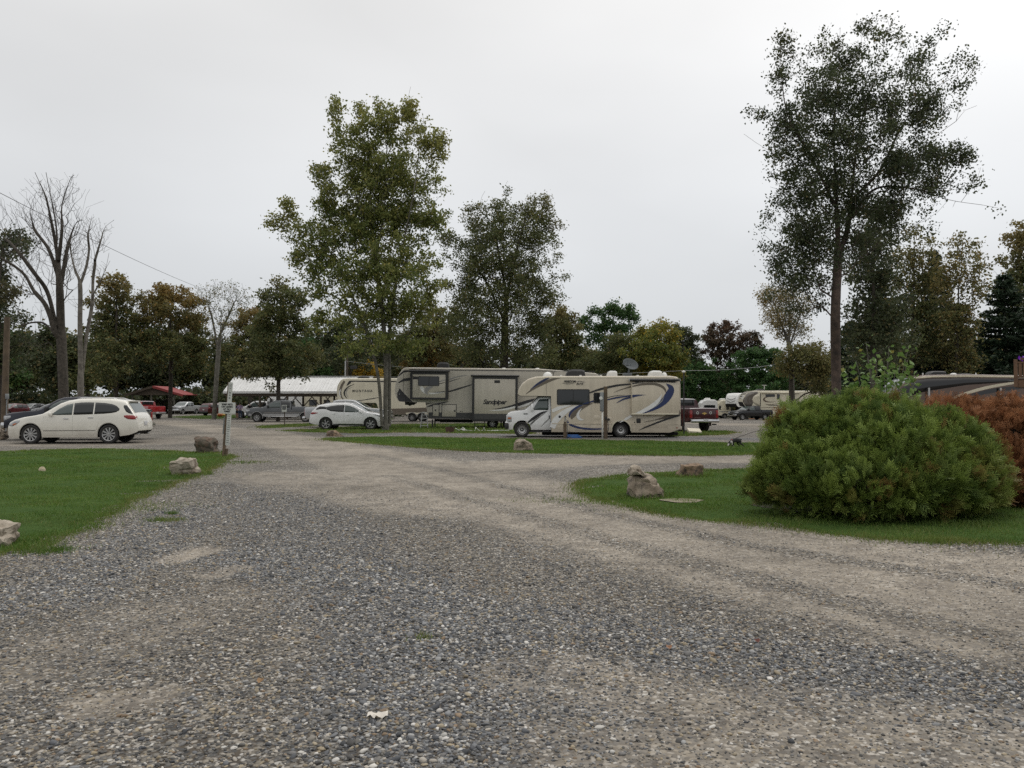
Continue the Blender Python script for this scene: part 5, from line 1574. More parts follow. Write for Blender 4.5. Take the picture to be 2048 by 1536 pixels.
# ------------------------------------------------------------------ sporty white crossover beside the maple (its nose points right)
def murano_spec():
    top = [(0, .60), (.03, .72), (.10, .82), (.35, .93), (.80, 1.02), (1.22, 1.08), (1.6, 1.30), (2.0, 1.51), (2.35, 1.62), (2.8, 1.675), (3.3, 1.66), (3.8, 1.61), (4.20, 1.55), (4.35, 1.50), (4.55, 1.28), (4.70, 1.15), (4.80, .98), (4.88, .66), (4.90, .55), (4.90, .52)]
    bot = [(0, .36), (.08, .26), (.4, .22), (1.3, .24), (2.6, .24), (3.3, .30), (3.6, .26), (4.5, .32), (4.8, .40), (4.90, .46)]
    belt = [(0, .72), (.8, .94), (1.3, 1.03), (2.4, 1.06), (3.3, 1.11), (4.0, 1.22), (4.55, 1.20), (4.90, .9)]
    L_ = Loft(top, bot, 1.92, belt, tumble=.34, r=.12, nose=(.95, .28), tail=(.8, .16), wheels=(.98, 3.80), arch_r=.425, wheel_z=.375)
    return dict(loft=L_, wr=.375, ww=.24, spokes=6, rim_r=.255,
        windows=[('window', [1.58, 1.9, 2.3, 2.62], [1.085, 1.085, 1.09, 1.10], [1.10, 1.32, 1.48, 1.535], GLASS_L),
                 ('window', [2.66, 3.1, 3.5, 3.78], [1.10, 1.12, 1.16, 1.27], [1.538, 1.53, 1.48, 1.41], GLASS),
                 ('pillar_trim', [3.79, 4.0, 4.2, 4.42], [1.275, 1.29, 1.275, 1.23], [1.41, 1.44, 1.45, 1.32], BLACK)],
        doors=[([1.40, 1.55, 2.64], [.36, .36, .36], [1.04, 1.06, 1.08], 2.42, .93), ([2.645, 3.30, 3.40, 3.46], [.36, .38, .60, .80], [1.085, 1.11, 1.13, 1.14], 3.25, 1.00)],
        trim=[('sill', [1.42, 3.34], [.25, .27], [.34, .36], .010, BLACK), ('sill_strip', [1.46, 3.0], [.345, .36], [.372, .385], .014, CHROME)],
        over=[(1.28, 2.2, .10), (4.40, 4.66, .16)], mirror=(1.62, 1.12), arch_mat=None,
        extra=[headlamp([.10, .3, .55, .8], [.74, .76, .86, .94], [.80, .88, .93, .965]), headlamp([4.30, 4.48, 4.66, 4.80], [1.04, .98, .96, .97], [1.06, 1.08, 1.09, 1.04], TAILRED, 'taillight'),
               boxes('rear_bumper', BLACK, [((4.80, 0, .42), (.22, 1.55, .16))]), boxes('grille', BLACK, [((.05, 0, .62), (.06, .8, .24))]), rails(2.1, 4.1, .62, CHROME, .035),
               boxes('rear_spoiler', None, [((4.32, 0, 1.52), (.30, 1.18, .04))]), boxes('number_plate', PLATE, [((4.875, 0, .78), (.02, .34, .16))])])
x_, d_, z_ = place(777, 53.0)
car('white sporty crossover with black lower sills beside the maple stems', (x_ + .05, d_, z_), R(180 - 4), WHITE, fix(murano_spec(), WHITE))

# ------------------------------------------------------------------ pickups
def pickup_spec(bed=1.9, cab=1.95, H=1.95, hood=1.28, lift=0.0, two_tone=None, rim_mat=None):
    xc = 1.55                                   # foot of the windscreen
    x_cab = xc + .55 + cab                      # rear of the cab
    Ltot = x_cab + .08 + bed + .02
    rail_ = 1.36 + lift
    h = lift
    top = [(0, .95 + h), (.03, 1.02 + h), (.10, hood - .12 + h), (.35, hood - .06 + h), (.9, hood - .01 + h), (xc - .12, hood + .03 + h), (xc, hood + .06 + h), (xc + .75, H - .12), (xc + 1.05, H - .02), (xc + 1.6, H), (x_cab - .35, H - .02), (x_cab - .10, H - .08), (x_cab - .02, rail_ + .06), (x_cab, rail_ - .28), (x_cab + .06, rail_ - .28), (x_cab + .065, rail_), (Ltot - .06, rail_), (Ltot - .01, rail_ - .03), (Ltot, rail_ - .12), (Ltot, rail_ - .14)]
    bot = [(0, .60 + h), (.3, .50 + h), (1.4, .50 + h), (x_cab, .52 + h), (Ltot - .3, .60 + h), (Ltot, .66 + h)]
    wb0, wb1 = .98, Ltot - 1.22
    L_ = Loft(top, bot, 2.0, [(0, 1.0 + h), (1.0, 1.2 + h), (xc, 1.24 + h), (x_cab, 1.26 + h), (x_cab + .1, 1.3 + h), (Ltot, 1.3 + h)], tumble=.22, r=.08, crown=.02, nose=(.5, .10), tail=(.2, .02), sill=.03, wheels=(wb0, wb1), arch_r=.48, wheel_z=.40)
    dm = xc + .55 + cab * .5
    b0 = 1.27 + h
    sp = dict(loft=L_, wr=.40, ww=.27, spokes=8, rim_r=.25, track=.85, rim_mat=rim_mat, xcab=x_cab, Ltot=Ltot,
        windows=[('window', [xc + .30, xc + .62, xc + .95, dm - .06], [b0, b0, b0, b0], [b0 + .02, H - .32, H - .15, H - .12], GLASS_L),
                 ('window', [dm + .04, x_cab - .3, x_cab - .14], [b0, b0, b0 + .02], [H - .12, H - .13, H - .20], GLASS)],
        doors=[([xc + .02, xc + .2, dm - .01], [.56 + h] * 3, [b0 - .08, b0 - .02, b0 - .015], dm - .2, 1.12 + h), ([dm, x_cab - .25, x_cab - .06], [.56 + h, .56 + h, .7 + h], [b0 - .015] * 3, x_cab - .28, 1.12 + h)],
        over=[(xc + .03, xc + .80, .10)], mirror=(xc + .42, 1.36 + h), mirror_mat=BLACK, mirror_size=(.12, .24, .26), arch_mat=None,
        extra=[boxes('front_bumper', CHROME, [((-.04, 0, .66 + h), (.16, 1.9, .26))], .04), boxes('grille', BLACK, [((-.005, 0, .98 + h), (.05, 1.0, .26))]), boxes('grille_bar', CHROME, [((-.03, 0, .98 + h), (.03, .06, .26)), ((-.03, 0, .98 + h), (.03, 1.0, .05)), ((-.03, 0, 1.10 + h), (.03, 1.06, .03)), ((-.03, 0, .86 + h), (.03, 1.06, .03))], .008),
               headlamp([.035, .15, .36], [.88 + h, .90 + h, 1.0 + h], [1.06 + h, 1.08 + h, 1.09 + h]), boxes('headlight', LENS, [((.03, -.74, .98 + h), (.06, .34, .2)), ((.03, .74, .98 + h), (.06, .34, .2))]),
               boxes('rear_bumper', CHROME, [((Ltot + .08, 0, .64 + h), (.20, 1.86, .20))], .04), boxes('tailgate', None, [((Ltot + .008, 0, 1.02 + h), (.035, 1.50, .54))], .012),
               boxes('taillight', TAILRED, [((Ltot - .03, -.88, 1.02 + h), (.12, .17, .44)), ((Ltot - .03, .88, 1.02 + h), (.12, .17, .44))], .03),
               boxes('bed_liner', BLACK, [(((x_cab + .1 + Ltot) / 2, 0, rail_ - .012), (bed - .12, 1.62, .045))], .01),
               boxes('number_plate', PLATE, [((Ltot + .185, 0, .67 + h), (.02, .32, .16))]),
               boxes('rear_window', GLASS, [((x_cab - .045, 0, (rail_ + H) / 2 + .04), (.05, 1.25, H - rail_ - .20))])])
    if two_tone:
        tm = two_tone
        sp['arch_mat'] = tm
        sp['trim'] = [('lower_panel', [.25, wb0 - .52], [.56, .56], [.74, .74], .006, tm), ('lower_panel', [wb0 + .52, wb1 - .52], [.53, .55], [.72, .74], .007, tm), ('lower_panel', [wb1 + .52, Ltot - .04], [.64, .68], [.76, .78], .006, tm)]
        sp['extra'].append(lambda root, L2, pm: [MB().tube([(wb0 + .6, s * .98, .48), (wb1 - .65, s * .98, .50)], .045, 8).part('running_board', CHROME, root, smooth='all') for s in (-1, 1)])
    return sp

x_, d_, z_ = place(497, 75.5)
sp_ = pickup_spec(bed=2.35, cab=1.9, two_tone=SILVERP)
sp_['extra'].append(lambda root, L_, pm: [L_.panel([1.62, 5.9], [.80, .83], [.83, .86], .012, nz=1, side=s).part('chrome_strip', CHROME, root) for s in (-1, 1)])
car('grey crew cab pickup with silver lower panels below the white pavilion', (x_, d_, z_), R(3), GREYP, fix(sp_, GREYP), 'pickup', 'pickup_truck')

# maroon pickup: tail towards us, just right of the motorhome
sp_ = pickup_spec(bed=1.75, cab=1.75, H=1.93)
def gold_cross(root, L_, pm):
    X = sp_m['Ltot'] + .03
    gold = mat('gold_emblem', (0.55, 0.38, 0.12), rough=.3, metal=.7)
    poly = [(-.17, -.02), (-.06, -.02), (-.07, -.065), (.05, -.065), (.06, -.02), (.17, -.02), (.15, .03), (.06, .03), (.07, .065), (-.05, .065), (-.06, .03), (-.15, .03)]
    V = [(X, a, 1.06 + b) for a, b in poly] + [(X + .012, a, 1.06 + b) for a, b in poly]
    n = len(poly)
    MB().add(V, [tuple(range(n))[::-1], tuple(range(n, 2 * n))] + [(i, (i + 1) % n, (i + 1) % n + n, i + n) for i in range(n)]).part('emblem', gold, root)
    for s in (-.46, .42):
        MB().lathe([(0, X + .006), (.085, X + .006), (.085, X - .01)], 18, 'x', c=(0, s, 1.10)).part('round_sticker', mat('sticker_white', (.6, .6, .58), .5), root)
        MB().lathe([(0, X + .010), (.05, X + .010), (.05, X - .01)], 14, 'x', c=(0, s, 1.10)).part('round_sticker', mat('sticker_dark', (.06, .03, .03), .5), root)
    MB().box((X, -.45, .84), (.012, .42, .035)).part('badge_lettering', mat('badge_dull', (.12, .05, .05), .4), root)
    MB().bbox((X + .16, .55, .44), (.34, .10, .08), .02).part('tow_hitch', BLACK, root)
sp_m = sp_
sp_['extra'].append(gold_cross)
d_ = 48.0
xr, _, z_ = place(1405, d_)
car('maroon pickup seen from behind beside the tan motorhome rear', (xr - 5.55 * math.cos(R(-68)), d_ - 5.55 * math.sin(R(-68)), z_), R(-68), MAROON, fix(sp_, MAROON), 'pickup', 'pickup_truck')

# red pickup behind the white car: tail to the right
sp_ = pickup_spec(bed=1.75, cab=1.75, H=1.93, two_tone=GREYP)
d_ = 90.0
xr, _, z_ = place(312, d_)
car('red pickup with grey flanks showing its tailgate behind the white family car', (xr - 5.5 * math.cos(R(-38)), d_ - 5.5 * math.sin(R(-38)), z_), R(-38), REDP, fix(sp_, REDP), 'pickup', 'pickup_truck')
# silver pickup facing us beside the red roofed shelter
sp_ = pickup_spec(bed=1.75, cab=1.85, H=1.95)
x_, d_, z_ = place(347, 128.0)
car('silver pickup facing the camera in front of the red roofed shelter', (x_, d_, z_), R(78), SILVERP, fix(sp_, SILVERP), 'pickup', 'pickup_truck')
# white front of a pickup between the maple and the trailers
sp_ = pickup_spec(bed=1.75, cab=1.85, H=1.90)
d_ = 58.5
x_, _, z_ = place(787, d_)
car('silver pickup nose peeking out right of the maple trunk', (x_ - .15, d_, z_), R(180), SILVERP, fix(sp_, SILVERP), 'pickup', 'pickup_truck')
# black pickup in front of the far trailer
sp_ = pickup_spec(bed=1.75, cab=1.85, H=1.93)
x_, d_, z_ = place(1464, 113.0)
car('black pickup parked under the nose of the brown fronted trailer', (x_, d_, z_), R(20), BLACKP, fix(sp_, BLACKP), 'pickup', 'pickup_truck')

# ------------------------------------------------------------------ plain sport utility cars in the distance
def suv_spec(Ln=4.7, H=1.72):
    k = Ln / 4.7
    top = [(0, .66), (.04, .78), (.15, .90), (.7, 1.02), (1.2, 1.08), (1.8, 1.45), (2.15, H - .08), (2.6, H), (3.6, H - .02), (4.2, H - .08), (4.4, H - .22), (4.58, 1.12), (4.68, .9), (4.7, .6), (4.7, .55)]
    top = [(x * k, z) for x, z in top]
    L_ = Loft(top, [(0, .38), (.3, .27), (4.3 * k, .3), (4.7 * k, .45)], 1.86, [(0, .8), (1.2 * k, 1.02), (4.7 * k, 1.08)], tumble=.28, r=.1, nose=(.8, .2), tail=(.5, .1), wheels=(.9 * k, 3.65 * k), arch_r=.41, wheel_z=.36)
    return dict(loft=L_, wr=.36, ww=.24, spokes=7, track=.78,
        windows=[('window', [1.62 * k, 2.1 * k, 2.5 * k], [1.09, 1.09, 1.1], [1.2, H - .24, H - .14], GLASS_L), ('window', [2.56 * k, 3.3 * k, 3.4 * k], [1.1, 1.11, 1.12], [H - .14, H - .13, H - .15], GLASS), ('window', [3.47 * k, 4.0 * k, 4.25 * k], [1.12, 1.13, 1.16], [H - .15, H - .2, H - .32], GLASS)],
        doors=[([1.3 * k, 2.53 * k], [.36, .36], [1.05, 1.07], 2.3 * k, .98), ([2.54 * k, 3.3 * k, 3.42 * k], [.36, .4, .7], [1.07, 1.08, 1.09], 3.2 * k, 1.0)],
        over=[(1.26 * k, 2.06 * k, .1), (4.42 * k, 4.56 * k, .16)], mirror=(1.6 * k, 1.12), arch_mat=None,
        extra=[headlamp([.08, .3, .5], [.74, .76, .84], [.84, .90, .94]), headlamp([4.4 * k, 4.6 * k], [.92, .9], [1.12, 1.08], TAILRED, 'taillight'), boxes('front_bumper', BLACK, [((.03, 0, .45), (.1, 1.4, .2))]), boxes('grille', BLACK, [((.03, 0, .72), (.06, .9, .16))]),
               boxes('rear_bumper', BLACK, [((4.66 * k, 0, .5), (.12, 1.6, .2))]), boxes('number_plate', PLATE, [((4.70 * k, 0, .82), (.03, .34, .16)), ((-.02, 0, .56), (.03, .34, .13))])])
# black car just behind the white one
x_, d_, z_ = place(31, 38.0)
def blk(root, L_, pm):
    MB().box((1.72, -float(L_.y(1.72, 1.03)) - .01, 1.03), (.13, .02, .05)).part('badge', CHROME, root)
sp_ = pickup_spec(bed=1.75, cab=1.8, H=1.92); sp_['extra'].append(blk)
car('dark navy pickup parked just behind the white family car', (x_, d_, z_), R(1), NAVY, fix(sp_, NAVY), 'pickup', 'pickup_truck')
d_ = 114
xr, _, z_ = place(404, d_)
car('dark red car turned away beside the tree trunk left of the keep pets sign', (xr + 4.2 * math.cos(R(62)) + .6, d_ + 4.2 * math.sin(R(62)), z_), R(180 + 62), REDD, fix(suv_spec(), REDD))
d_ = 95
x_, _, z_ = place(462, d_)
sp_ = pickup_spec(bed=1.75, cab=1.85, H=1.95)
car('white pickup with people beside it under the white pavilion', (x_ + .2, d_, z_), R(8), WHITE, fix(sp_, WHITE), 'pickup', 'pickup_truck')
for px, d_, rz, pm, lb in ((40, 120, 82, SILVERP, 'small silver car with a pale windscreen far behind the dark navy hood'), (66, 112, 8, paint('pale_grey_paint', (.30, .31, .32)), 'low grey car far off between the silver car and the navy pickup'),
                           (-6, 104, 80, REDD, 'dark red car cut off by the left edge behind the wooden pole')):
    x_, d_, z_ = place(px, d_)
    car(lb, (x_, d_, z_), R(rz), pm, fix(suv_spec(4.5, 1.66), pm))
# ================================================================== CAMPERS
def gel(name, c, rough=.38, c2=None):
    return paint(name, c, rough=rough, coat=.35, c2=c2)
TAN = gel('tan_fibreglass', (0.60, 0.53, 0.415))
SAND = gel('sand_fibreglass', (0.50, 0.46, 0.38))
CREAM = gel('cream_fibreglass', (0.66, 0.61, 0.47))
CAPWHITE = gel('white_fibreglass', (0.74, 0.74, 0.72))
CHAR = mat('charcoal_panel', (0.045, 0.046, 0.048), rough=.5, c2=(.06, .058, .055))
G_BLACK = mat('graphic_black', (0.014, 0.014, 0.016), rough=.35)
G_NAVY = mat('graphic_navy', (0.014, 0.028, 0.105), rough=.3)
G_TAUPE = mat('graphic_taupe', (0.135, 0.110, 0.082), rough=.35)
G_WHITE = mat('graphic_white', (0.72, 0.72, 0.70), rough=.35)
G_GREY = mat('graphic_grey', (0.28, 0.275, 0.265), rough=.35)
G_BROWN = mat('graphic_brown', (0.085, 0.050, 0.034), rough=.3)
G_RED = mat('graphic_dark_red', (0.11, 0.05, 0.04), rough=.35)
ALU = mat('aluminium', (0.50, 0.50, 0.49), rough=.4, metal=.7)
ROOFW = mat('roof_plastic_white', (0.72, 0.72, 0.69), rough=.5)
STEEL = mat('dark_steel', (0.035, 0.035, 0.036), rough=.55, metal=.3)

class Flat:
    """a plane flank, for slide-outs"""
    def __init__(s, y): s.c = y
    def y(s, x, z): return np.asarray(x, float) * 0 + s.c

def stripes(root, surf, items, conv, k, off=.007):
    """items: (material, [(u, v, width)...]) in picture measure, conv turns them into metres"""
    for m_, pts in items:
        q = [(conv[0](u), conv[1](v), w_ / k) for u, v, w_ in pts]
        swoosh(surf, q, off).part('graphic_stripe', m_, root)
        off += .0006

def hatch(root, surf, x0, x1, z0, z1, m_, nm='storage_hatch', frame=None, lock=None, off=.012):
    o = MB().bbox(((x0 + x1) / 2, -float(surf.y((x0 + x1) / 2, (z0 + z1) / 2)) - off + (.03 + off) / 2, (z0 + z1) / 2), (x1 - x0, .03 + off, z1 - z0), .012).part(nm, m_, root, smooth=40)
    y_ = -float(surf.y((x0 + x1) / 2, (z0 + z1) / 2)) - off + .004
    if frame:
        mb = MB(); t = .035
        for c, d in ((((x0 + x1) / 2, y_, z0), (x1 - x0 + t, .03, t)), (((x0 + x1) / 2, y_, z1), (x1 - x0 + t, .03, t)), ((x0, y_, (z0 + z1) / 2), (t, .028, z1 - z0 - t)), ((x1, y_, (z0 + z1) / 2), (t, .028, z1 - z0 - t))):
            mb.box(c, d)
        mb.part('frame', frame, o)
    if lock:
        MB().box((lock[0], y_ - .008, lock[1]), (.10, .02, .10)).part('latch', BLACK, o)
    return o

def roof_unit(root, x, z, l, h, m_, nm='air_conditioner', w_=.75, y=0.0):
    mb = MB()
    n = 9
    prof = [(0, 0), (.04, h * .45), (.14, h * .85), (.32, h), (.8, h * .97), (.96, h * .82), (1, .0)]
    V, F_ = [], []
    for a, b in prof:
        for s in (-1, -.8, 0, .8, 1):
            V.append((x + (a - .5) * l, y + s * w_ / 2, z + b * (1 if abs(s) < 1 else .72)))
    for i in range(len(prof) - 1):
        for j in range(4):
            F_.append((i * 5 + j, i * 5 + j + 1, (i + 1) * 5 + j + 1, (i + 1) * 5 + j))
    for j in (0, 4):
        F_.append(tuple(i * 5 + j for i in range(len(prof))))
    mb.add(V, F_)
    mb.box((x, y, z - .01), (l * .96, w_ * .96, .04))
    return mb.part(nm, m_, root, smooth=30)

def dome(root, x, z, l, h, m_=None, nm='roof_vent', y=0.0):
    mb = MB().ball((x, y, z), (l / 2, .28, h), 14, 8).box((x, y, z - .02), (l * 1.08, .6, .05))
    return mb.part(nm, m_ or ROOFW, root, smooth=40)

def glaze(root, surf, x0, x1, z0, z1, bars=(), off=.006, r=.05):
    """a camper window: dark pane in a black rounded frame"""
    yc = -float(surf.y((x0 + x1) / 2, (z0 + z1) / 2))
    def rr(x0, x1, z0, z1, r, n=5):
        pts = []
        for cx, cz, a0 in ((x1 - r, z1 - r, 0), (x0 + r, z1 - r, 90), (x0 + r, z0 + r, 180), (x1 - r, z0 + r, 270)):
            for i in range(n):
                a = R(a0 + 90 * i / (n - 1))
                pts.append((cx + r * math.cos(a), cz + r * math.sin(a)))
        return pts
    fo, fi = rr(x0, x1, z0, z1, r), rr(x0 + .04, x1 - .04, z0 + .04, z1 - .04, max(r - .03, .01))
    n = len(fo)
    V = [(x, yc - off - .016, z) for x, z in fo] + [(x, yc - off - .016, z) for x, z in fi] + [(x, yc + .03, z) for x, z in fo] + [(x, yc - off + .006, z) for x, z in fi]
    F_ = []
    for i in range(n):
        j = (i + 1) % n
        F_ += [(i, j, n + j, n + i), (i, 2 * n + i, 2 * n + j, j), (n + i, n + j, 3 * n + j, 3 * n + i)]
    fr = MB().add(V, F_)
    for b in bars:
        fr.box((b, yc - off - .006, (z0 + z1) / 2), (.025, .02, z1 - z0 - .06))
    wn = fr.part('window', BLACK, root)
    MB().add([(x, yc - off, z) for x, z in fi], [tuple(range(n))]).part('pane', GLASS, wn)
    return wn

def slide(root, x0, x1, z0, z1, y0, depth, m_, trim=None, awn=None, tw=.10, nm='slide_out'):
    """a slide-out room with its trim and topper"""
    s = MB().bbox(((x0 + x1) / 2, y0 - depth / 2 + .1, (z0 + z1) / 2), (x1 - x0, depth + .2, z1 - z0), .02).part(nm, m_, root, smooth=40)
    yf = y0 - depth
    if trim:
        mb = MB()
        for c, d in (((x0 + tw / 2, yf - .006, (z0 + z1) / 2), (tw, .05, z1 - z0 + .01)), ((x1 - tw / 2, yf - .006, (z0 + z1) / 2), (tw, .05, z1 - z0 + .01)),
                     (((x0 + x1) / 2, yf - .004, z0 + tw / 2), (x1 - x0 - .02, .044, tw)), (((x0 + x1) / 2, yf - .004, z1 - tw / 2), (x1 - x0 - .02, .044, tw))):
            mb.box(c, d)
        mb.box((x1 + .012, y0 - depth / 2 - .02, (z0 + z1) / 2), (.03, depth, z1 - z0 - .04)).box((x0 - .012, y0 - depth / 2 - .02, (z0 + z1) / 2), (.03, depth, z1 - z0 - .04))
        mb.part('trim', trim, s)
    if awn:
        MB().tube([(x0 - .12, yf - .03, z1 + .07), (x1 + .12, yf - .03, z1 + .07)], .065, 10).box(((x0 + x1) / 2, y0 - depth / 2, z1 + .12), (x1 - x0 + .15, depth, .02)).part('slide_topper', awn, s, smooth=40)
    return s, Flat(-yf)

# ------------------------------------------------------------------ tan motorhome in the middle
def motorhome():
    d = 40.1
    X, Z, K = (lambda u: (u - 62) / 214.5), (lambda v: (895 - v) / 214.5), 214.5
    x0 = PX(1000 + 62 / 5.12, d)
    yw = 1.25
    root = thing('motorhome', 'tan motorhome with a white cab and blue swoosh graphics parked side-on', 'motorhome', (x0, d + yw, float(ground_height(x0 + 4, d + yw))), R(0.2))
    top = [(X(185), Z(440)), (X(188), Z(415)), (X(200), Z(385)), (X(230), Z(340)), (X(290), Z(295)), (X(370), Z(272)), (X(500), Z(266)), (X(1760), Z(264)), (X(1815), Z(275)), (X(1840), Z(300)), (X(1850), Z(340)), (X(1851), Z(345))]
    bot = [(X(185), Z(446)), (X(192), Z(460)), (X(215), Z(468)), (X(522), Z(470)), (X(525), Z(838)), (X(1740), Z(845)), (X(1851), Z(805))]
    B = Loft(top, bot, 2.5, 1.6, tumble=0, r=.07, crown=.03, nose=(1.1, .10), tail=(.12, .03), sill=0.0, wheels=(X(1240),), arch_r=.44, wheel_z=.37)
    B.build([TAN, UNDER], 'body', root, nst=60)
    # white cab
    ctop = [(X(62), Z(735)), (X(66), Z(690)), (X(78), Z(655)), (X(110), Z(634)), (X(180), Z(624)), (X(262), Z(610)), (X(300), Z(572)), (X(398), Z(478)), (X(420), Z(469)), (X(530), Z(466))]
    cbot = [(X(62), Z(790)), (X(75), Z(815)), (X(140), Z(815)), (X(310), Z(818)), (X(530), Z(818))]
    Cb = Loft(ctop, cbot, 2.0, Z(625), tumble=.16, r=.10, crown=.04, nose=(.45, .16), tail=(.1, 0), sill=.03, wheels=(X(225),), arch_r=.44, wheel_z=.375)
    cab = Cb.build([WHITE, UNDER], 'cab', root)
    for s in (-1, 1):
        dr = Cb.panel([X(322), X(340), X(400), X(515)], [Z(808), Z(808), Z(808), Z(808)], [Z(600), Z(575), Z(500), Z(478)], .005, nz=6, side=s, thick=.012).part('door', WHITE, root, smooth=40)
        Cb.panel([X(345), X(362), X(405), X(498)], [Z(614)] * 4, [Z(600), Z(565), Z(503), Z(498)], .010, side=s).part('window', GLASS_L, dr, smooth='all')
        MB().bbox((X(505), s * (float(Cb.y(X(505), Z(685))) + .02), Z(685)), (.05, .03, .16), .012).part('handle', BLACK, dr, smooth=40)
        mirror(root, X(330), s * float(Cb.y(X(330), Z(590))), Z(585), WHITE, s, (.14, .20, .36))
        Cb.panel([X(72), X(84), X(118)], [Z(735), Z(738), Z(736)], [Z(672), Z(668), Z(680)], .006, side=s).part('headlight', LENS, root, smooth='all')
        Cb.panel([X(78), X(112)], [Z(705), Z(706)], [Z(690), Z(691)], .010, nz=1, side=s).part('side_lamp', AMBER, root)
        wheel(root, X(225), s * .86, .375, .25, s, 0, .235, ALLOY, 'disc')
        wheel(root, X(1240), s * .98, .365, .26, s, 0, .225, ALLOY, 'disc')
        swoosh(Cb, [(X(402), Z(475), .05), (X(520), Z(474), .05), (X(526), Z(560), .05), (X(526), Z(810), .04)], .006, 6, s).part('black_surround', BLACK, root)
    for m_, pts in ((G_BLACK, [(285, 742, 14), (350, 695, 30), (420, 650, 26), (488, 622, 4)]), (G_GREY, [(300, 765, 4), (360, 715, 14), (450, 655, 8), (480, 630, 2)]), (G_BLACK, [(310, 770, 4), (350, 730, 10), (400, 690, 4)]), (G_GREY, [(420, 785, 2), (470, 735, 12), (512, 695, 4)])):
        swoosh(Cb, [(X(u), Z(v), w_ / K) for u, v, w_ in pts], .011).part('graphic_stripe', m_, root)
    Cb.over(X(268), X(396), .10).part('windscreen', GLASS_L, root, smooth='all')
    MB().bbox((X(68), 0, Z(780)), (.20, 1.92, .28), .06).part('front_bumper', BLACK, root, smooth=40)
    MB().bbox((X(66), 0, Z(745)), (.16, 1.94, .10), .04).part('chrome_bumper', CHROME, root, smooth=40)
    MB().bbox((X(72), 0, Z(690)), (.08, 1.0, .22), .02).part('grille', CHROME, root, smooth=40)
    MB().box((X(262), -float(Cb.y(X(262), Z(653))) - .008, Z(653)), (.20, .02, .04)).part('badge', BLACK, root)
    # house: windows, hatches, rail
    glaze(root, B, X(582), X(917), Z(561), Z(400), (X(750),), r=.07)
    glaze(root, B, X(958), X(1097), Z(542), Z(435), (X(1028),), r=.06)
    for u0, u1, v0, v1 in ((770, 878, 830, 771), (925, 1030, 830, 771), (963, 1022, 720, 668), (1058, 1110, 828, 775), (1465, 1720, 800, 665)):
        hatch(root, B, X(u0), X(u1), Z(v0), Z(v1), TAN, off=.004)
    o_ = hatch(root, B, X(1083), X(1140), Z(740), Z(686), TAN, 'power_inlet', off=.012)
    MB().lathe([(0, -1.285), (.065, -1.285), (.07, -1.24)], 16, 'y', c=(X(1110), 0, Z(711))).part('socket', BLACK, o_)
    hatch(root, B, X(1396), X(1440), Z(748), Z(700), BLACK, 'vent_grille', off=.012)
    for u, v, r_ in ((610, 682, .062), (668, 682, .04), (1376, 741, .03), (706, 830, .022)):
        MB().lathe([(0, -1.262), (r_, -1.262), (r_ * 1.05, -1.22)], 14, 'y', c=(X(u), 0, Z(v))).part('flue_cap', BLACK, root)
    B.panel([X(530), X(1148)], [Z(757)] * 2, [Z(747)] * 2, .014, nz=1).part('rub_rail', TAN, root)
    B.panel([X(1335), X(1845)], [Z(764)] * 2, [Z(754)] * 2, .014, nz=1).part('rub_rail', TAN, root)
    B.panel([X(380), X(1830)], [Z(284)] * 2, [Z(277)] * 2, .012, nz=1).part('gutter', CREAM, root)
    # wheel arch trim
    pts = [(X(1240) + .47 * math.cos(q), .37 + .47 * math.sin(q), .07) for q in np.linspace(-.12, math.pi + .12, 13)]
    swoosh(B, pts, .016, 3).part('wheel_arch', CREAM, root)
    seam_line(B, [(X(473), Z(330)), (X(473), Z(400)), (X(473), Z(462))], root, -1, .012)
    # graphics on the flank
    stripes(root, B, [
        (G_TAUPE, [(262, 452, 3), (340, 395, 22), (440, 340, 30), (540, 300, 24), (615, 284, 6)]), (G_NAVY, [(310, 402, 3), (380, 350, 20), (450, 308, 22), (505, 284, 10)]),
        (G_BLACK, [(350, 378, 2), (420, 328, 6), (500, 288, 4)]),
        (G_WHITE, [(532, 625, 30), (590, 598, 36), (660, 578, 24), (725, 566, 4)]), (G_WHITE, [(532, 795, 56), (570, 720, 64), (640, 650, 54), (720, 600, 34), (820, 564, 4)]),
        (G_TAUPE, [(735, 706, 12), (738, 680, 40), (768, 640, 54), (830, 595, 36), (900, 560, 18), (965, 535, 3)]), (G_NAVY, [(708, 692, 6), (712, 660, 20), (740, 620, 22), (800, 578, 20), (880, 545, 14), (962, 520, 14)]),
        (G_WHITE, [(855, 714, 4), (815, 705, 26), (796, 672, 30), (805, 635, 18), (835, 595, 3)]),
        (G_NAVY, [(692, 716, 4), (700, 748, 18), (745, 775, 20), (830, 798, 20), (930, 808, 18), (1035, 806, 12), (1112, 800, 3)]),
        (G_BLACK, [(918, 437, 14), (1000, 408, 20), (1100, 382, 22), (1210, 360, 20), (1338, 348, 14)]),
        (G_TAUPE, [(1165, 433, 2), (1240, 404, 8), (1340, 374, 14)]), (G_NAVY, [(1098, 508, 12), (1200, 486, 16), (1338, 466, 14)]), (G_BLACK, [(1098, 485, 6), (1180, 468, 6), (1280, 458, 2)]), (G_NAVY, [(1190, 543, 2), (1260, 505, 16), (1338, 482, 18)]),
        (G_WHITE, [(1345, 672, 26), (1290, 705, 24), (1225, 740, 5)]),
        (G_TAUPE, [(1470, 738, 3), (1600, 712, 10), (1720, 678, 34), (1842, 625, 60)]), (G_BLACK, [(1418, 820, 3), (1500, 785, 14), (1610, 742, 18), (1720, 702, 18), (1842, 664, 22)]),
    ], (X, Z), K)
    s_, fl = slide(root, X(1340), X(1822), Z(660), Z(332), -1.25, .30, TAN)
    MB().bbox((X(1570), -1.56, Z(654)), (X(1822) - X(1340) - .05, .03, .06), .01).part('sill_trim', CREAM, s_)
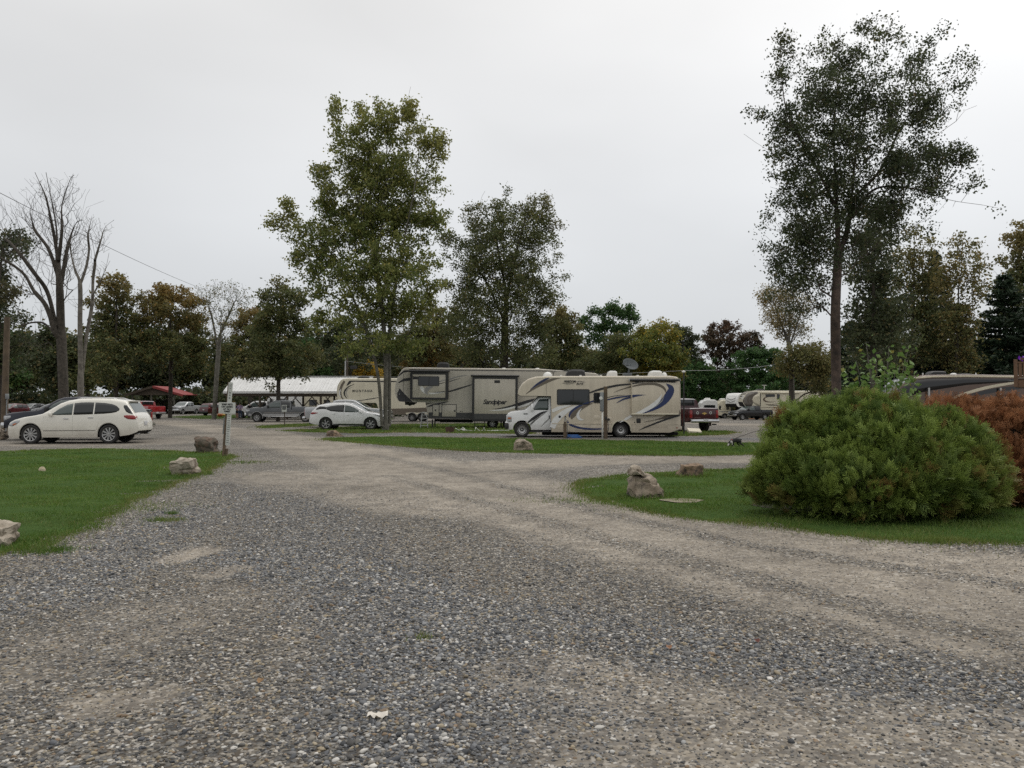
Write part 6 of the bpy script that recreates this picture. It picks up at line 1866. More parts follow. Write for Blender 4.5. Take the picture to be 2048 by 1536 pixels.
    stripes(root, fl, [
        (G_BLACK, [(1345, 346, 14), (1400, 340, 8), (1470, 338, 2)]), (G_TAUPE, [(1345, 373, 14), (1450, 352, 20), (1560, 348, 24), (1630, 365, 28), (1675, 400, 20), (1690, 445, 3)]),
        (G_NAVY, [(1345, 465, 14), (1420, 460, 8), (1482, 460, 2)]), (G_NAVY, [(1345, 480, 16), (1400, 470, 6), (1450, 464, 2)]),
        (G_NAVY, [(1690, 345, 4), (1738, 390, 54), (1722, 450, 74), (1660, 530, 66), (1560, 595, 44), (1430, 652, 10)]), (G_GREY, [(1668, 470, 3), (1640, 525, 12), (1560, 585, 10), (1440, 645, 3)]),
        (G_WHITE, [(1645, 452, 4), (1610, 515, 34), (1540, 575, 42), (1450, 625, 34), (1370, 655, 14)]),
    ], (X, Z), K)
    MB().tube([(X(1312), -1.60, Z(309)), (X(1828), -1.60, Z(309))], .055, 10).box((X(1570), -1.42, Z(297)), (2.35, .34, .02)).bbox((X(1392), -1.54, Z(326)), (.2, .06, .08), .01).bbox((X(1765), -1.54, Z(326)), (.2, .06, .08), .01).part('slide_topper', BLACK, root, smooth=40)
    MB().bbox((X(1312), -1.58, Z(309)), (.04, .14, .12), .01).bbox((X(1828), -1.58, Z(309)), (.04, .14, .12), .01).part('topper_bracket', ALU, root)
    # lettering
    text_part('lettering', 'FREEDOM', .135, Matrix.Translation((X(712), -1.262, Z(322))) @ FACE_FRONT, G_BLACK, root, shear=.35, bold=.004, spacing=.92)
    text_part('lettering', 'ELITE', .125, Matrix.Translation((X(815), -1.262, Z(344))) @ FACE_FRONT, G_BLACK, root, shear=.35, bold=.004, spacing=1.1)
    stripes(root, B, [(G_BLACK, [(770, 328, 2), (820, 318, 5), (878, 330, 1)]), (G_BLACK, [(630, 335, 1), (680, 345, 5), (765, 343, 2)])], (X, Z), K, .012)
    MB().box((X(1810), -1.262, Z(795)), (.08, .012, .03)).part('reflector', TAILRED, root)
    MB().bbox((X(1856), 0, Z(800)), (.12, 2.3, .16), .03).part('rear_bumper', TAN, root, smooth=40)
    MB().bbox((X(1847), -1.0, Z(640)), (.05, .12, .4), .02).bbox((X(1847), 1.0, Z(640)), (.05, .12, .4), .02).part('taillight', TAILRED, root)
    MB().bbox((X(425), 0, Z(835)), (1.1, 1.9, .08), .02).part('step_bar', BLACK, root)
    MB().box((X(1150), 0, Z(862)), (6.6, .8, .14)).box((X(1700), -.4, Z(858)), (.9, .06, .07)).box((X(1760), -.4, Z(880)), (.07, .07, .30)).part('chassis', UNDER, root)
    # roof
    zr = Z(264) + .02
    dome(root, X(500), zr, .46, .22)
    MB().tube([(X(560), 0, zr), (X(560), 0, zr + .18)], .02, 6).box((X(560), 0, zr + .18), (.12, .06, .03)).part('roof_antenna', BLACK, root)
    roof_unit(root, X(790), zr, .95, .34, BLACK)
    roof_unit(root, X(1178), zr, .48, .27, ROOFW, 'roof_vent', .6)
    roof_unit(root, X(1632), zr, .62, .28, ROOFW, 'roof_vent', .7)
    dome(root, X(1732), zr, .28, .20)
    for u in (630, 830, 1040, 1420):
        MB().box((X(u), -.9, zr), (.10, .10, .07)).part('vent_cap', ROOFW, root)
    # satellite dish on a folding mount
    DISH = mat('dish_grey', (0.10, 0.115, 0.12), rough=.6, c2=(.08, .09, .10))
    dsh = thing('satellite_dish', 'dark grey satellite dish tilted up on the tan motorhome roof', 'satellite dish', (x0 + X(1340), d + yw, float(ground_height(x0 + 4, d + yw)) + zr))
    MB().bbox((0, 0, .08), (.42, .42, .16), .04).part('mount', DISH, dsh, smooth=40)
    MB().tube([(.05, 0, .12), (.10, 0, .34), (.13, 0, .52)], .045, 8).tube([(.13, 0, .52), (-.20, -.30, .60)], .018, 6).box((-.22, -.32, .61), (.08, .08, .10)).part('arm', DISH, dsh, smooth=40)
    rm = Matrix.Rotation(R(22), 3, 'Y') @ Matrix.Rotation(R(58), 3, 'X')
    mb = MB(); V, F_ = [], []
    nr, na = 5, 24
    for i in range(nr + 1):
        r_ = i / nr
        for j in range(na):
            a = 6.283 * j / na
            V.append(rm @ Vector((.40 * r_ * math.cos(a), .31 * r_ * math.sin(a), .10 * r_ * r_)) + Vector((.14, 0, .56)))
    for i in range(nr):
        for j in range(na):
            F_.append((i * na + j, i * na + (j + 1) % na, (i + 1) * na + (j + 1) % na, (i + 1) * na + j))
    o_ = mb.add(V, F_).part('reflector', DISH, dsh, smooth='all')
    md = o_.modifiers.new('thick', 'SOLIDIFY'); md.thickness = .012
    # dark shade under it comes from the body itself
motorhome()

# ------------------------------------------------------------------ sand coloured slide-out trailer behind it
def slide_trailer():
    d = 55.6
    K = 203.0
    X, Z = (lambda u: (u - 55) / K), (lambda v: (1068 - v) / K)
    x0 = PX(780 + 55 / 6.827, d)
    yw = 1.22
    root = thing('travel_trailer', 'long sand coloured trailer with two black framed slide-outs and a high nose', 'trailer', (x0, d + yw, float(ground_height(x0 + 3, d + yw))))
    root.rotation_euler = (0, R(.55), 0)
    top = [(X(55), Z(540)), (X(57), Z(490)), (X(75), Z(420)), (X(105), Z(350)), (X(150), Z(280)), (X(180), Z(258)), (X(240), Z(252)), (X(2000), Z(252)), (X(2760), Z(305)), (X(2800), Z(330)), (X(2802), Z(340))]
    bot = [(X(55), Z(600)), (X(75), Z(650)), (X(105), Z(700)), (X(130), Z(712)), (X(468), Z(718)), (X(472), Z(722)), (X(520), Z(935)), (X(2802), Z(940))]
    B = Loft(top, bot, 2.44, 2.0, tumble=0, r=.06, crown=.05, nose=(1.0, .12), tail=(.1, .02), sill=0, wheels=(X(1375), X(1585)), arch_r=.40, wheel_z=.36)
    B.build([SAND, UNDER], 'body', root)
    B.panel([X(518), X(560), X(1110)], [Z(934), Z(935), Z(936)], [Z(850)] * 3, .006, nz=2).part('skirt', CHAR, root)
    B.panel([X(1712), X(2795)], [Z(938), Z(938)], [Z(850)] * 2, .006, nz=2).part('skirt', CHAR, root)
    # front cap graphics
    B.panel([X(105), X(175), X(290)], [Z(372), Z(320), Z(300)], [Z(352), Z(290), Z(282)], .006, nz=2).part('graphic_stripe', G_BLACK, root)
    B.panel([X(105), X(180), X(290)], [Z(462), Z(436), Z(425)], [Z(448), Z(398), Z(385)], .006, nz=2).part('graphic_stripe', G_BLACK, root)
    B.panel([X(90), X(120), X(200), X(300)], [Z(660), Z(706), Z(712), Z(712)], [Z(600), Z(530), Z(615), Z(708)], .006, nz=3).part('graphic_stripe', G_BLACK, root)
    B.panel([X(110), X(122), X(134)], [Z(618), Z(612), Z(618)], [Z(622), Z(592), Z(622)], .010, nz=1).part('graphic_stripe', G_GREY, root)
    seam_line(B, [(X(172), Z(330)), (X(174), Z(480)), (X(176), Z(640))], root, -1, .02)
    MB().bbox((X(235), 0, Z(728)), (.62, .5, .26), .05).tube([(X(170), 0, Z(715)), (X(230), 0, Z(760)), (X(330), 0, Z(720))], .05, 6).part('pin_box', STEEL, root, smooth=40)
    stripes(root, B, [
        (G_GREY, [(790, 405, 14), (880, 375, 14), (960, 355, 10), (1040, 345, 2)]), (G_BLACK, [(790, 435, 10), (860, 412, 8), (940, 390, 2)]),
        (G_BLACK, [(785, 570, 18), (900, 535, 22), (1010, 500, 18), (1105, 468, 10)]), (G_BLACK, [(490, 780, 6), (580, 750, 26), (690, 725, 18), (790, 698, 2)]), (G_TAUPE, [(480, 740, 30), (520, 730, 16), (590, 722, 2)]),
        (G_BLACK, [(1715, 735, 40), (1830, 700, 44), (1960, 660, 30), (2080, 610, 20)]), (G_WHITE, [(1715, 775, 22), (1860, 725, 30), (2000, 665, 14)])], (X, Z), K)
    s1, f1 = slide(root, X(285), X(778), Z(680), Z(318), -1.22, .62, SAND, BLACK, BLACK, tw=.13)
    glaze(root, f1, X(385), X(666), Z(498), Z(370), (X(530),), r=.06)
    stripes(root, f1, [(G_BLACK, [(315, 392, 40), (390, 395, 34)]), (G_WHITE, [(425, 510, 30), (450, 550, 50), (490, 590, 30), (520, 615, 4)]), (G_GREY, [(580, 505, 14), (520, 530, 50), (492, 570, 50), (515, 622, 3)]),
                       (G_WHITE, [(530, 595, 20), (580, 598, 18), (660, 590, 10), (738, 580, 6)]), (G_BLACK, [(600, 580, 2), (660, 580, 10), (742, 572, 14)]), (G_GREY, [(668, 440, 12), (742, 415, 12)]), (G_BLACK, [(668, 470, 8), (742, 448, 8)])], (X, Z), K, .006)
    s2, f2 = slide(root, X(1112), X(1705), Z(955), Z(372), -1.22, .75, SAND, BLACK, BLACK, tw=.12)
    MB().box((X(1408), -f2.c - .008, Z(906)), (X(1680) - X(1138), .02, Z(855) - Z(957) if False else .46)).part('skirt', CHAR, s2)
    hatch(root, f2, X(1400), X(1475), Z(452), Z(415), BLACK, 'vent_grille', off=.012)
    text_part('lettering', 'Sandpiper', .42, Matrix.Translation((X(1405), -f2.c - .008, Z(705))) @ FACE_FRONT, G_BLACK, root, shear=.28, bold=.012, spacing=.9)
    stripes(root, f2, [(G_BLACK, [(1380, 797, 2), (1480, 788, 14), (1590, 765, 22), (1680, 738, 24)]), (G_WHITE, [(1330, 816, 2), (1450, 812, 16), (1580, 792, 24), (1680, 765, 24)])], (X, Z), K, .006)
    hatch(root, B, X(572), X(658), Z(902), Z(745), SAND, 'storage_hatch', BLACK, (X(610), Z(822)))
    hatch(root, B, X(695), X(890), Z(908), Z(742), SAND, 'storage_hatch', BLACK, (X(868), Z(826)))
    for u in (945, 968):
        MB().box((X(u), -1.23, Z(833)), (.05, .02, .06)).part('outlet', BLACK, root)
    B.panel([X(250), X(2750)], [Z(284), Z(284)], [Z(274), Z(274)], .014, nz=1).part('gutter', BLACK, root)
    for s in (-1, 1):
        for u in (1375, 1585):
            wheel(root, X(u), s * 1.0, .36, .22, s, 8, .2)
        MB().box((X(565), s * .9, Z(1000)), (.08, .08, .55)).box((X(565), s * .9, Z(1066)), (.25, .25, .03)).part('front_jack', STEEL, root)
        MB().box((X(1490), s * 1.0, Z(1010)), (.07, .07, .5)).box((X(1490), s * 1.0, Z(1066)), (.2, .2, .03)).part('jack', STEEL, root)
    MB().box((X(1140), -1.3, Z(1015)), (.05, .05, .5)).box((X(1275), -1.3, Z(1015)), (.05, .05, .5)).box((X(1208), -1.3, Z(1030)), (.62, .30, .03)).box((X(1208), -1.3, Z(990)), (.62, .30, .03)).part('entry_step', STEEL, root)
    MB().box((X(1650), 0, Z(957)), (10.5, 1.2, .12)).bbox((X(880), -.3, Z(966)), (2.2, .8, .2), .05).part('chassis', UNDER, root)
    zr = Z(252) + .04
    roof_unit(root, X(685), zr, .82, .40, BLACK)
    MB().tube([(X(938), 0, zr), (X(938), 0, zr + .12)], .02, 6).box((X(938), 0, zr + .13), (.16, .10, .03)).part('roof_antenna', BLACK, root)
    dome(root, X(1520), zr - .04, .40, .10); dome(root, X(1980), zr - .03, .36, .10); dome(root, X(1800), zr - .05, .14, .06)
slide_trailer()

# ------------------------------------------------------------------ cream fifth wheel behind the maple
def fifth(root, X, Z, K, top, bot, W, m_, wheels, cap=None, wr=.36):
    B = Loft(top, bot, W, 2.0, tumble=0, r=.08, crown=.05, nose=(1.3, .20), tail=(.1, .02), sill=0, wheels=wheels, arch_r=.42, wheel_z=wr)
    B.build([m_, UNDER], 'body', root)
    for s in (-1, 1):
        for x in wheels:
            wheel(root, x, s * (W / 2 - .2), wr, .22, s, 7, .2)
        pts = []
        for x in wheels:
            swoosh(B, [(x + .45 * math.cos(q), wr + .45 * math.sin(q), .06) for q in np.linspace(.05, math.pi - .05, 9)], .012, 3, s).part('wheel_arch', G_GREY, root)
    return B

def cream_trailer():
    d = 77.0
    K = 111.7
    X, Z = (lambda u: (u - 1393) / K), (lambda v: (834 - v) / K)
    x0 = PX(400 + 1393 / 5.12, d)
    root = thing('travel_trailer', 'cream trailer with dark curved stripes round its name, behind the maple stems', 'trailer', (x0, d + 1.22, float(ground_height(x0 + 3, d + 1.2))))
    top = [(0, Z(530)), (.01, Z(500)), (.06, Z(470)), (.2, Z(440)), (.38, Z(412)), (.6, Z(398)), (1.0, Z(393)), (12.0, Z(393)), (12.05, Z(410)), (12.06, Z(415))]
    bot = [(0, Z(540)), (.06, Z(580)), (.18, Z(612)), (.3, Z(622)), (1.2, Z(640)), (3.6, Z(644)), (3.7, Z(648)), (4.1, Z(762)), (12.06, Z(762))]
    B = fifth(root, X, Z, K, top, bot, 2.44, CREAM, (6.95, 7.85))
    B.panel([4.05, 6.4], [Z(760), Z(760)], [Z(705), Z(700)], .006, nz=1).part('lower_panel', G_TAUPE, root)
    B.panel([8.4, 12.0], [Z(760), Z(760)], [Z(690), Z(690)], .006, nz=1).part('lower_panel', G_TAUPE, root)
    B.panel([6.4, 6.9, 7.4, 7.9, 8.4], [.80, .86, .80, .86, .80], [Z(700), Z(698), Z(696), Z(693), Z(690)], .006, nz=1).part('lower_panel', G_TAUPE, root)
    stripes(root, B, [(G_TAUPE, [(1478, 420, 22), (1448, 470, 26), (1432, 530, 24), (1445, 580, 18), (1470, 610, 6)]), (G_WHITE, [(1440, 500, 4), (1425, 540, 14), (1440, 590, 4)]),
                      (G_BLACK, [(1580, 452, 3), (1520, 478, 10), (1482, 520, 16), (1478, 560, 14), (1505, 600, 6)]), (G_GREY, [(1560, 480, 2), (1510, 505, 6), (1495, 545, 8), (1520, 590, 3)]),
                      (G_BLACK, [(1540, 615, 2), (1640, 618, 6), (1750, 602, 8), (1880, 580, 3)]), (G_BLACK, [(1500, 470, 3), (1530, 435, 26), (1560, 422, 12), (1800, 424, 12), (2400, 424, 10)])], (X, Z), K, .008)
    text_part('lettering', 'MONTANA', .30, Matrix.Translation((X(1662), -1.235, Z(522))) @ FACE_FRONT, G_BLACK, root, bold=.003, spacing=1.35)
    roof_unit(root, X(1650), Z(393) + .04, 1.0, .24, BLACK)
    MB().bbox((.75, 0, Z(655)), (.7, .5, .24), .05).part('pin_box', STEEL, root)
    MB().bbox((4.6, -1.23, Z(725)), (.55, .05, .42), .01).part('storage_hatch', BLACK, root)
    MB().box((4.2, -1.0, .35), (.09, .09, .75)).box((4.2, 1.0, .35), (.09, .09, .75)).part('front_jack', STEEL, root)
    MB().box((8, 0, .66), (8.0, 1.4, .16)).part('chassis', UNDER, root)
cream_trailer()

# ------------------------------------------------------------------ far trailers on the right
BRCAP = mat('brown_gloss_cap', (0.115, 0.098, 0.082), rough=.2, coat=.6, c2=(.20, .18, .155), nscale=1.5)
def far_brown():
    d, K = 114.0, 166.0
    X, Z = (lambda u: (u - 520) / K), (lambda v: (790 - v) / K)
    x0 = PX(1440 + 520 / 11.38, d)
    root = thing('travel_trailer', 'far cream trailer with a glossy brown rounded nose over a black pickup', 'trailer', (x0, d + 1.2, float(ground_height(x0 + 5, d))), R(2))
    top = [(0, Z(370)), (.02, Z(340)), (.1, Z(300)), (.28, Z(240)), (.55, Z(185)), (.85, Z(155)), (1.15, Z(142)), (1.6, Z(138)), (12.4, Z(140)), (12.45, Z(160)), (12.46, Z(170))]
    bot = [(0, Z(385)), (.08, Z(430)), (.3, Z(480)), (.9, Z(505)), (2.1, Z(515)), (2.2, Z(520)), (2.55, Z(705)), (12.46, Z(705))]
    B = fifth(root, X, Z, K, top, bot, 2.5, CREAM, (8.2, 9.1))
    B.panel([.03, .3, .8, 1.15, 1.55, 2.0], [Z(385), Z(470), Z(498), Z(480), Z(330), Z(190)], [Z(345), Z(238), Z(165), Z(150), Z(150), Z(152)], .012, nz=4, side=-1).part('nose_cap', BRCAP, root, smooth='all')
    B.over(.05, 1.5, .06, .01).part('nose_cap', BRCAP, root, smooth='all')
    B.panel([1.25, 1.35, 1.6, 2.28], [Z(345), Z(390), Z(440), Z(495)], [Z(325), Z(280), Z(235), Z(190)], .018, nz=4).part('side_panel', CREAM, root, smooth='all')
    glaze(root, B, X(1030), X(1240), Z(272), Z(213), r=.05); glaze(root, B, X(1290), X(1355), Z(318), Z(213), r=.05)
    seam_line(B, [(X(912), Z(190)), (X(912), Z(330)), (X(912), Z(490))], root, -1, .10)
    stripes(root, B, [(G_BROWN, [(1085, 270, 4), (1010, 300, 26), (990, 335, 34), (1030, 370, 26), (1120, 388, 14), (1260, 380, 3)]), (G_BROWN, [(1010, 432, 3), (1120, 445, 10), (1260, 432, 12), (1420, 405, 10), (1540, 375, 6)]), (G_BLACK, [(1040, 448, 3), (1160, 466, 12), (1300, 460, 14), (1440, 430, 12), (1560, 390, 6)]),
                      (G_BLACK, [(1300, 690, 14), (1380, 630, 14), (1490, 570, 8)]), (G_BLACK, [(1340, 695, 8), (1420, 640, 10), (1520, 580, 4)]), (G_BROWN, [(880, 515, 6), (1200, 512, 10), (1540, 512, 8)]),
                      (G_BLACK, [(1610, 235, 14), (1700, 210, 8), (1780, 195, 3)]), (G_BROWN, [(1610, 345, 10), (1720, 330, 8), (1830, 318, 3)])], (X, Z), K, .012)
    roof_unit(root, X(970), Z(140) + .05, 1.2, .24, STEEL)
    MB().tube([(X(1070), 0, Z(140)), (X(1070), 0, Z(10))], .045, 6).box((X(1075), 0, Z(6)), (.6, .1, .06)).part('antenna', ROOFW, root)
    MB().tube([(X(930), -1.38, Z(178)), (X(1800), -1.38, Z(178))], .08, 8).part('awning', CREAM, root, smooth='all')
    for u in (1062, 1185):
        MB().box((X(u), -1.2, Z(700)), (.12, .12, 1.1)).part('jack', STEEL, root)
    MB().bbox((X(980), -.6, Z(690)), (.6, .8, .9), .05).part('propane_cover', G_GREY, root, smooth=40)
    MB().box((7.5, 0, .40), (9.5, 1.6, .3)).part('chassis', UNDER, root)
far_brown()

def far_white():
    d, K = 124.0, 152.0
    x0 = PX(1458, d)
    root = thing('travel_trailer', 'white trailer nose with grey chevrons left of the brown nosed trailer', 'trailer', (x0, d - 1.0, float(ground_height(x0 + 3, d))), R(38))
    top = [(0, 2.3), (.02, 2.5), (.12, 2.9), (.35, 3.35), (.6, 3.6), (.95, 3.72), (9.6, 3.72), (9.65, 3.6), (9.66, 3.55)]
    bot = [(0, 2.2), (.1, 1.9), (.3, 1.72), (2.6, 1.66), (2.9, .7), (9.66, .7)]
    B = fifth(root, None, None, K, top, bot, 2.44, CAPWHITE, (6.4, 7.3))
    B.panel([.6, 1.2, 2.6], [1.85, 1.78, 1.75], [3.0, 3.4, 3.5], .012, nz=3).part('side_panel', G_GREY, root, smooth='all')
    B.panel([2.75, 5.2], [1.75, 1.75], [3.35, 3.35], .03, nz=2).part('slide_out', CAPWHITE, root)
    for a, b in ((2.7, 2.85), (5.15, 5.3)):
        B.panel([a, b], [1.7, 1.7], [3.4, 3.4], .05, nz=1).part('trim', BLACK, root)
    swoosh(B, [(.5, 1.9, .06), (1.1, 2.5, .16), (1.9, 2.9, .14), (2.6, 3.0, .04)], .016).part('graphic_stripe', G_BLACK, root)
    for z in (3.0, 2.62):
        V, F_ = [], []
        for i, y in enumerate(np.linspace(-.8, .8, 9)):
            zz = z - .30 * (1 - abs(y) / .8)
            for q in (0, .10):
                k = np.interp(zz + q, [2.5, 2.9, 3.35, 3.6], [.02, .12, .35, .6])
                V.append((k - .05, y, zz + q))
        for i in range(8):
            F_.append((2 * i, 2 * i + 1, 2 * i + 3, 2 * i + 2))
        MB().add(V, F_).part('chevron', G_GREY, root)
far_white()

def small_trailer(label, px, d, L_, H, rz, m_, win, group=None, up=.45):
    x0 = PX(px, d)
    root = thing('travel_trailer', label, 'trailer', (x0, d, float(ground_height(x0, d))), R(rz), group)
    top = [(0, up + .5), (.03, up + .9), (.2, H - .5), (.5, H - .12), (.9, H), (L_ - .4, H), (L_ - .1, H - .2), (L_, up + .9), (L_ + .01, up + .5)]
    bot = [(0, up + .1), (.3, up), (L_ - .3, up), (L_ + .01, up + .1)]
    B = fifth(root, None, None, 1, top, bot, 2.3, m_, (L_ * .55,), wr=.33)
    for a, b, c, e_ in win:
        glaze(root, B, a, b, c, e_)
    roof_unit(root, L_ * .5, H + .03, .8, .24, ROOFW)
    B.panel([.3, L_ - .3], [up + .5] * 2, [up + .62] * 2, .01, nz=1).part('stripe', G_GREY, root)
    MB().tube([(-.9, 0, .45), (.2, 0, .5)], .05, 6).box((-.8, 0, .25), (.06, .06, .45)).part('drawbar', STEEL, root)
    return root
small_trailer('low white trailer with an awning window beyond the maroon pickup bed', 1397, 121, 2.3 + .2, 2.75, 2, CAPWHITE, [(.5, 2.1, 1.25, 2.0)])
small_trailer('low white trailer with two small windows left of the white nosed trailer', 1431, 126, 2.0, 2.72, 1, CREAM, [(.25, .75, 1.3, 1.9), (1.3, 1.7, 1.3, 1.9)])
small_trailer('white trailer with two dark windows seen under the left half of the pavilion', 536, 98, 4.2, 2.75, 1, CAPWHITE, [(.5, .95, 1.5, 2.2), (1.4, 2.5, 1.5, 2.2)])
small_trailer('white trailer with a dark doorway seen under the right half of the pavilion', 598, 99, 4.6, 2.85, -1, CREAM, [(.5, .9, 1.2, 2.1), (1.5, 2.4, 1.4, 2.1), (3.2, 3.9, 1.4, 2.1)])

# ------------------------------------------------------------------ big brown coach at the right edge
def coach():
    d, K = 60.0, 140.6
    X, Z = (lambda u: (u - 735) / K), (lambda v: (867 - v) / K)
    x0 = PX(1640 + 735 / 5.02, d)
    CB_, BR, ROOFC = gel('coach_black', (0.012, 0.011, 0.012), .15), gel('coach_brown', (0.105, 0.062, 0.042), .25), gel('coach_cream', (0.60, 0.54, 0.40))
    root = thing('motor_coach', 'large brown and black coach with a cream roof line behind the brown bush', 'motorhome', (x0, d + 1.25, float(ground_height(x0 + 5, d))), R(6))
    top = [(0, 1.5), (.02, 1.9), (.15, 2.35), (.45, 2.8), (.8, 3.12), (1.3, 3.42), (1.9, 3.60), (2.6, 3.68), (5.5, 3.74), (12.2, 3.66), (12.3, 3.55), (12.32, 3.5)]
    bot = [(0, .55), (.3, .40), (12.32, .42)]
    B = Loft(top, bot, 2.55, 1.8, tumble=0.02, r=.10, crown=.05, nose=(1.2, .14), tail=(.15, .04), sill=.01, wheels=(2.6, 8.6), arch_r=.52, wheel_z=.5)
    B.build([BR, UNDER], 'body', root)
    B.over(.12, 1.5, .06, .012).part('windscreen', GLASS_L, root, smooth='all')
    B.panel([.55, .9, 1.6, 2.6, 5.5, 9.2], [2.0, 2.02, 2.35, 2.55, 2.98, 3.22], [2.72, 3.05, 3.30, 3.42, 3.48, 3.42], .010, nz=3).part('side_glass', CB_, root, smooth='all')
    B.panel([1.6, 3, 5.5, 9, 12.2], [3.40, 3.50, 3.54, 3.50, 3.44], [3.54, 3.62, 3.66, 3.64, 3.58], .024, nz=2).part('awning', ROOFC, root, smooth='all')
    stripes(root, B, [(ROOFC, [(X(1270), Z(612), 6), (X(1460), Z(545), 26), (X(1700), Z(480), 30), (X(1960), Z(435), 24), (X(2200), Z(405), 12)]), (CB_, [(X(1260), Z(640), 4), (X(1480), Z(575), 26), (X(1800), Z(505), 40), (X(2100), Z(470), 30)]), (CB_, [(X(1700), Z(610), 10), (X(1850), Z(585), 40), (X(2048), Z(540), 40)]),
                      (ROOFC, [(X(1340), Z(625), 6), (X(1480), Z(600), 14), (X(1640), Z(598), 14), (X(1770), Z(615), 4)]), (ROOFC, [(X(1700), Z(720), 20), (X(1950), Z(690), 60), (X(2200), Z(640), 50)]), (CB_, [(X(1500), Z(690), 40), (X(1800), Z(650), 60), (X(1960), Z(640), 4)])], (lambda x: x, lambda z: z), K, .014)
    for u in (1082, 1855):
        MB().box((X(u), -1.42, Z(580)), (.12, .08, 1.45)).part('awning_arm', ALU, root)
    zr = 3.75
    roof_unit(root, X(1285), zr, 1.25, .26, BLACK); dome(root, X(1480), zr, .5, .13); roof_unit(root, X(1590), zr - .02, .9, .12, STEEL, 'roof_vent')
    for u, h in ((1065, .1), (1640, .12)):
        MB().ball((X(u), -.9, zr + .0), (.05, .05, h), 8, 6).part('roof_lamp', ROOFW, root)
    for s in (-1, 1):
        for x in (2.6, 8.6):
            wheel(root, x, s * 1.08, .5, .28, s, 0, .30, ALLOY, 'disc')
    MB().bbox((-.02, 0, .7), (.2, 2.2, .4), .08).part('front_bumper', BR, root, smooth=40)
coach()
# ================================================================== BUILDINGS, SIGNS, STONES, PEOPLE
WOOD = mat('weathered_wood', (0.150, 0.105, 0.068), rough=.9, c2=(0.075, 0.055, 0.038), nscale=5, bump=.5, bscale=40)
WOOD_D = mat('dark_timber', (0.085, 0.065, 0.048), rough=.9, c2=(0.050, 0.040, 0.030), nscale=4)
WOOD_P = mat('pole_wood', (0.125, 0.092, 0.060), rough=.95, c2=(0.070, 0.053, 0.037), nscale=3, bump=.5, bscale=30)
ROOF_W = mat('white_roof_metal', (0.66, 0.665, 0.66), rough=.45, c2=(0.56, 0.56, 0.55), nscale=1.2)
ROOF_R = mat('red_roof_metal', (0.24, 0.036, 0.034), rough=.7, c2=(0.19, 0.028, 0.026), nscale=1.5)
SIGNW = mat('sign_white', (0.56, 0.57, 0.54), rough=.6, c2=(0.42, 0.43, 0.40), nscale=6)
LETTER = mat('letter_black', (0.02, 0.02, 0.02), rough=.6)
GALV = mat('galvanised_grey', (0.24, 0.255, 0.26), rough=.55, c2=(0.19, 0.20, 0.205), nscale=6, metal=.2)
PVC = mat('white_pvc', (0.66, 0.66, 0.63), rough=.5, c2=(0.52, 0.52, 0.48), nscale=8)
CABLE = mat('cable', (0.05, 0.05, 0.052), rough=.6)
CABLE_L = mat('pale_cable', (0.30, 0.31, 0.31), rough=.6)

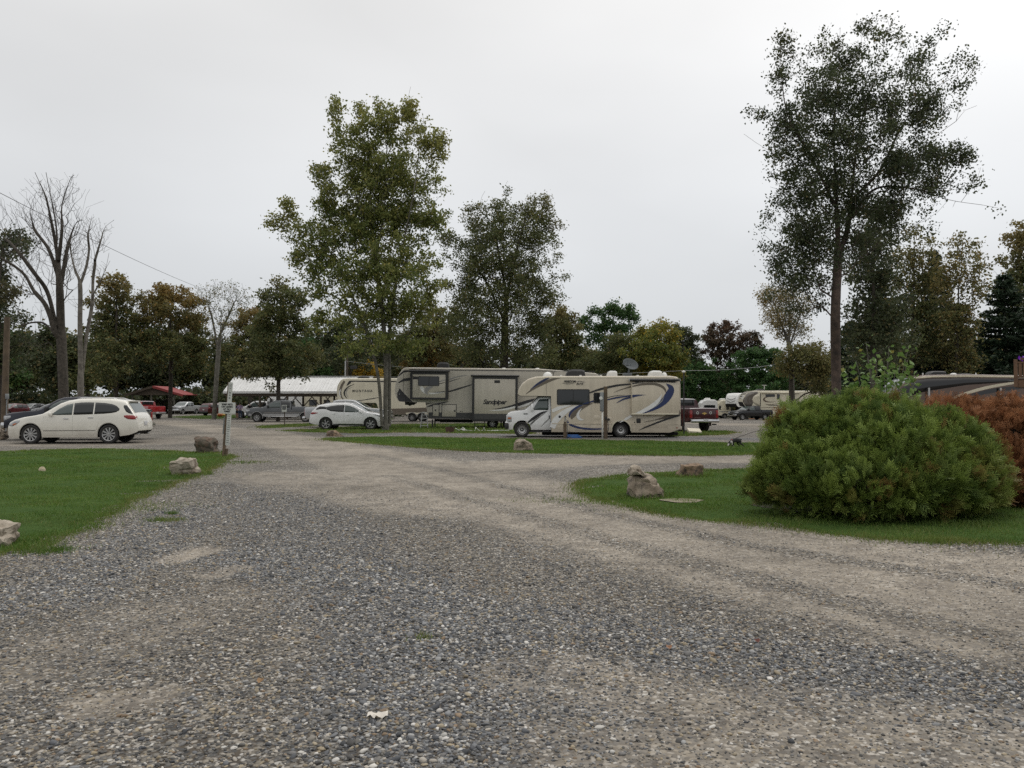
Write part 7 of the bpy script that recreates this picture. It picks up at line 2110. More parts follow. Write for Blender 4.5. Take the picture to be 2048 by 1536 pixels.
# ------------------------------------------------------------------ open pavilion with a white ribbed roof
def pavilion():
    d0, d1, d2 = 86.0, 89.4, 92.8
    xl, xr_ = PX(446, d0), PX(735, d0)
    ze, zr = float(P(446, 782.5, d0)[2]), float(P(451, 753.5, d1)[2])
    gz = float(ground_height(xl + 5, d0))
    root = thing('pavilion', 'open timber pavilion with a long white ribbed metal roof', 'pavilion', (xl, d0, gz))
    Lp = xr_ - xl
    n = 15
    pw = Lp / n
    dz = zr - gz
    for k in range(n):
        for (ya, za, yb, zb_) in ((0, ze - gz, d1 - d0, dz), (d1 - d0, dz, d2 - d0, ze - gz)):
            mb = MB()
            a, b = k * pw, (k + 1) * pw - .012
            t = .03
            lift = .004 * (k % 2)
            mb.add([(a, ya, za + lift), (b, ya, za + lift), (b, yb, zb_ + lift), (a, yb, zb_ + lift), (a, ya, za - t), (b, ya, za - t), (b, yb, zb_ - t), (a, yb, zb_ - t)],
                   [(0, 1, 2, 3), (7, 6, 5, 4), (0, 4, 5, 1), (1, 5, 6, 2), (2, 6, 7, 3), (3, 7, 4, 0)])
            L_ = math.hypot(yb - ya, zb_ - za)
            for q in range(3):
                xx = a + (q + .5) * pw / 3
                for s0 in (-.018, .018):
                    pass
                mb.add([(xx - .03, ya, za + .004), (xx + .03, ya, za + .004), (xx + .03, yb, zb_ + .004), (xx - .03, yb, zb_ + .004), (xx - .014, ya, za + .045), (xx + .014, ya, za + .045), (xx + .014, yb, zb_ + .045), (xx - .014, yb, zb_ + .045)],
                       [(4, 5, 6, 7), (0, 1, 5, 4), (1, 2, 6, 5), (2, 3, 7, 6), (3, 0, 4, 7)])
            mb.part('roof_panel', ROOF_W, root)
    MB().box((Lp / 2, d1 - d0, dz + .04), (Lp + .04, .36, .05)).part('ridge_cap', ROOF_W, root)
    MB().box((Lp / 2, -.04, ze - gz - .12), (Lp, .05, .20)).part('fascia', ROOF_W, root)
    MB().box((Lp / 2, .14, ze - gz - .36), (Lp - .1, .10, .26)).box((Lp / 2, d2 - d0 - .14, ze - gz - .36), (Lp - .1, .10, .26)).part('beam', WOOD_D, root)
    for px in (519, 574, 641, 716):
        x = PX(px, d0) - xl
        for y in (.14, d2 - d0 - .14):
            h = ze - gz - .48
            MB().box((x, y, h / 2), (.19, .19, h)).part('post', WOOD_D, root)
            for s in (-1, 1):
                MB().tube([(x + s * .08, y, h - 1.05), (x + s * .95, y, h - .05)], .055, 4).part('brace', WOOD_D, root)
    for k in range(6):
        x = .2 + k * (Lp - .4) / 5
        mb = MB().box((x, (d1 - d0), ze - gz - .40), (.06, d2 - d0 - .3, .16))
        mb.tube([(x, .15, ze - gz - .25), (x, d1 - d0, dz - .12)], .05, 4).tube([(x, d2 - d0 - .15, ze - gz - .25), (x, d1 - d0, dz - .12)], .05, 4).tube([(x, d1 - d0, ze - gz - .4), (x, d1 - d0, dz - .1)], .05, 4)
        mb.part('truss', WOOD_D, root)
pavilion()

# ------------------------------------------------------------------ red roofed shelter
def shelter():
    d = 134.0
    xa, xr_, xl = PX(304.5, d), PX(364, d), PX(250, d)
    gz = float(ground_height(xa, d))
    za, ze = float(P(304, 771.5, d)[2]) - gz, float(P(364, 789, d)[2]) - gz
    root = thing('shelter', 'open gabled shelter with a red roof edge behind the silver pickup', 'shelter', (xa, d, gz))
    dp = 7.0
    for s, xe in ((1, xr_ - xa), (-1, xl - xa)):
        mb = MB().add([(0, 0, za), (xe, 0, ze), (xe, dp, ze), (0, dp, za), (0, 0, za - .08), (xe, 0, ze - .08), (xe, dp, ze - .08), (0, dp, za - .08)],
                      [(0, 1, 2, 3), (7, 6, 5, 4), (0, 4, 5, 1), (1, 5, 6, 2), (2, 6, 7, 3), (3, 7, 4, 0)])
        mb.part('roof', ROOF_R, root)
        MB().add([(0, .02, za - .10), (xe * .99, .02, ze - .10), (xe * .99, dp, ze - .10), (0, dp, za - .10)], [(0, 1, 2, 3)]).part('soffit', WOOD_D, root)
        MB().add([(0, -.05, za + .03), (xe * 1.02, -.05, ze + .02), (xe * 1.02, -.05, ze - .34), (0, -.05, za - .34), (0, .0, za + .03), (xe * 1.02, .0, ze + .02), (xe * 1.02, .0, ze - .34), (0, .0, za - .34)],
                 [(0, 3, 2, 1), (4, 5, 6, 7), (0, 1, 5, 4), (1, 2, 6, 5), (2, 3, 7, 6)]).part('rake_board', ROOF_R if s > 0 else WOOD_D, root)  # left board is dark: its shade is put into the colour
    MB().add([(xl - xa + .3, .3, ze - .1), (xr_ - xa - .3, .3, ze - .1), (0, .3, za - .1), (xl - xa + .3, .4, ze - .1), (xr_ - xa - .3, .4, ze - .1), (0, .4, za - .1)], [(0, 1, 2), (5, 4, 3), (0, 3, 4, 1), (1, 4, 5, 2), (2, 5, 3, 0)]).part('gable', WOOD_D, root)
    for x in (PX(346, d) - xa, PX(262, d) - xa, PX(300, d) - xa):
        for y in (.5, dp - .4):
            MB().box((x, y, ze / 2), (.2, .2, ze)).part('post', WOOD_D if y > 1 else BARK_GREY, root)
    MB().tube([(PX(346, d) - xa, .5, ze - 1.3), (PX(338, d) - xa, .5, ze)], .07, 4).part('brace', BARK_GREY, root)
    MB().box(((xl + xr_) / 2 - xa, dp - .3, 1.2), (xr_ - xl - 1.0, .1, 2.4)).part('back_wall', WOOD_D, root)
shelter()

# ------------------------------------------------------------------ keep pets sign
def pet_sign():
    b = gnd(447, 914)
    d = b[1]
    k = d / F_PX                        # metres for one photo pixel at this distance
    root = thing('signpost', 'leaning wooden post with white boards and a keep pets on leash sign', 'sign', b, 0)
    root.rotation_euler = (0, R(4.2), 0)
    h = 150 * k
    MB().box((0, 0, h / 2 - .15), (.075, .09, h + .3)).part('post', WOOD, root)
    MB().box((.085, .0, .05), (.06, .08, .42)).part('stake', WOOD, root)
    mb = MB().box((.06, -.055, h - 42 * k / 2 - .005), (.125, .022, 42 * k))
    up_ = mb.part('upper_board', SIGNW, root)
    lo = MB().box((.095, -.05, 56 * k), (.125, .022, 64 * k), Matrix.Rotation(R(-1.2), 3, 'Y')).part('lower_board', SIGNW, root)
    y_ = -.068
    mk = MB()
    for i, z in enumerate((.06, .10, .14, .19)):
        mk.box((.06, y_, h - z), (.085 if i < 3 else .05, .004, .010))
    for i, z in enumerate((.32, .40, .48)):
        mk.box((.062, y_, h - z + .015), (.034, .004, .012)).box((.05, y_, h - z), (.012, .004, .045)).box((.074, y_, h - z - .008), (.012, .004, .03))
    mk.part('worn_marks', LETTER, up_)
    mk = MB()
    for i in range(14):
        z = 82 * k - i * .066
        if z < 28 * k: break
        mk.box((.093 + .0013 * (i - 6), -.063, z), (.075 - .02 * (i % 3 == 1), .004, .014))
    mk.part('faded_lines', mat('faded_ink', (.16, .16, .155), .7), lo)
    rx = Matrix.Rotation(R(-3.0), 3, 'Y')
    zc = 98 * k
    sg = MB().bbox((.015, -.085, zc), (33.5 * k, .012, 22.5 * k), .005, rot=rx).part('sign_panel', SIGNW, root)
    for i, tx in enumerate(('KEEP PETS', 'ON LEASH', 'AT ALL', 'TIMES')):
        text_part('lettering', tx, .070, Matrix.Translation((.015 + .002 * i, -.094, zc + .108 - .071 * i)) @ Matrix.Rotation(R(-3.0), 4, 'Y') @ FACE_FRONT, LETTER, sg, bold=.0034, spacing=1.02, depth=.002)
    MB().box((-.07, .03, 62 * k), (.05, .03, 34 * k)).part('rear_board', GALV, root)
pet_sign()

# ------------------------------------------------------------------ small site sign, posts and pedestal
b = gnd(569, 852.5)
root = thing('site_sign', 'small white bordered square sign on a thin post in front of the grey pickup', 'sign', b)
MB().box((0, 0, .55), (.06, .06, 1.1)).part('post', WOOD_D, root)
o_ = MB().box((-.02, -.045, 1.28), (.36, .02, .50)).part('sign_panel', SIGNW, root)
MB().box((-.02, -.06, 1.34), (.26, .012, .28)).part('dark_face', CHAR, o_)
MB().box((-.02, -.070, 1.40), (.18, .008, .05)).box((-.02, -.070, 1.30), (.18, .008, .05)).part('faded_lines', GALV, o_)

b = gnd(1207, 877.5)
root = thing('power_pedestal', 'wooden post with grey meter box and white conduit by the motorhome side', 'power pedestal', b)
MB().box((.10, 0, 1.18), (.155, .15, 2.45)).part('post', WOOD_P, root)
bx = MB().bbox((-.075, -.02, 1.70), (.165, .16, .88), .02).part('meter_box', GALV, root, smooth=40)
MB().lathe([(0, -.19), (.07, -.185), (.08, -.16), (.085, -.09)], 16, 'y', c=(-.12, 0, 1.86)).part('meter', PVC, bx, smooth=40)
MB().tube([(-.05, -.03, 0), (-.05, -.03, 1.28)], .040, 10).part('conduit', PVC, root, smooth='all')
MB().tube(catmull([(.16, -.06, .95), (.22, -.08, .62), (.20, -.10, .35), (.12, -.10, .25)], 5), .014, 6).bbox((.1, -.09, .95), (.1, .06, .12), .01).part('cable', BLACK, root)

b = gnd(1130, 876.5)
root = thing('water_post', 'short wooden water post with a tap left of the power pedestal', 'post', b)
MB().box((0, 0, .34), (.15, .15, .68)).box((0, 0, .72), (.09, .09, .10)).part('post', WOOD_P, root)
MB().tube([(0, 0, .7), (0, 0, .98)], .022, 8).bbox((.02, -.02, .92), (.05, .05, .08), .01).tube([(.02, -.02, .9), (.06, -.08, .86)], .014, 6).part('tap', GALV, root)
MB().tube(catmull([(.06, -.08, .84), (.12, -.1, .5), (.10, -.12, .1), (.3, -.15, .03)], 6), .016, 6).part('hose', CHAR, root)
b = gnd(1146, 876)
mb = MB()
for k in range(4):
    mb.tube([(.42 * math.cos(q) * (1 - .14 * k), .22 * math.sin(q) * (1 - .14 * k), .03 + .035 * k) for q in np.linspace(0, 6.283, 25)], .026, 6)
tag(mb.part('hose_coil', mat('blue_hose', (.02, .10, .30), .5), None), 'coil of blue water hose lying between the water post and pedestal', 'hose').location = tuple(b)

# lamp post with a white head, light pole behind the pavilion, leaning utility pole
b = gnd(1368, 870)
root = thing('lamp_post', 'slim black lamp post with a white cap behind the motorhome rear', 'lamp post', b)
hh = float(P(1368, 744, b[1])[2] - b[2])
MB().tube([(0, 0, 0), (0, 0, hh)], .035, 8).part('pole', BLACK, root)
MB().lathe([(0, hh + .08), (.09, hh + .05), (.10, hh), (.05, hh - .04)], 12, 'z').part('lamp_head', ROOFW, root)
MB().tube([(0, 0, hh * .55), (-.3, 0, hh * .55)], .012, 5).part('bracket', BLACK, root)

d = 96
x_ = PX(690.5, d); gz_ = float(ground_height(x_, d))
root = thing('utility_pole', 'pale slim light pole with a dark box rising behind the white pavilion roof', 'pole', (x_, d, gz_))
hh = float(P(690, 713, d)[2]) - gz_
MB().tube([(0, 0, 0), (0, 0, hh)], [.10, .075], 8).part('pole', mat('pale_pole', (.42, .43, .43), .7), root)
MB().tube([(.22, 0, 0), (.22, 0, hh + .3)], [.12, .10], 8).part('dark_pole', WOOD_D, root)
MB().bbox((.95, 0, hh - 1.25), (.75, .3, .35), .03).tube([(.2, 0, hh - 1.1), (.9, 0, hh - 1.15)], .03, 6).part('floodlight', BLACK, root)

b = gnd(8, 868)
root = thing('utility_pole', 'brown wooden pole with a grey conduit leaning at the left edge', 'pole', b)
top_ = P(14.5, 634, b[1]) - b
MB().tube([(0, 0, -.2), tuple(top_ * .5), tuple(top_)], [.17, .16, .14], 12).part('pole', WOOD_P, root, smooth=40)
mt_ = P(16, 795, b[1]) - b
MB().tube([(.17, -.12, 0), (.20, -.12, mt_[2])], .03, 8).part('conduit', GALV, root)
MB().bbox((.22, -.14, mt_[2] + .06), (.16, .12, .28), .02).part('meter_box', GALV, root, smooth=40)

def wire(label, a, b_, sag, r_, m_=CABLE):
    pts = [a + (b_ - a) * t - np.array([0, 0, sag * 4 * t * (1 - t)]) for t in np.linspace(0, 1, 25)]
    o = MB().tube(pts, r_, 4).part('power_line', m_, None)
    tag(o, label, 'cable', 'overhead cables')
wire('thin overhead cable sloping down past the bare trees at the left', P(-260, 250, 30), P(440, 590, 112), .5, .017)
wire('pale overhead cable passing above the motorhome roof to the far trailers', P(640, 752, 60), P(1372, 741, 64), .25, .012, CABLE_L)
wire('pale overhead cable between the lamp post and the pale fan shaped tree', P(1372, 741, 64), P(1590, 722, 78), .25, .014, CABLE_L)
wire('thin cable in front of the trees above the cream trailer', P(690, 722, 96), P(1160, 752, 70), .3, .012, CABLE_L)

# ------------------------------------------------------------------ boulders
def stone_mat(name, c1, c2, c3, sc=3.0):
    m = mat(name, c1, rough=.9, c2=c2, nscale=sc, bump=1.0, bscale=16)
    t = m.node_tree; b = t.nodes['Principled BSDF']
    src = b.inputs['Base Color'].links[0].from_socket
    n = t.nodes.new('ShaderNodeTexNoise'); n.inputs['Scale'].default_value = sc * 1.7; n.inputs['Detail'].default_value = 8; n.inputs['Roughness'].default_value = .7
    mp_ = t.nodes.new('ShaderNodeMapping'); mp_.inputs['Location'].default_value = (3, 7, 1)
    tc = t.nodes.new('ShaderNodeTexCoord')
    mr = t.nodes.new('ShaderNodeMapRange'); mr.inputs['From Min'].default_value = .48; mr.inputs['From Max'].default_value = .62
    mx = t.nodes.new('ShaderNodeMixRGB'); mx.inputs[2].default_value = (*c3, 1)
    t.links.new(tc.outputs['Object'], mp_.inputs[0]); t.links.new(mp_.outputs[0], n.inputs['Vector'])
    t.links.new(n.outputs['Fac'], mr.inputs['Value']); t.links.new(mr.outputs[0], mx.inputs[0]); t.links.new(src, mx.inputs[1]); t.links.new(mx.outputs[0], b.inputs['Base Color'])
    return m
ST_TAN = stone_mat('tan_rock', (0.34, 0.285, 0.22), (0.16, 0.122, 0.088), (0.060, 0.050, 0.042))
ST_WHITE = stone_mat('whitish_rock', (0.40, 0.355, 0.29), (0.24, 0.20, 0.15), (0.155, 0.118, 0.085))
ST_DARK = stone_mat('dark_mossy_rock', (0.100, 0.083, 0.060), (0.060, 0.052, 0.040), (0.155, 0.098, 0.072))
ST_RUST = stone_mat('rusty_rock', (0.26, 0.18, 0.115), (0.11, 0.080, 0.058), (0.040, 0.035, 0.030), 4.0)

def hull_rock(label, px, py, outline, depth, m_, seed, cat='rock', shade=None):
    """a boulder: the outline (photo pixels) sets its silhouette; depth gives the body behind it; facets and roughness come from noise"""
    rg = np.random.default_rng(seed)
    b = gnd(px, py)
    d = b[1] + depth * .5
    base = np.array([b[0], d, float(ground_height(b[0], d)) - .03])
    O = [P(u, v, d) - base for u, v in outline]
    cz = np.mean([p[2] for p in O])
    bm = bmesh.new()
    cx = np.mean([p[0] for p in O])
    for lay, (yy, sc) in enumerate(((-.5, .66), (-.34, .92), (0, 1.0), (.32, .90), (.5, .62))):
        for p in O:
            j = rg.normal(0, .02, 3) * (1 if lay != 2 else .2)
            zz = (p[2] - cz) * sc + cz
            if p[2] < .08: zz = p[2]
            bm.verts.new((cx + (p[0] - cx) * sc + j[0], yy * depth + j[1] * 2, zz + j[2]))
    bmesh.ops.convex_hull(bm, input=bm.verts)
    bmesh.ops.delete(bm, geom=[v for v in bm.verts if not v.link_faces], context='VERTS')
    bmesh.ops.triangulate(bm, faces=bm.faces)
    for it in range(3):
        bmesh.ops.subdivide_edges(bm, edges=[e for e in bm.edges if e.calc_length() > .07], cuts=1, use_grid_fill=True)
        bmesh.ops.triangulate(bm, faces=bm.faces)
    bm.normal_update()
    for v in bm.verts:
        n = v.normal
        a = mnoise.noise(Vector(v.co) * 2.6 + Vector((seed, 0, 0))) * .065 + mnoise.noise(Vector(v.co) * 7 + Vector((0, seed, 0))) * .045 + mnoise.noise(Vector(v.co) * 17) * .014
        rid = abs(mnoise.noise(Vector((v.co.x * 1.5, v.co.y * 1.5, v.co.z * 6)) + Vector((seed, seed, 0))))
        a -= .035 * max(0, .18 - rid) / .18
        v.co += n * a
    me = bpy.data.meshes.new('boulder')
    bm.to_mesh(me); bm.free()
    me.materials.append(m_)
    me.shade_smooth()
    b2 = bmesh.new(); b2.from_mesh(me)
    for e_ in b2.edges:
        if len(e_.link_faces) == 2 and e_.calc_face_angle(0) > R(24): e_.smooth = False
    b2.to_mesh(me); b2.free()
    o = bpy.data.objects.new('boulder', me)
    col.objects.link(o)
    o.location = base
    return tag(o, label, cat, 'boulders edging the lawns')

big = hull_rock('largest boulder standing upright with a pointed pale chip on its top', 1293, 996, [(1257, 996), (1257, 960), (1262, 946), (1280, 950), (1297, 948), (1312, 957), (1324, 972), (1329, 997)], .50, ST_TAN, 3)
bp_ = hull_rock('chip', 1293, 996, [(1258, 951), (1260, 934), (1267, 934), (1285, 942), (1292, 950), (1275, 954)], .22, ST_WHITE, 4)
for k_ in ('label', 'category', 'group'): del bp_[k_]
bp_.name = 'chip'
bpy.context.view_layer.update()
bp_.parent = big; bp_.location = Vector(bp_.location) - Vector(big.location) + Vector((0, -.06, 0))
hull_rock('flat topped brown boulder behind the largest one on the right lawn', 1380, 955, [(1348, 955), (1351, 944), (1360, 928), (1385, 929), (1404, 930), (1410, 935), (1408, 953), (1395, 957)], .42, ST_RUST, 5)
hull_rock('whitish rock at the pointed corner of the left lawn', 372, 951, [(348, 950), (349, 925), (362, 919), (385, 914), (393, 916), (396, 945), (388, 952)], .5, ST_WHITE, 6)
hull_rock('dark mossy rock next to the leaning sign post', 414, 907, [(394, 907), (392, 875), (400, 873), (424, 875), (434, 882), (437, 903), (432, 908)], .6, ST_DARK, 7)
hull_rock('pale rock cut off by the left edge at the lawn border', 5, 1100, [(-46, 1100), (-42, 1042), (-6, 1038), (6, 1046), (20, 1052), (27, 1070), (12, 1100)], .5, ST_WHITE, 8)
hull_rock('tan rock with a pale crest on the middle grass strip', 1046, 902, [(1025, 900), (1026, 885), (1034, 879), (1048, 878), (1060, 884), (1067, 900), (1058, 903)], .6, ST_TAN, 9)
hull_rock('small rusty and white rock in front of the white crossover', 672, 873, [(656, 872), (657, 862), (668, 860), (676, 864), (688, 872)], .7, ST_RUST, 10)
hull_rock('pale rock half hidden at the left foot of the green bush', 1541, 906, [(1532, 906), (1534, 892), (1540, 882), (1552, 886), (1556, 906)], .5, ST_WHITE, 11)
hull_rock('grey rock at the foot of the leaning wooden pole', 2, 880, [(-16, 880), (-12, 862), (-2, 858), (8, 862), (13, 878)], .6, ST_TAN, 12)

tx_, ty_ = [], []
for px_, py_, w_, n_ in ((1293, 997, .42, 520), (1380, 956, .5, 420), (372, 951, .42, 420), (414, 907, .45, 300), (5, 1100, .34, 420), (1046, 902, .7, 260), (447, 915, .12, 120)):
    p_ = G(px_, py_)
    q_ = rng.uniform(0, 6.28, n_)
    tx_.append(p_[0] + np.cos(q_) * w_ * rng.uniform(.85, 1.2, n_)); ty_.append(p_[1] + .25 + np.sin(q_) * (.34 + rng.normal(0, .06, n_)))
grass_blades(np.concatenate(tx_), np.concatenate(ty_), 0.10, 0.010, 0.35, 12.0, 'long_grass')
b = gnd(84, 943)
mb = MB().lathe([(0, .10), (.055, .10), (.058, .07), (.075, .066), (.075, .0)], 14, 'z').box((0, 0, .105), (.05, .05, .02))
tag(mb.part('pipe_cap', mat('yellowed_pvc', (.55, .47, .33), .6), None, smooth=40), 'yellowed round pipe cap sticking out of the left lawn', 'pipe cap').location = tuple(b)
b = gnd(1365, 1003)
mb = MB().add([(.34 * math.cos(q) * (1 + .2 * math.sin(3 * q)), .30 * math.sin(q), .020 if True else 0) for q in np.linspace(0, 6.283, 19)[:-1]], [tuple(range(18))])
tag(mb.part('bare_soil', mat('bare_soil', (.27, .23, .17), .95, c2=(.19, .165, .12), nscale=9, bump=.6), None), kind='structure').location = tuple(b)
# earth sheet under the bush, the bush's shade put into its dark colour
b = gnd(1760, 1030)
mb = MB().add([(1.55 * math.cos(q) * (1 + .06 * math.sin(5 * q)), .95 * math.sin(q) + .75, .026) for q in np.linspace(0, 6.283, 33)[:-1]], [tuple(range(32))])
tag(mb.part('shaded_earth', mat('dark_shaded_earth', (.035, .027, .020), 1.0, c2=(.020, .016, .012), nscale=16, bump=1.0), None), kind='structure').location = tuple(b)

# ------------------------------------------------------------------ bits and pieces between the campers
b = gnd(848, 857)
root = thing('step_ladder', 'aluminium step ladder standing open beside the sand coloured trailer front', 'ladder', b)
h = 1.05
for s, y in ((-1, -.0), (1, -.0)):
    MB().tube([(s * .24, y, 0), (s * .15, y + .28, h)], .022, 4).part('rail', ALU, root)
    MB().tube([(s * .22, .62, 0), (s * .14, .32, h)], .016, 4).part('rear_leg', ALU, root)
for k in range(4):
    t = .18 + .22 * k
    MB().box((0, .28 * t, h * t), (.46 - .17 * t, .09, .03)).part('step', ALU, root)
MB().bbox((0, .30, h), (.34, .22, .06), .01).part('top_tray', ALU, root)
b = gnd(900, 865.5)
root = thing('planter', 'reddish brown round planter on the grass in front of the sand trailer', 'planter', b)
MB().lathe([(0, 0), (.22, 0), (.27, .30), (.285, .34), (.25, .34), (.24, .28), (0, .28)], 18, 'z').part('tub', mat('planter_brown', (.10, .058, .042), .8), root, smooth=40)
rg_ = np.random.default_rng(3)
V_, F__ = leaf_quads(np.concatenate([rg_.normal(0, .11, (70, 2)), rg_.uniform(.28, .42, (70, 1))], 1), .10, rg_)
np_part('plant', V_, F__, LF['green'], root, attrs={'tone': rg_.random(70), 'tint': rg_.random(70) * .2})
pts = []
for i, (px, py, lift) in enumerate(((911, 857, .15), (918, 860, .03), (926, 856, .18), (931, 861, .02), (922, 859, .1), (935, 862, .02), (950, 862, .02), (952, 857, .2), (957, 862, .02), (966, 862, .02), (968, 857, .18), (972, 863, .02), (1000, 862, .02), (1018, 862.5, .02))):
    p_ = gnd(px, 862.5); p_[0] = PX(px, p_[1]); p_[2] += lift + .02
    p_[1] += .25 * math.sin(i * 1.7)
    pts.append(p_)
tag(MB().tube(catmull(pts, 6), .028, 6).part('hose', PVC, None, smooth='all'), 'looping white hose on the grass between the planter and the motorhome cab', 'hose')
b = gnd(1391, 867)
o_ = MB().add([(-.40, -.25, 0), (.28, -.3, 0), (.28, .3, .05), (-.40, .3, .05), (-.40, -.25, .14), (.28, -.3, .10), (.28, .3, .26), (-.40, .3, .30)], [(0, 3, 2, 1), (4, 5, 6, 7), (0, 1, 5, 4), (1, 2, 6, 5), (2, 3, 7, 6), (3, 0, 4, 7)]).part('cushion', mat('cream_cushion', (.58, .53, .42), .8), None)
tag(o_, 'flat cream coloured slab lying behind the motorhome rear', 'slab').location = tuple(b)
# pumpkins near the keep pets sign, far back
for px, py, r_, lb in ((440, 834, .32, 'orange pumpkin on the far grass left of the lavender shirted person'), (447, 832.5, .22, 'smaller yellow pumpkin beside the orange one on the far grass')):
    b = gnd(px, py)
    root = thing('pumpkin', lb, 'pumpkin', b, 0, 'pumpkins on the far grass')
    V_, F__ = [], []
    for j in range(7):
        t = math.pi * j / 6
        for i in range(20):
            q = 6.283 * i / 20
            rr = r_ * math.sin(t) * (1 + .07 * math.cos(q * 10))
            V_.append((rr * math.cos(q), rr * math.sin(q), r_ * .75 * (1 + math.cos(t)) ))
    for j in range(6):
        for i in range(20):
            F__.append((j * 20 + i, (j + 1) * 20 + i, (j + 1) * 20 + (i + 1) % 20, j * 20 + (i + 1) % 20))
    MB().add(V_, F__).part('shell', mat('pumpkin_orange' if r_ > .3 else 'pumpkin_yellow', (.50, .13, .02) if r_ > .3 else (.48, .30, .06), .5), root, smooth='all')
    MB().tube([(0, 0, r_ * 1.45), (.03, 0, r_ * 1.8)], .03, 5).part('stalk', BARK_GREY, root)
# camp things under the far trailer
for px, py, w_, h_, m_, nm, lb in ((1492, 838.5, .5, .35, STEEL, 'fire_ring', 'dark round fire ring in front of the black pickup wheel'), (1508, 838, .9, .22, mat('orange_mat', (.42, .17, .05), .8), 'doormat', 'flat orange mat on the gravel below the brown nosed trailer'), (1541, 839.5, .6, .5, mat('dark_red_crate', (.10, .02, .02), .7), 'camp_crate', 'dark red crate on the gravel beside the far trailer jacks')):
    b = gnd(px, py)
    if nm == 'fire_ring':
        o_ = MB().lathe([(w_ * .7, 0), (w_ * .7, h_), (w_ * .62, h_), (w_ * .62, 0)], 18, 'z').part(nm, m_, None)
    elif nm == 'doormat':
        o_ = MB().bbox((0, 0, .03), (1.5, .9, .05), .02).part(nm, m_, None)
    else:
        o_ = MB().bbox((0, 0, h_ / 2), (w_, w_, h_), .03).box((0, 0, h_ + .01), (w_ * 1.06, w_ * 1.06, .05)).part(nm, m_, None, smooth=40)
    tag(o_, lb, nm.replace('_', ' ')).location = tuple(b)
# litter on the gravel
b = gnd(756, 1436)
V_, F__ = [], []
for i in range(9):
    for j in range(4):
        V_.append(((i - 4) * .0135 + .006 * math.sin(j * 2 + i), (j - 1.5) * .018 + .006 * math.sin(i * 1.3), .020 + .010 * math.sin(i * 1.9 + j * 2.3) + .012 * (i > 5) * math.sin(j)))
for i in range(8):
    for j in range(3):
        F__.append((i * 4 + j, (i + 1) * 4 + j, (i + 1) * 4 + j + 1, i * 4 + j + 1))
tag(MB().add(V_, F__).part('paper_scrap', mat('paper', (.62, .58, .52), .9), None, smooth='all'), 'crumpled white paper scrap lying on the near gravel', 'paper').location = tuple(b)
for px, py, c_, lb in ((1514, 1285, (.11, .03, .018), 'dark red fallen leaf on the near gravel at the right'), (521, 1366, (.24, .14, .06), 'tan fallen leaf on the near gravel at the left'), (1338, 1303, (.24, .12, .06), 'small orange fallen leaf on the blue grey gravel')):
    b = gnd(px, py)
    s = .034
    V_ = [(0, -s, .018), (s * .6, -s * .3, .03), (s * .45, s * .3, .034), (0, s, .022), (-s * .45, s * .3, .036), (-s * .6, -s * .3, .028), (0, 0, .018)]
    o_ = MB().add(V_, [(0, 1, 6), (1, 2, 6), (2, 3, 6), (3, 4, 6), (4, 5, 6), (5, 0, 6)]).part('fallen_leaf', mat('leaf_%d' % px, c_, .7), None)
    tag(o_, lb, 'leaf', 'fallen leaves on the gravel').location = tuple(b)

# ------------------------------------------------------------------ wooden deck with purple flowers at the right edge
def deck():
    d = 28.0
    x0 = PX(2029, d)
    z0, z1 = float(P(2030, 774, d)[2]), float(P(2030, 719, d)[2])
    gz = float(ground_height(x0, d))
    root = thing('wooden_deck', 'corner of a raised wooden deck railing at the right edge', 'deck', (x0, d, gz), R(-36))
    DW = mat('deck_wood', (0.155, 0.088, 0.052), rough=.85, c2=(0.095, 0.055, 0.034), nscale=5, bump=.3, bscale=30)
    za, zb_ = z0 - gz, z1 - gz
    MB().bbox((.05, 0, (za + zb_) / 2), (.11, .11, zb_ - za), .01).part('corner_post', DW, root)
    MB().box((1.6, .03, za + .11), (3.0, .06, .24)).box((.05, 1.6, za + .11), (.06, 3.0, .24)).part('rim_joist', DW, root)
    MB().box((1.6, 0, zb_ - .10), (3.0, .09, .05)).part('top_rail', DW, root)
    MB().box((1.6, .0, za + .34), (3.0, .05, .06)).part('bottom_rail', DW, root)
    for k in range(22):
        MB().box((.18 + k * .118, -.02, (za + .30 + zb_ - .12) / 2), (.092, .025, zb_ - za - .44)).part('slat', DW, root)
    for k in range(20):
        MB().box((1.6, .14 + k * .145, za + .25), (3.0, .135, .03)).part('floor_board', DW, root)
    for x, y in ((1.9, .1), (3.0, 2.8), (1.9, 2.8)):
        MB().box((x, y, za / 2), (.14, .14, za)).part('post', DW, root)
    fl = thing('flower_box', 'bright purple flowers along the wooden deck rail at the right edge', 'flowers', (x0 + .1, d - .06, gz + zb_ - .06), R(-36))
    MB().bbox((1.2, .02, .06), (2.3, .16, .10), .02).part('box', DW, fl)
    rg = np.random.default_rng(8)
    n = 420
    c = np.stack([rg.uniform(.0, 2.4, n), rg.normal(0, .06, n), np.abs(rg.normal(.10, .05, n))], -1)
    V, Fq = leaf_quads(c, .06, rg, aspect=.9)
    PUR = leaf_mat('purple_petal', (.16, .02, .42), (.28, .04, .66), (.45, .25, .7), transl=.3)
    np_part('petals', V, Fq, PUR, fl, attrs={'tone': rg.random(n), 'tint': (rg.random(n) < .12) * 1.0})
deck()

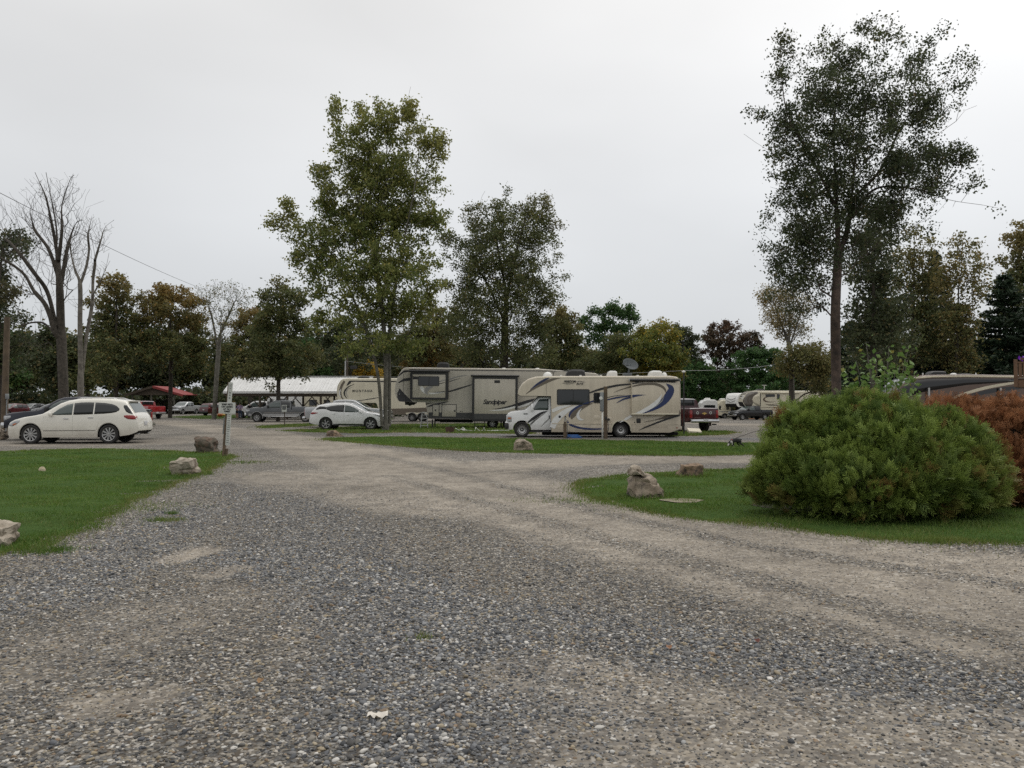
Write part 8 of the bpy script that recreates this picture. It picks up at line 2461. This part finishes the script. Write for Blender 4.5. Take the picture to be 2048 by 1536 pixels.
# ------------------------------------------------------------------ people and the dog
def skin_mesh(name, verts, edges, radii, mats, parent, levels=2, root_i=0, paintf=None):
    me = bpy.data.meshes.new(name + '_frame')
    me.from_pydata(verts, edges, [])
    o = bpy.data.objects.new(name + '_frame', me)
    col.objects.link(o)
    md = o.modifiers.new('skin', 'SKIN')
    md.use_smooth_shade = True
    for i, r_ in enumerate(radii):
        rr = r_ if isinstance(r_, tuple) else (r_, r_)
        me.skin_vertices[0].data[i].radius = rr
        me.skin_vertices[0].data[i].use_root = (i == root_i)
    sb = o.modifiers.new('sub', 'SUBSURF'); sb.levels = sb.render_levels = levels
    bpy.context.view_layer.update()
    m2 = bpy.data.meshes.new_from_object(o.evaluated_get(bpy.context.evaluated_depsgraph_get()))
    bpy.data.objects.remove(o)
    m2.materials.clear()
    for m_ in mats: m2.materials.append(m_)
    if paintf:
        for p in m2.polygons:
            p.material_index = paintf(p.center)
    m2.shade_smooth()
    o2 = bpy.data.objects.new(name, m2)
    col.objects.link(o2)
    if parent is not None: o2.parent = parent
    return o2

SKIN = mat('skin', (0.42, 0.25, 0.18), rough=.55)
def person(label, loc, rz, shirt, legs_m, hair, shorts=False, bend=0.12, arms=((.24, -.16, 1.02), (.26, -.26, 1.12)), H=1.0):
    root = thing('person', label, 'person', loc, rz)
    root.scale = (H, H, H)
    b = bend
    hip, waist, chest, neck = (0, 0, .93), (0, -.02 - b * .1, 1.08), (0, -.03 - b * .4, 1.30), (0, -.04 - b * .7, 1.46)
    V = [hip, waist, chest, neck, (0, -.06 - b, 1.55), (0, -.085 - b, 1.64), (0, -.07 - b, 1.72)]
    E = [(0, 1), (1, 2), (2, 3), (3, 4), (4, 5), (5, 6)]
    Rr = [(.15, .11), (.14, .10), (.17, .11), (.06, .06), (.055, .06), (.075, .095), (.05, .06)]
    for s in (-1, 1):
        i = len(V)
        V += [(s * .10, 0, .86), (s * .115, -.02, .50), (s * .12, .01, .09), (s * .125, -.10, .045), (s * .13, -.17, .03)]
        E += [(0, i), (i, i + 1), (i + 1, i + 2), (i + 2, i + 3), (i + 3, i + 4)]
        Rr += [.095, .062, .042, .04, .028]
        sh = (s * .19, chest[1], 1.40)
        hx, hy, hz = arms[0 if s < 0 else 1]
        hand = (s * hx, chest[1] + hy, hz)
        el_ = ((sh[0] + hand[0]) / 2 + s * .07, (sh[1] + hand[1]) / 2 + .06, (sh[2] + hand[2]) / 2 - .10)
        j = len(V)
        wd = unit(np.array(hand) - np.array(el_))
        hv = np.array(hand)
        V += [sh, el_, hand, tuple(hv + wd * .08)]
        E += [(2, j), (j, j + 1), (j + 1, j + 2), (j + 2, j + 3)]
        Rr += [.058, .042, .028, (.036, .018)]
        side = np.array([1.0, 0, 0])
        for f in range(4):              # four fingers and a thumb
            k = len(V)
            o_ = side * (f - 1.5) * .018
            V += [tuple(hv + wd * .12 + o_), tuple(hv + wd * (.165 - .008 * abs(f - 1.3)) + o_ + np.array([0, -.01, -.012]))]
            E += [(j + 3, k), (k, k + 1)]; Rr += [.009, .008]
        k = len(V)
        V += [tuple(hv + wd * .05 - side * s * .045)]; E += [(j + 2, k)]; Rr += [.010]
    skin_mesh('body', V, E, Rr, [SKIN], root)
    # clothes: slightly larger shells
    cv = [hip, waist, chest, (0, neck[1], 1.43)]; ce = [(0, 1), (1, 2), (2, 3)]; cr = [(.172, .135), (.165, .13), (.195, .138), (.085, .085)]
    for s in (-1, 1):
        i = len(cv)
        hx, hy, hz = arms[0 if s < 0 else 1]
        sh = (s * .19, chest[1], 1.40); hand = (s * hx, chest[1] + hy, hz)
        el_ = ((sh[0] + hand[0]) / 2 + s * .07, (sh[1] + hand[1]) / 2 + .06, (sh[2] + hand[2]) / 2 - .10)
        cv += [sh, el_, tuple(.75 * np.array(hand) + .25 * np.array(el_))]; ce += [(2, i), (i, i + 1), (i + 1, i + 2)]; cr += [.078, .06, .046]
    skin_mesh('shirt', cv, ce, cr, [shirt], root)
    lv = [(0, 0, .98), (0, 0, .90)]; le = [(0, 1)]; lr = [(.155, .12), (.165, .13)]
    for s in (-1, 1):
        i = len(lv)
        zk = .56 if shorts else .50
        lv += [(s * .10, 0, .82), (s * .115, -.02, zk)]; le += [(1, i), (i, i + 1)]; lr += [.112, .085]
        if not shorts:
            lv += [(s * .12, .01, .08)]; le += [(i + 1, i + 2)]; lr += [.062]
    skin_mesh('trousers', lv, le, lr, [legs_m], root)
    MB().ball((0, -.06 - b, 1.675), (.088, .108, .105), 16, 10).part('hair', hair, root, smooth='all')
    for s in (-1, 1):
        MB().bbox((s * .125, -.06, .04), (.10, .27, .08), .03).part('shoe', BLACK, root, smooth=40)
    return root
cloth = lambda n, c: mat(n, c, rough=.9, bump=.2, bscale=30)
HAIR = mat('dark_hair', (.020, .016, .013), .7)
d = 92.0
person('person in a lavender shirt and blue jeans seen from behind at the white pickup', (PX(480.5, d), d, float(ground_height(PX(480, d), d))), R(8), cloth('lavender_cloth', (.44, .34, .50)), cloth('denim', (.045, .070, .120)), HAIR, arms=((.30, -.12, 1.05), (.30, -.22, 1.10)))
person('person in dark navy top and shorts standing left of the lavender shirt', (PX(471, d), d + .6, float(ground_height(PX(471, d), d))), R(-30), cloth('navy_cloth', (.018, .020, .035)), cloth('dark_shorts', (.020, .021, .030)), HAIR, shorts=True, H=.98)
person('person in black clothes half hidden by the grey pickup nose', (PX(494.5, d), d + .9, float(ground_height(PX(494, d), d))), R(200), cloth('black_cloth', (.014, .014, .015)), cloth('black_cloth', (.014, .014, .015)), HAIR, bend=.2)

def dog():
    b = gnd(1470, 893.5)
    k = b[1] / F_PX
    root = thing('dog', 'black and white dog sniffing the middle grass strip on a leash', 'dog', b, R(3))
    X = lambda u: (u - 1470) * k
    Z = lambda v: (893.5 - v) * k
    V = [(X(1478), 0, Z(879.5)), (X(1470), 0, Z(880)), (X(1464.5), 0, Z(881)), (X(1461), -.01, Z(883.5)), (X(1458.5), -.02, Z(886.5)), (X(1456.3), -.03, Z(889.8)), (X(1454.8), -.035, Z(892.0)), (X(1480.5), 0, Z(879.8)), (X(1483), .0, Z(878.8)), (X(1484.5), .01, Z(880.5))]
    E = [(0, 1), (1, 2), (2, 3), (3, 4), (4, 5), (5, 6), (0, 7), (7, 8), (8, 9)]
    Rr = [(.075, .082), (.080, .092), (.088, .105), .066, .058, .040, .024, .05, .020, .010]
    def leg(at, pts, rad):
        i = len(V)
        for q, p in enumerate(pts):
            V.append(p); E.append((at if q == 0 else i + q - 1, i + q))
        Rr.extend(rad)
    leg(2, [(X(1463.5), -.07, Z(884)), (X(1464.2), -.075, Z(888)), (X(1461.8), -.075, Z(892.2)), (X(1460.6), -.075, Z(893.3))], [.042, .030, .022, .022])
    leg(2, [(X(1465.5), .07, Z(884)), (X(1467.5), .075, Z(888)), (X(1469), .075, Z(892.2)), (X(1468), .075, Z(893.3))], [.042, .030, .022, .022])
    leg(0, [(X(1480), -.07, Z(884)), (X(1479), -.075, Z(887)), (X(1485), -.075, Z(889.5)), (X(1486.2), -.075, Z(892.6)), (X(1485.0), -.075, Z(893.4))], [.055, .036, .024, .020, .022])
    leg(0, [(X(1478), .07, Z(884)), (X(1475.5), .075, Z(887)), (X(1479.5), .075, Z(890)), (X(1480), .075, Z(892.6)), (X(1478.8), .075, Z(893.4))], [.055, .036, .024, .020, .022])
    FB, FW = mat('black_fur', (.014, .013, .013), .8), mat('white_fur', (.62, .59, .56), .85)
    def pf(c):
        if c.x < X(1457.3) and c.z < Z(886.5): return 1
        if X(1460) < c.x < X(1463.4) and Z(889) < c.z and c.z < Z(881.5) and c.y < .06: return 1
        if c.z < Z(891.3) and c.x > X(1467) and c.x < X(1470.5): return 1
        return 0
    skin_mesh('body', V, E, Rr, [FB, FW], root, paintf=pf)
    for s in (-1, 1):
        MB().add([(X(1459.5), -.02 + s * .03, Z(884.2)), (X(1461.5), -.02 + s * .05, Z(883.6)), (X(1461.5), -.02 + s * .085, Z(887)), (X(1460.6), -.02 + s * .04, Z(884.6))], [(0, 1, 2), (0, 2, 3), (1, 3, 2), (0, 3, 1)]).part('ear', FB, root)
    MB().lathe([(.072, -.02), (.076, 0), (.072, .02)], 14, 'x', c=(X(1463), -.01, Z(882))).part('collar', mat('collar_red', (.25, .03, .03), .6), root)
    a = b + np.array([X(1463), 0, Z(880)])
    p2 = P(1470 + 8, 873.5, b[1] + .2)
    pts = catmull([a, P(1480, 873.0, b[1] + .3), P(1512, 862.5, b[1] + 1.0), P(1545, 855.0, b[1] + 1.6), P(1575, 846, b[1] + 2.2)], 8)
    o = MB().tube(pts, .011, 5).part('leash', mat('leash_dark', (.03, .022, .02), .7), None)
    tag(o, 'thin dark leash stretched from the dog towards the green bush', 'leash')
dog()
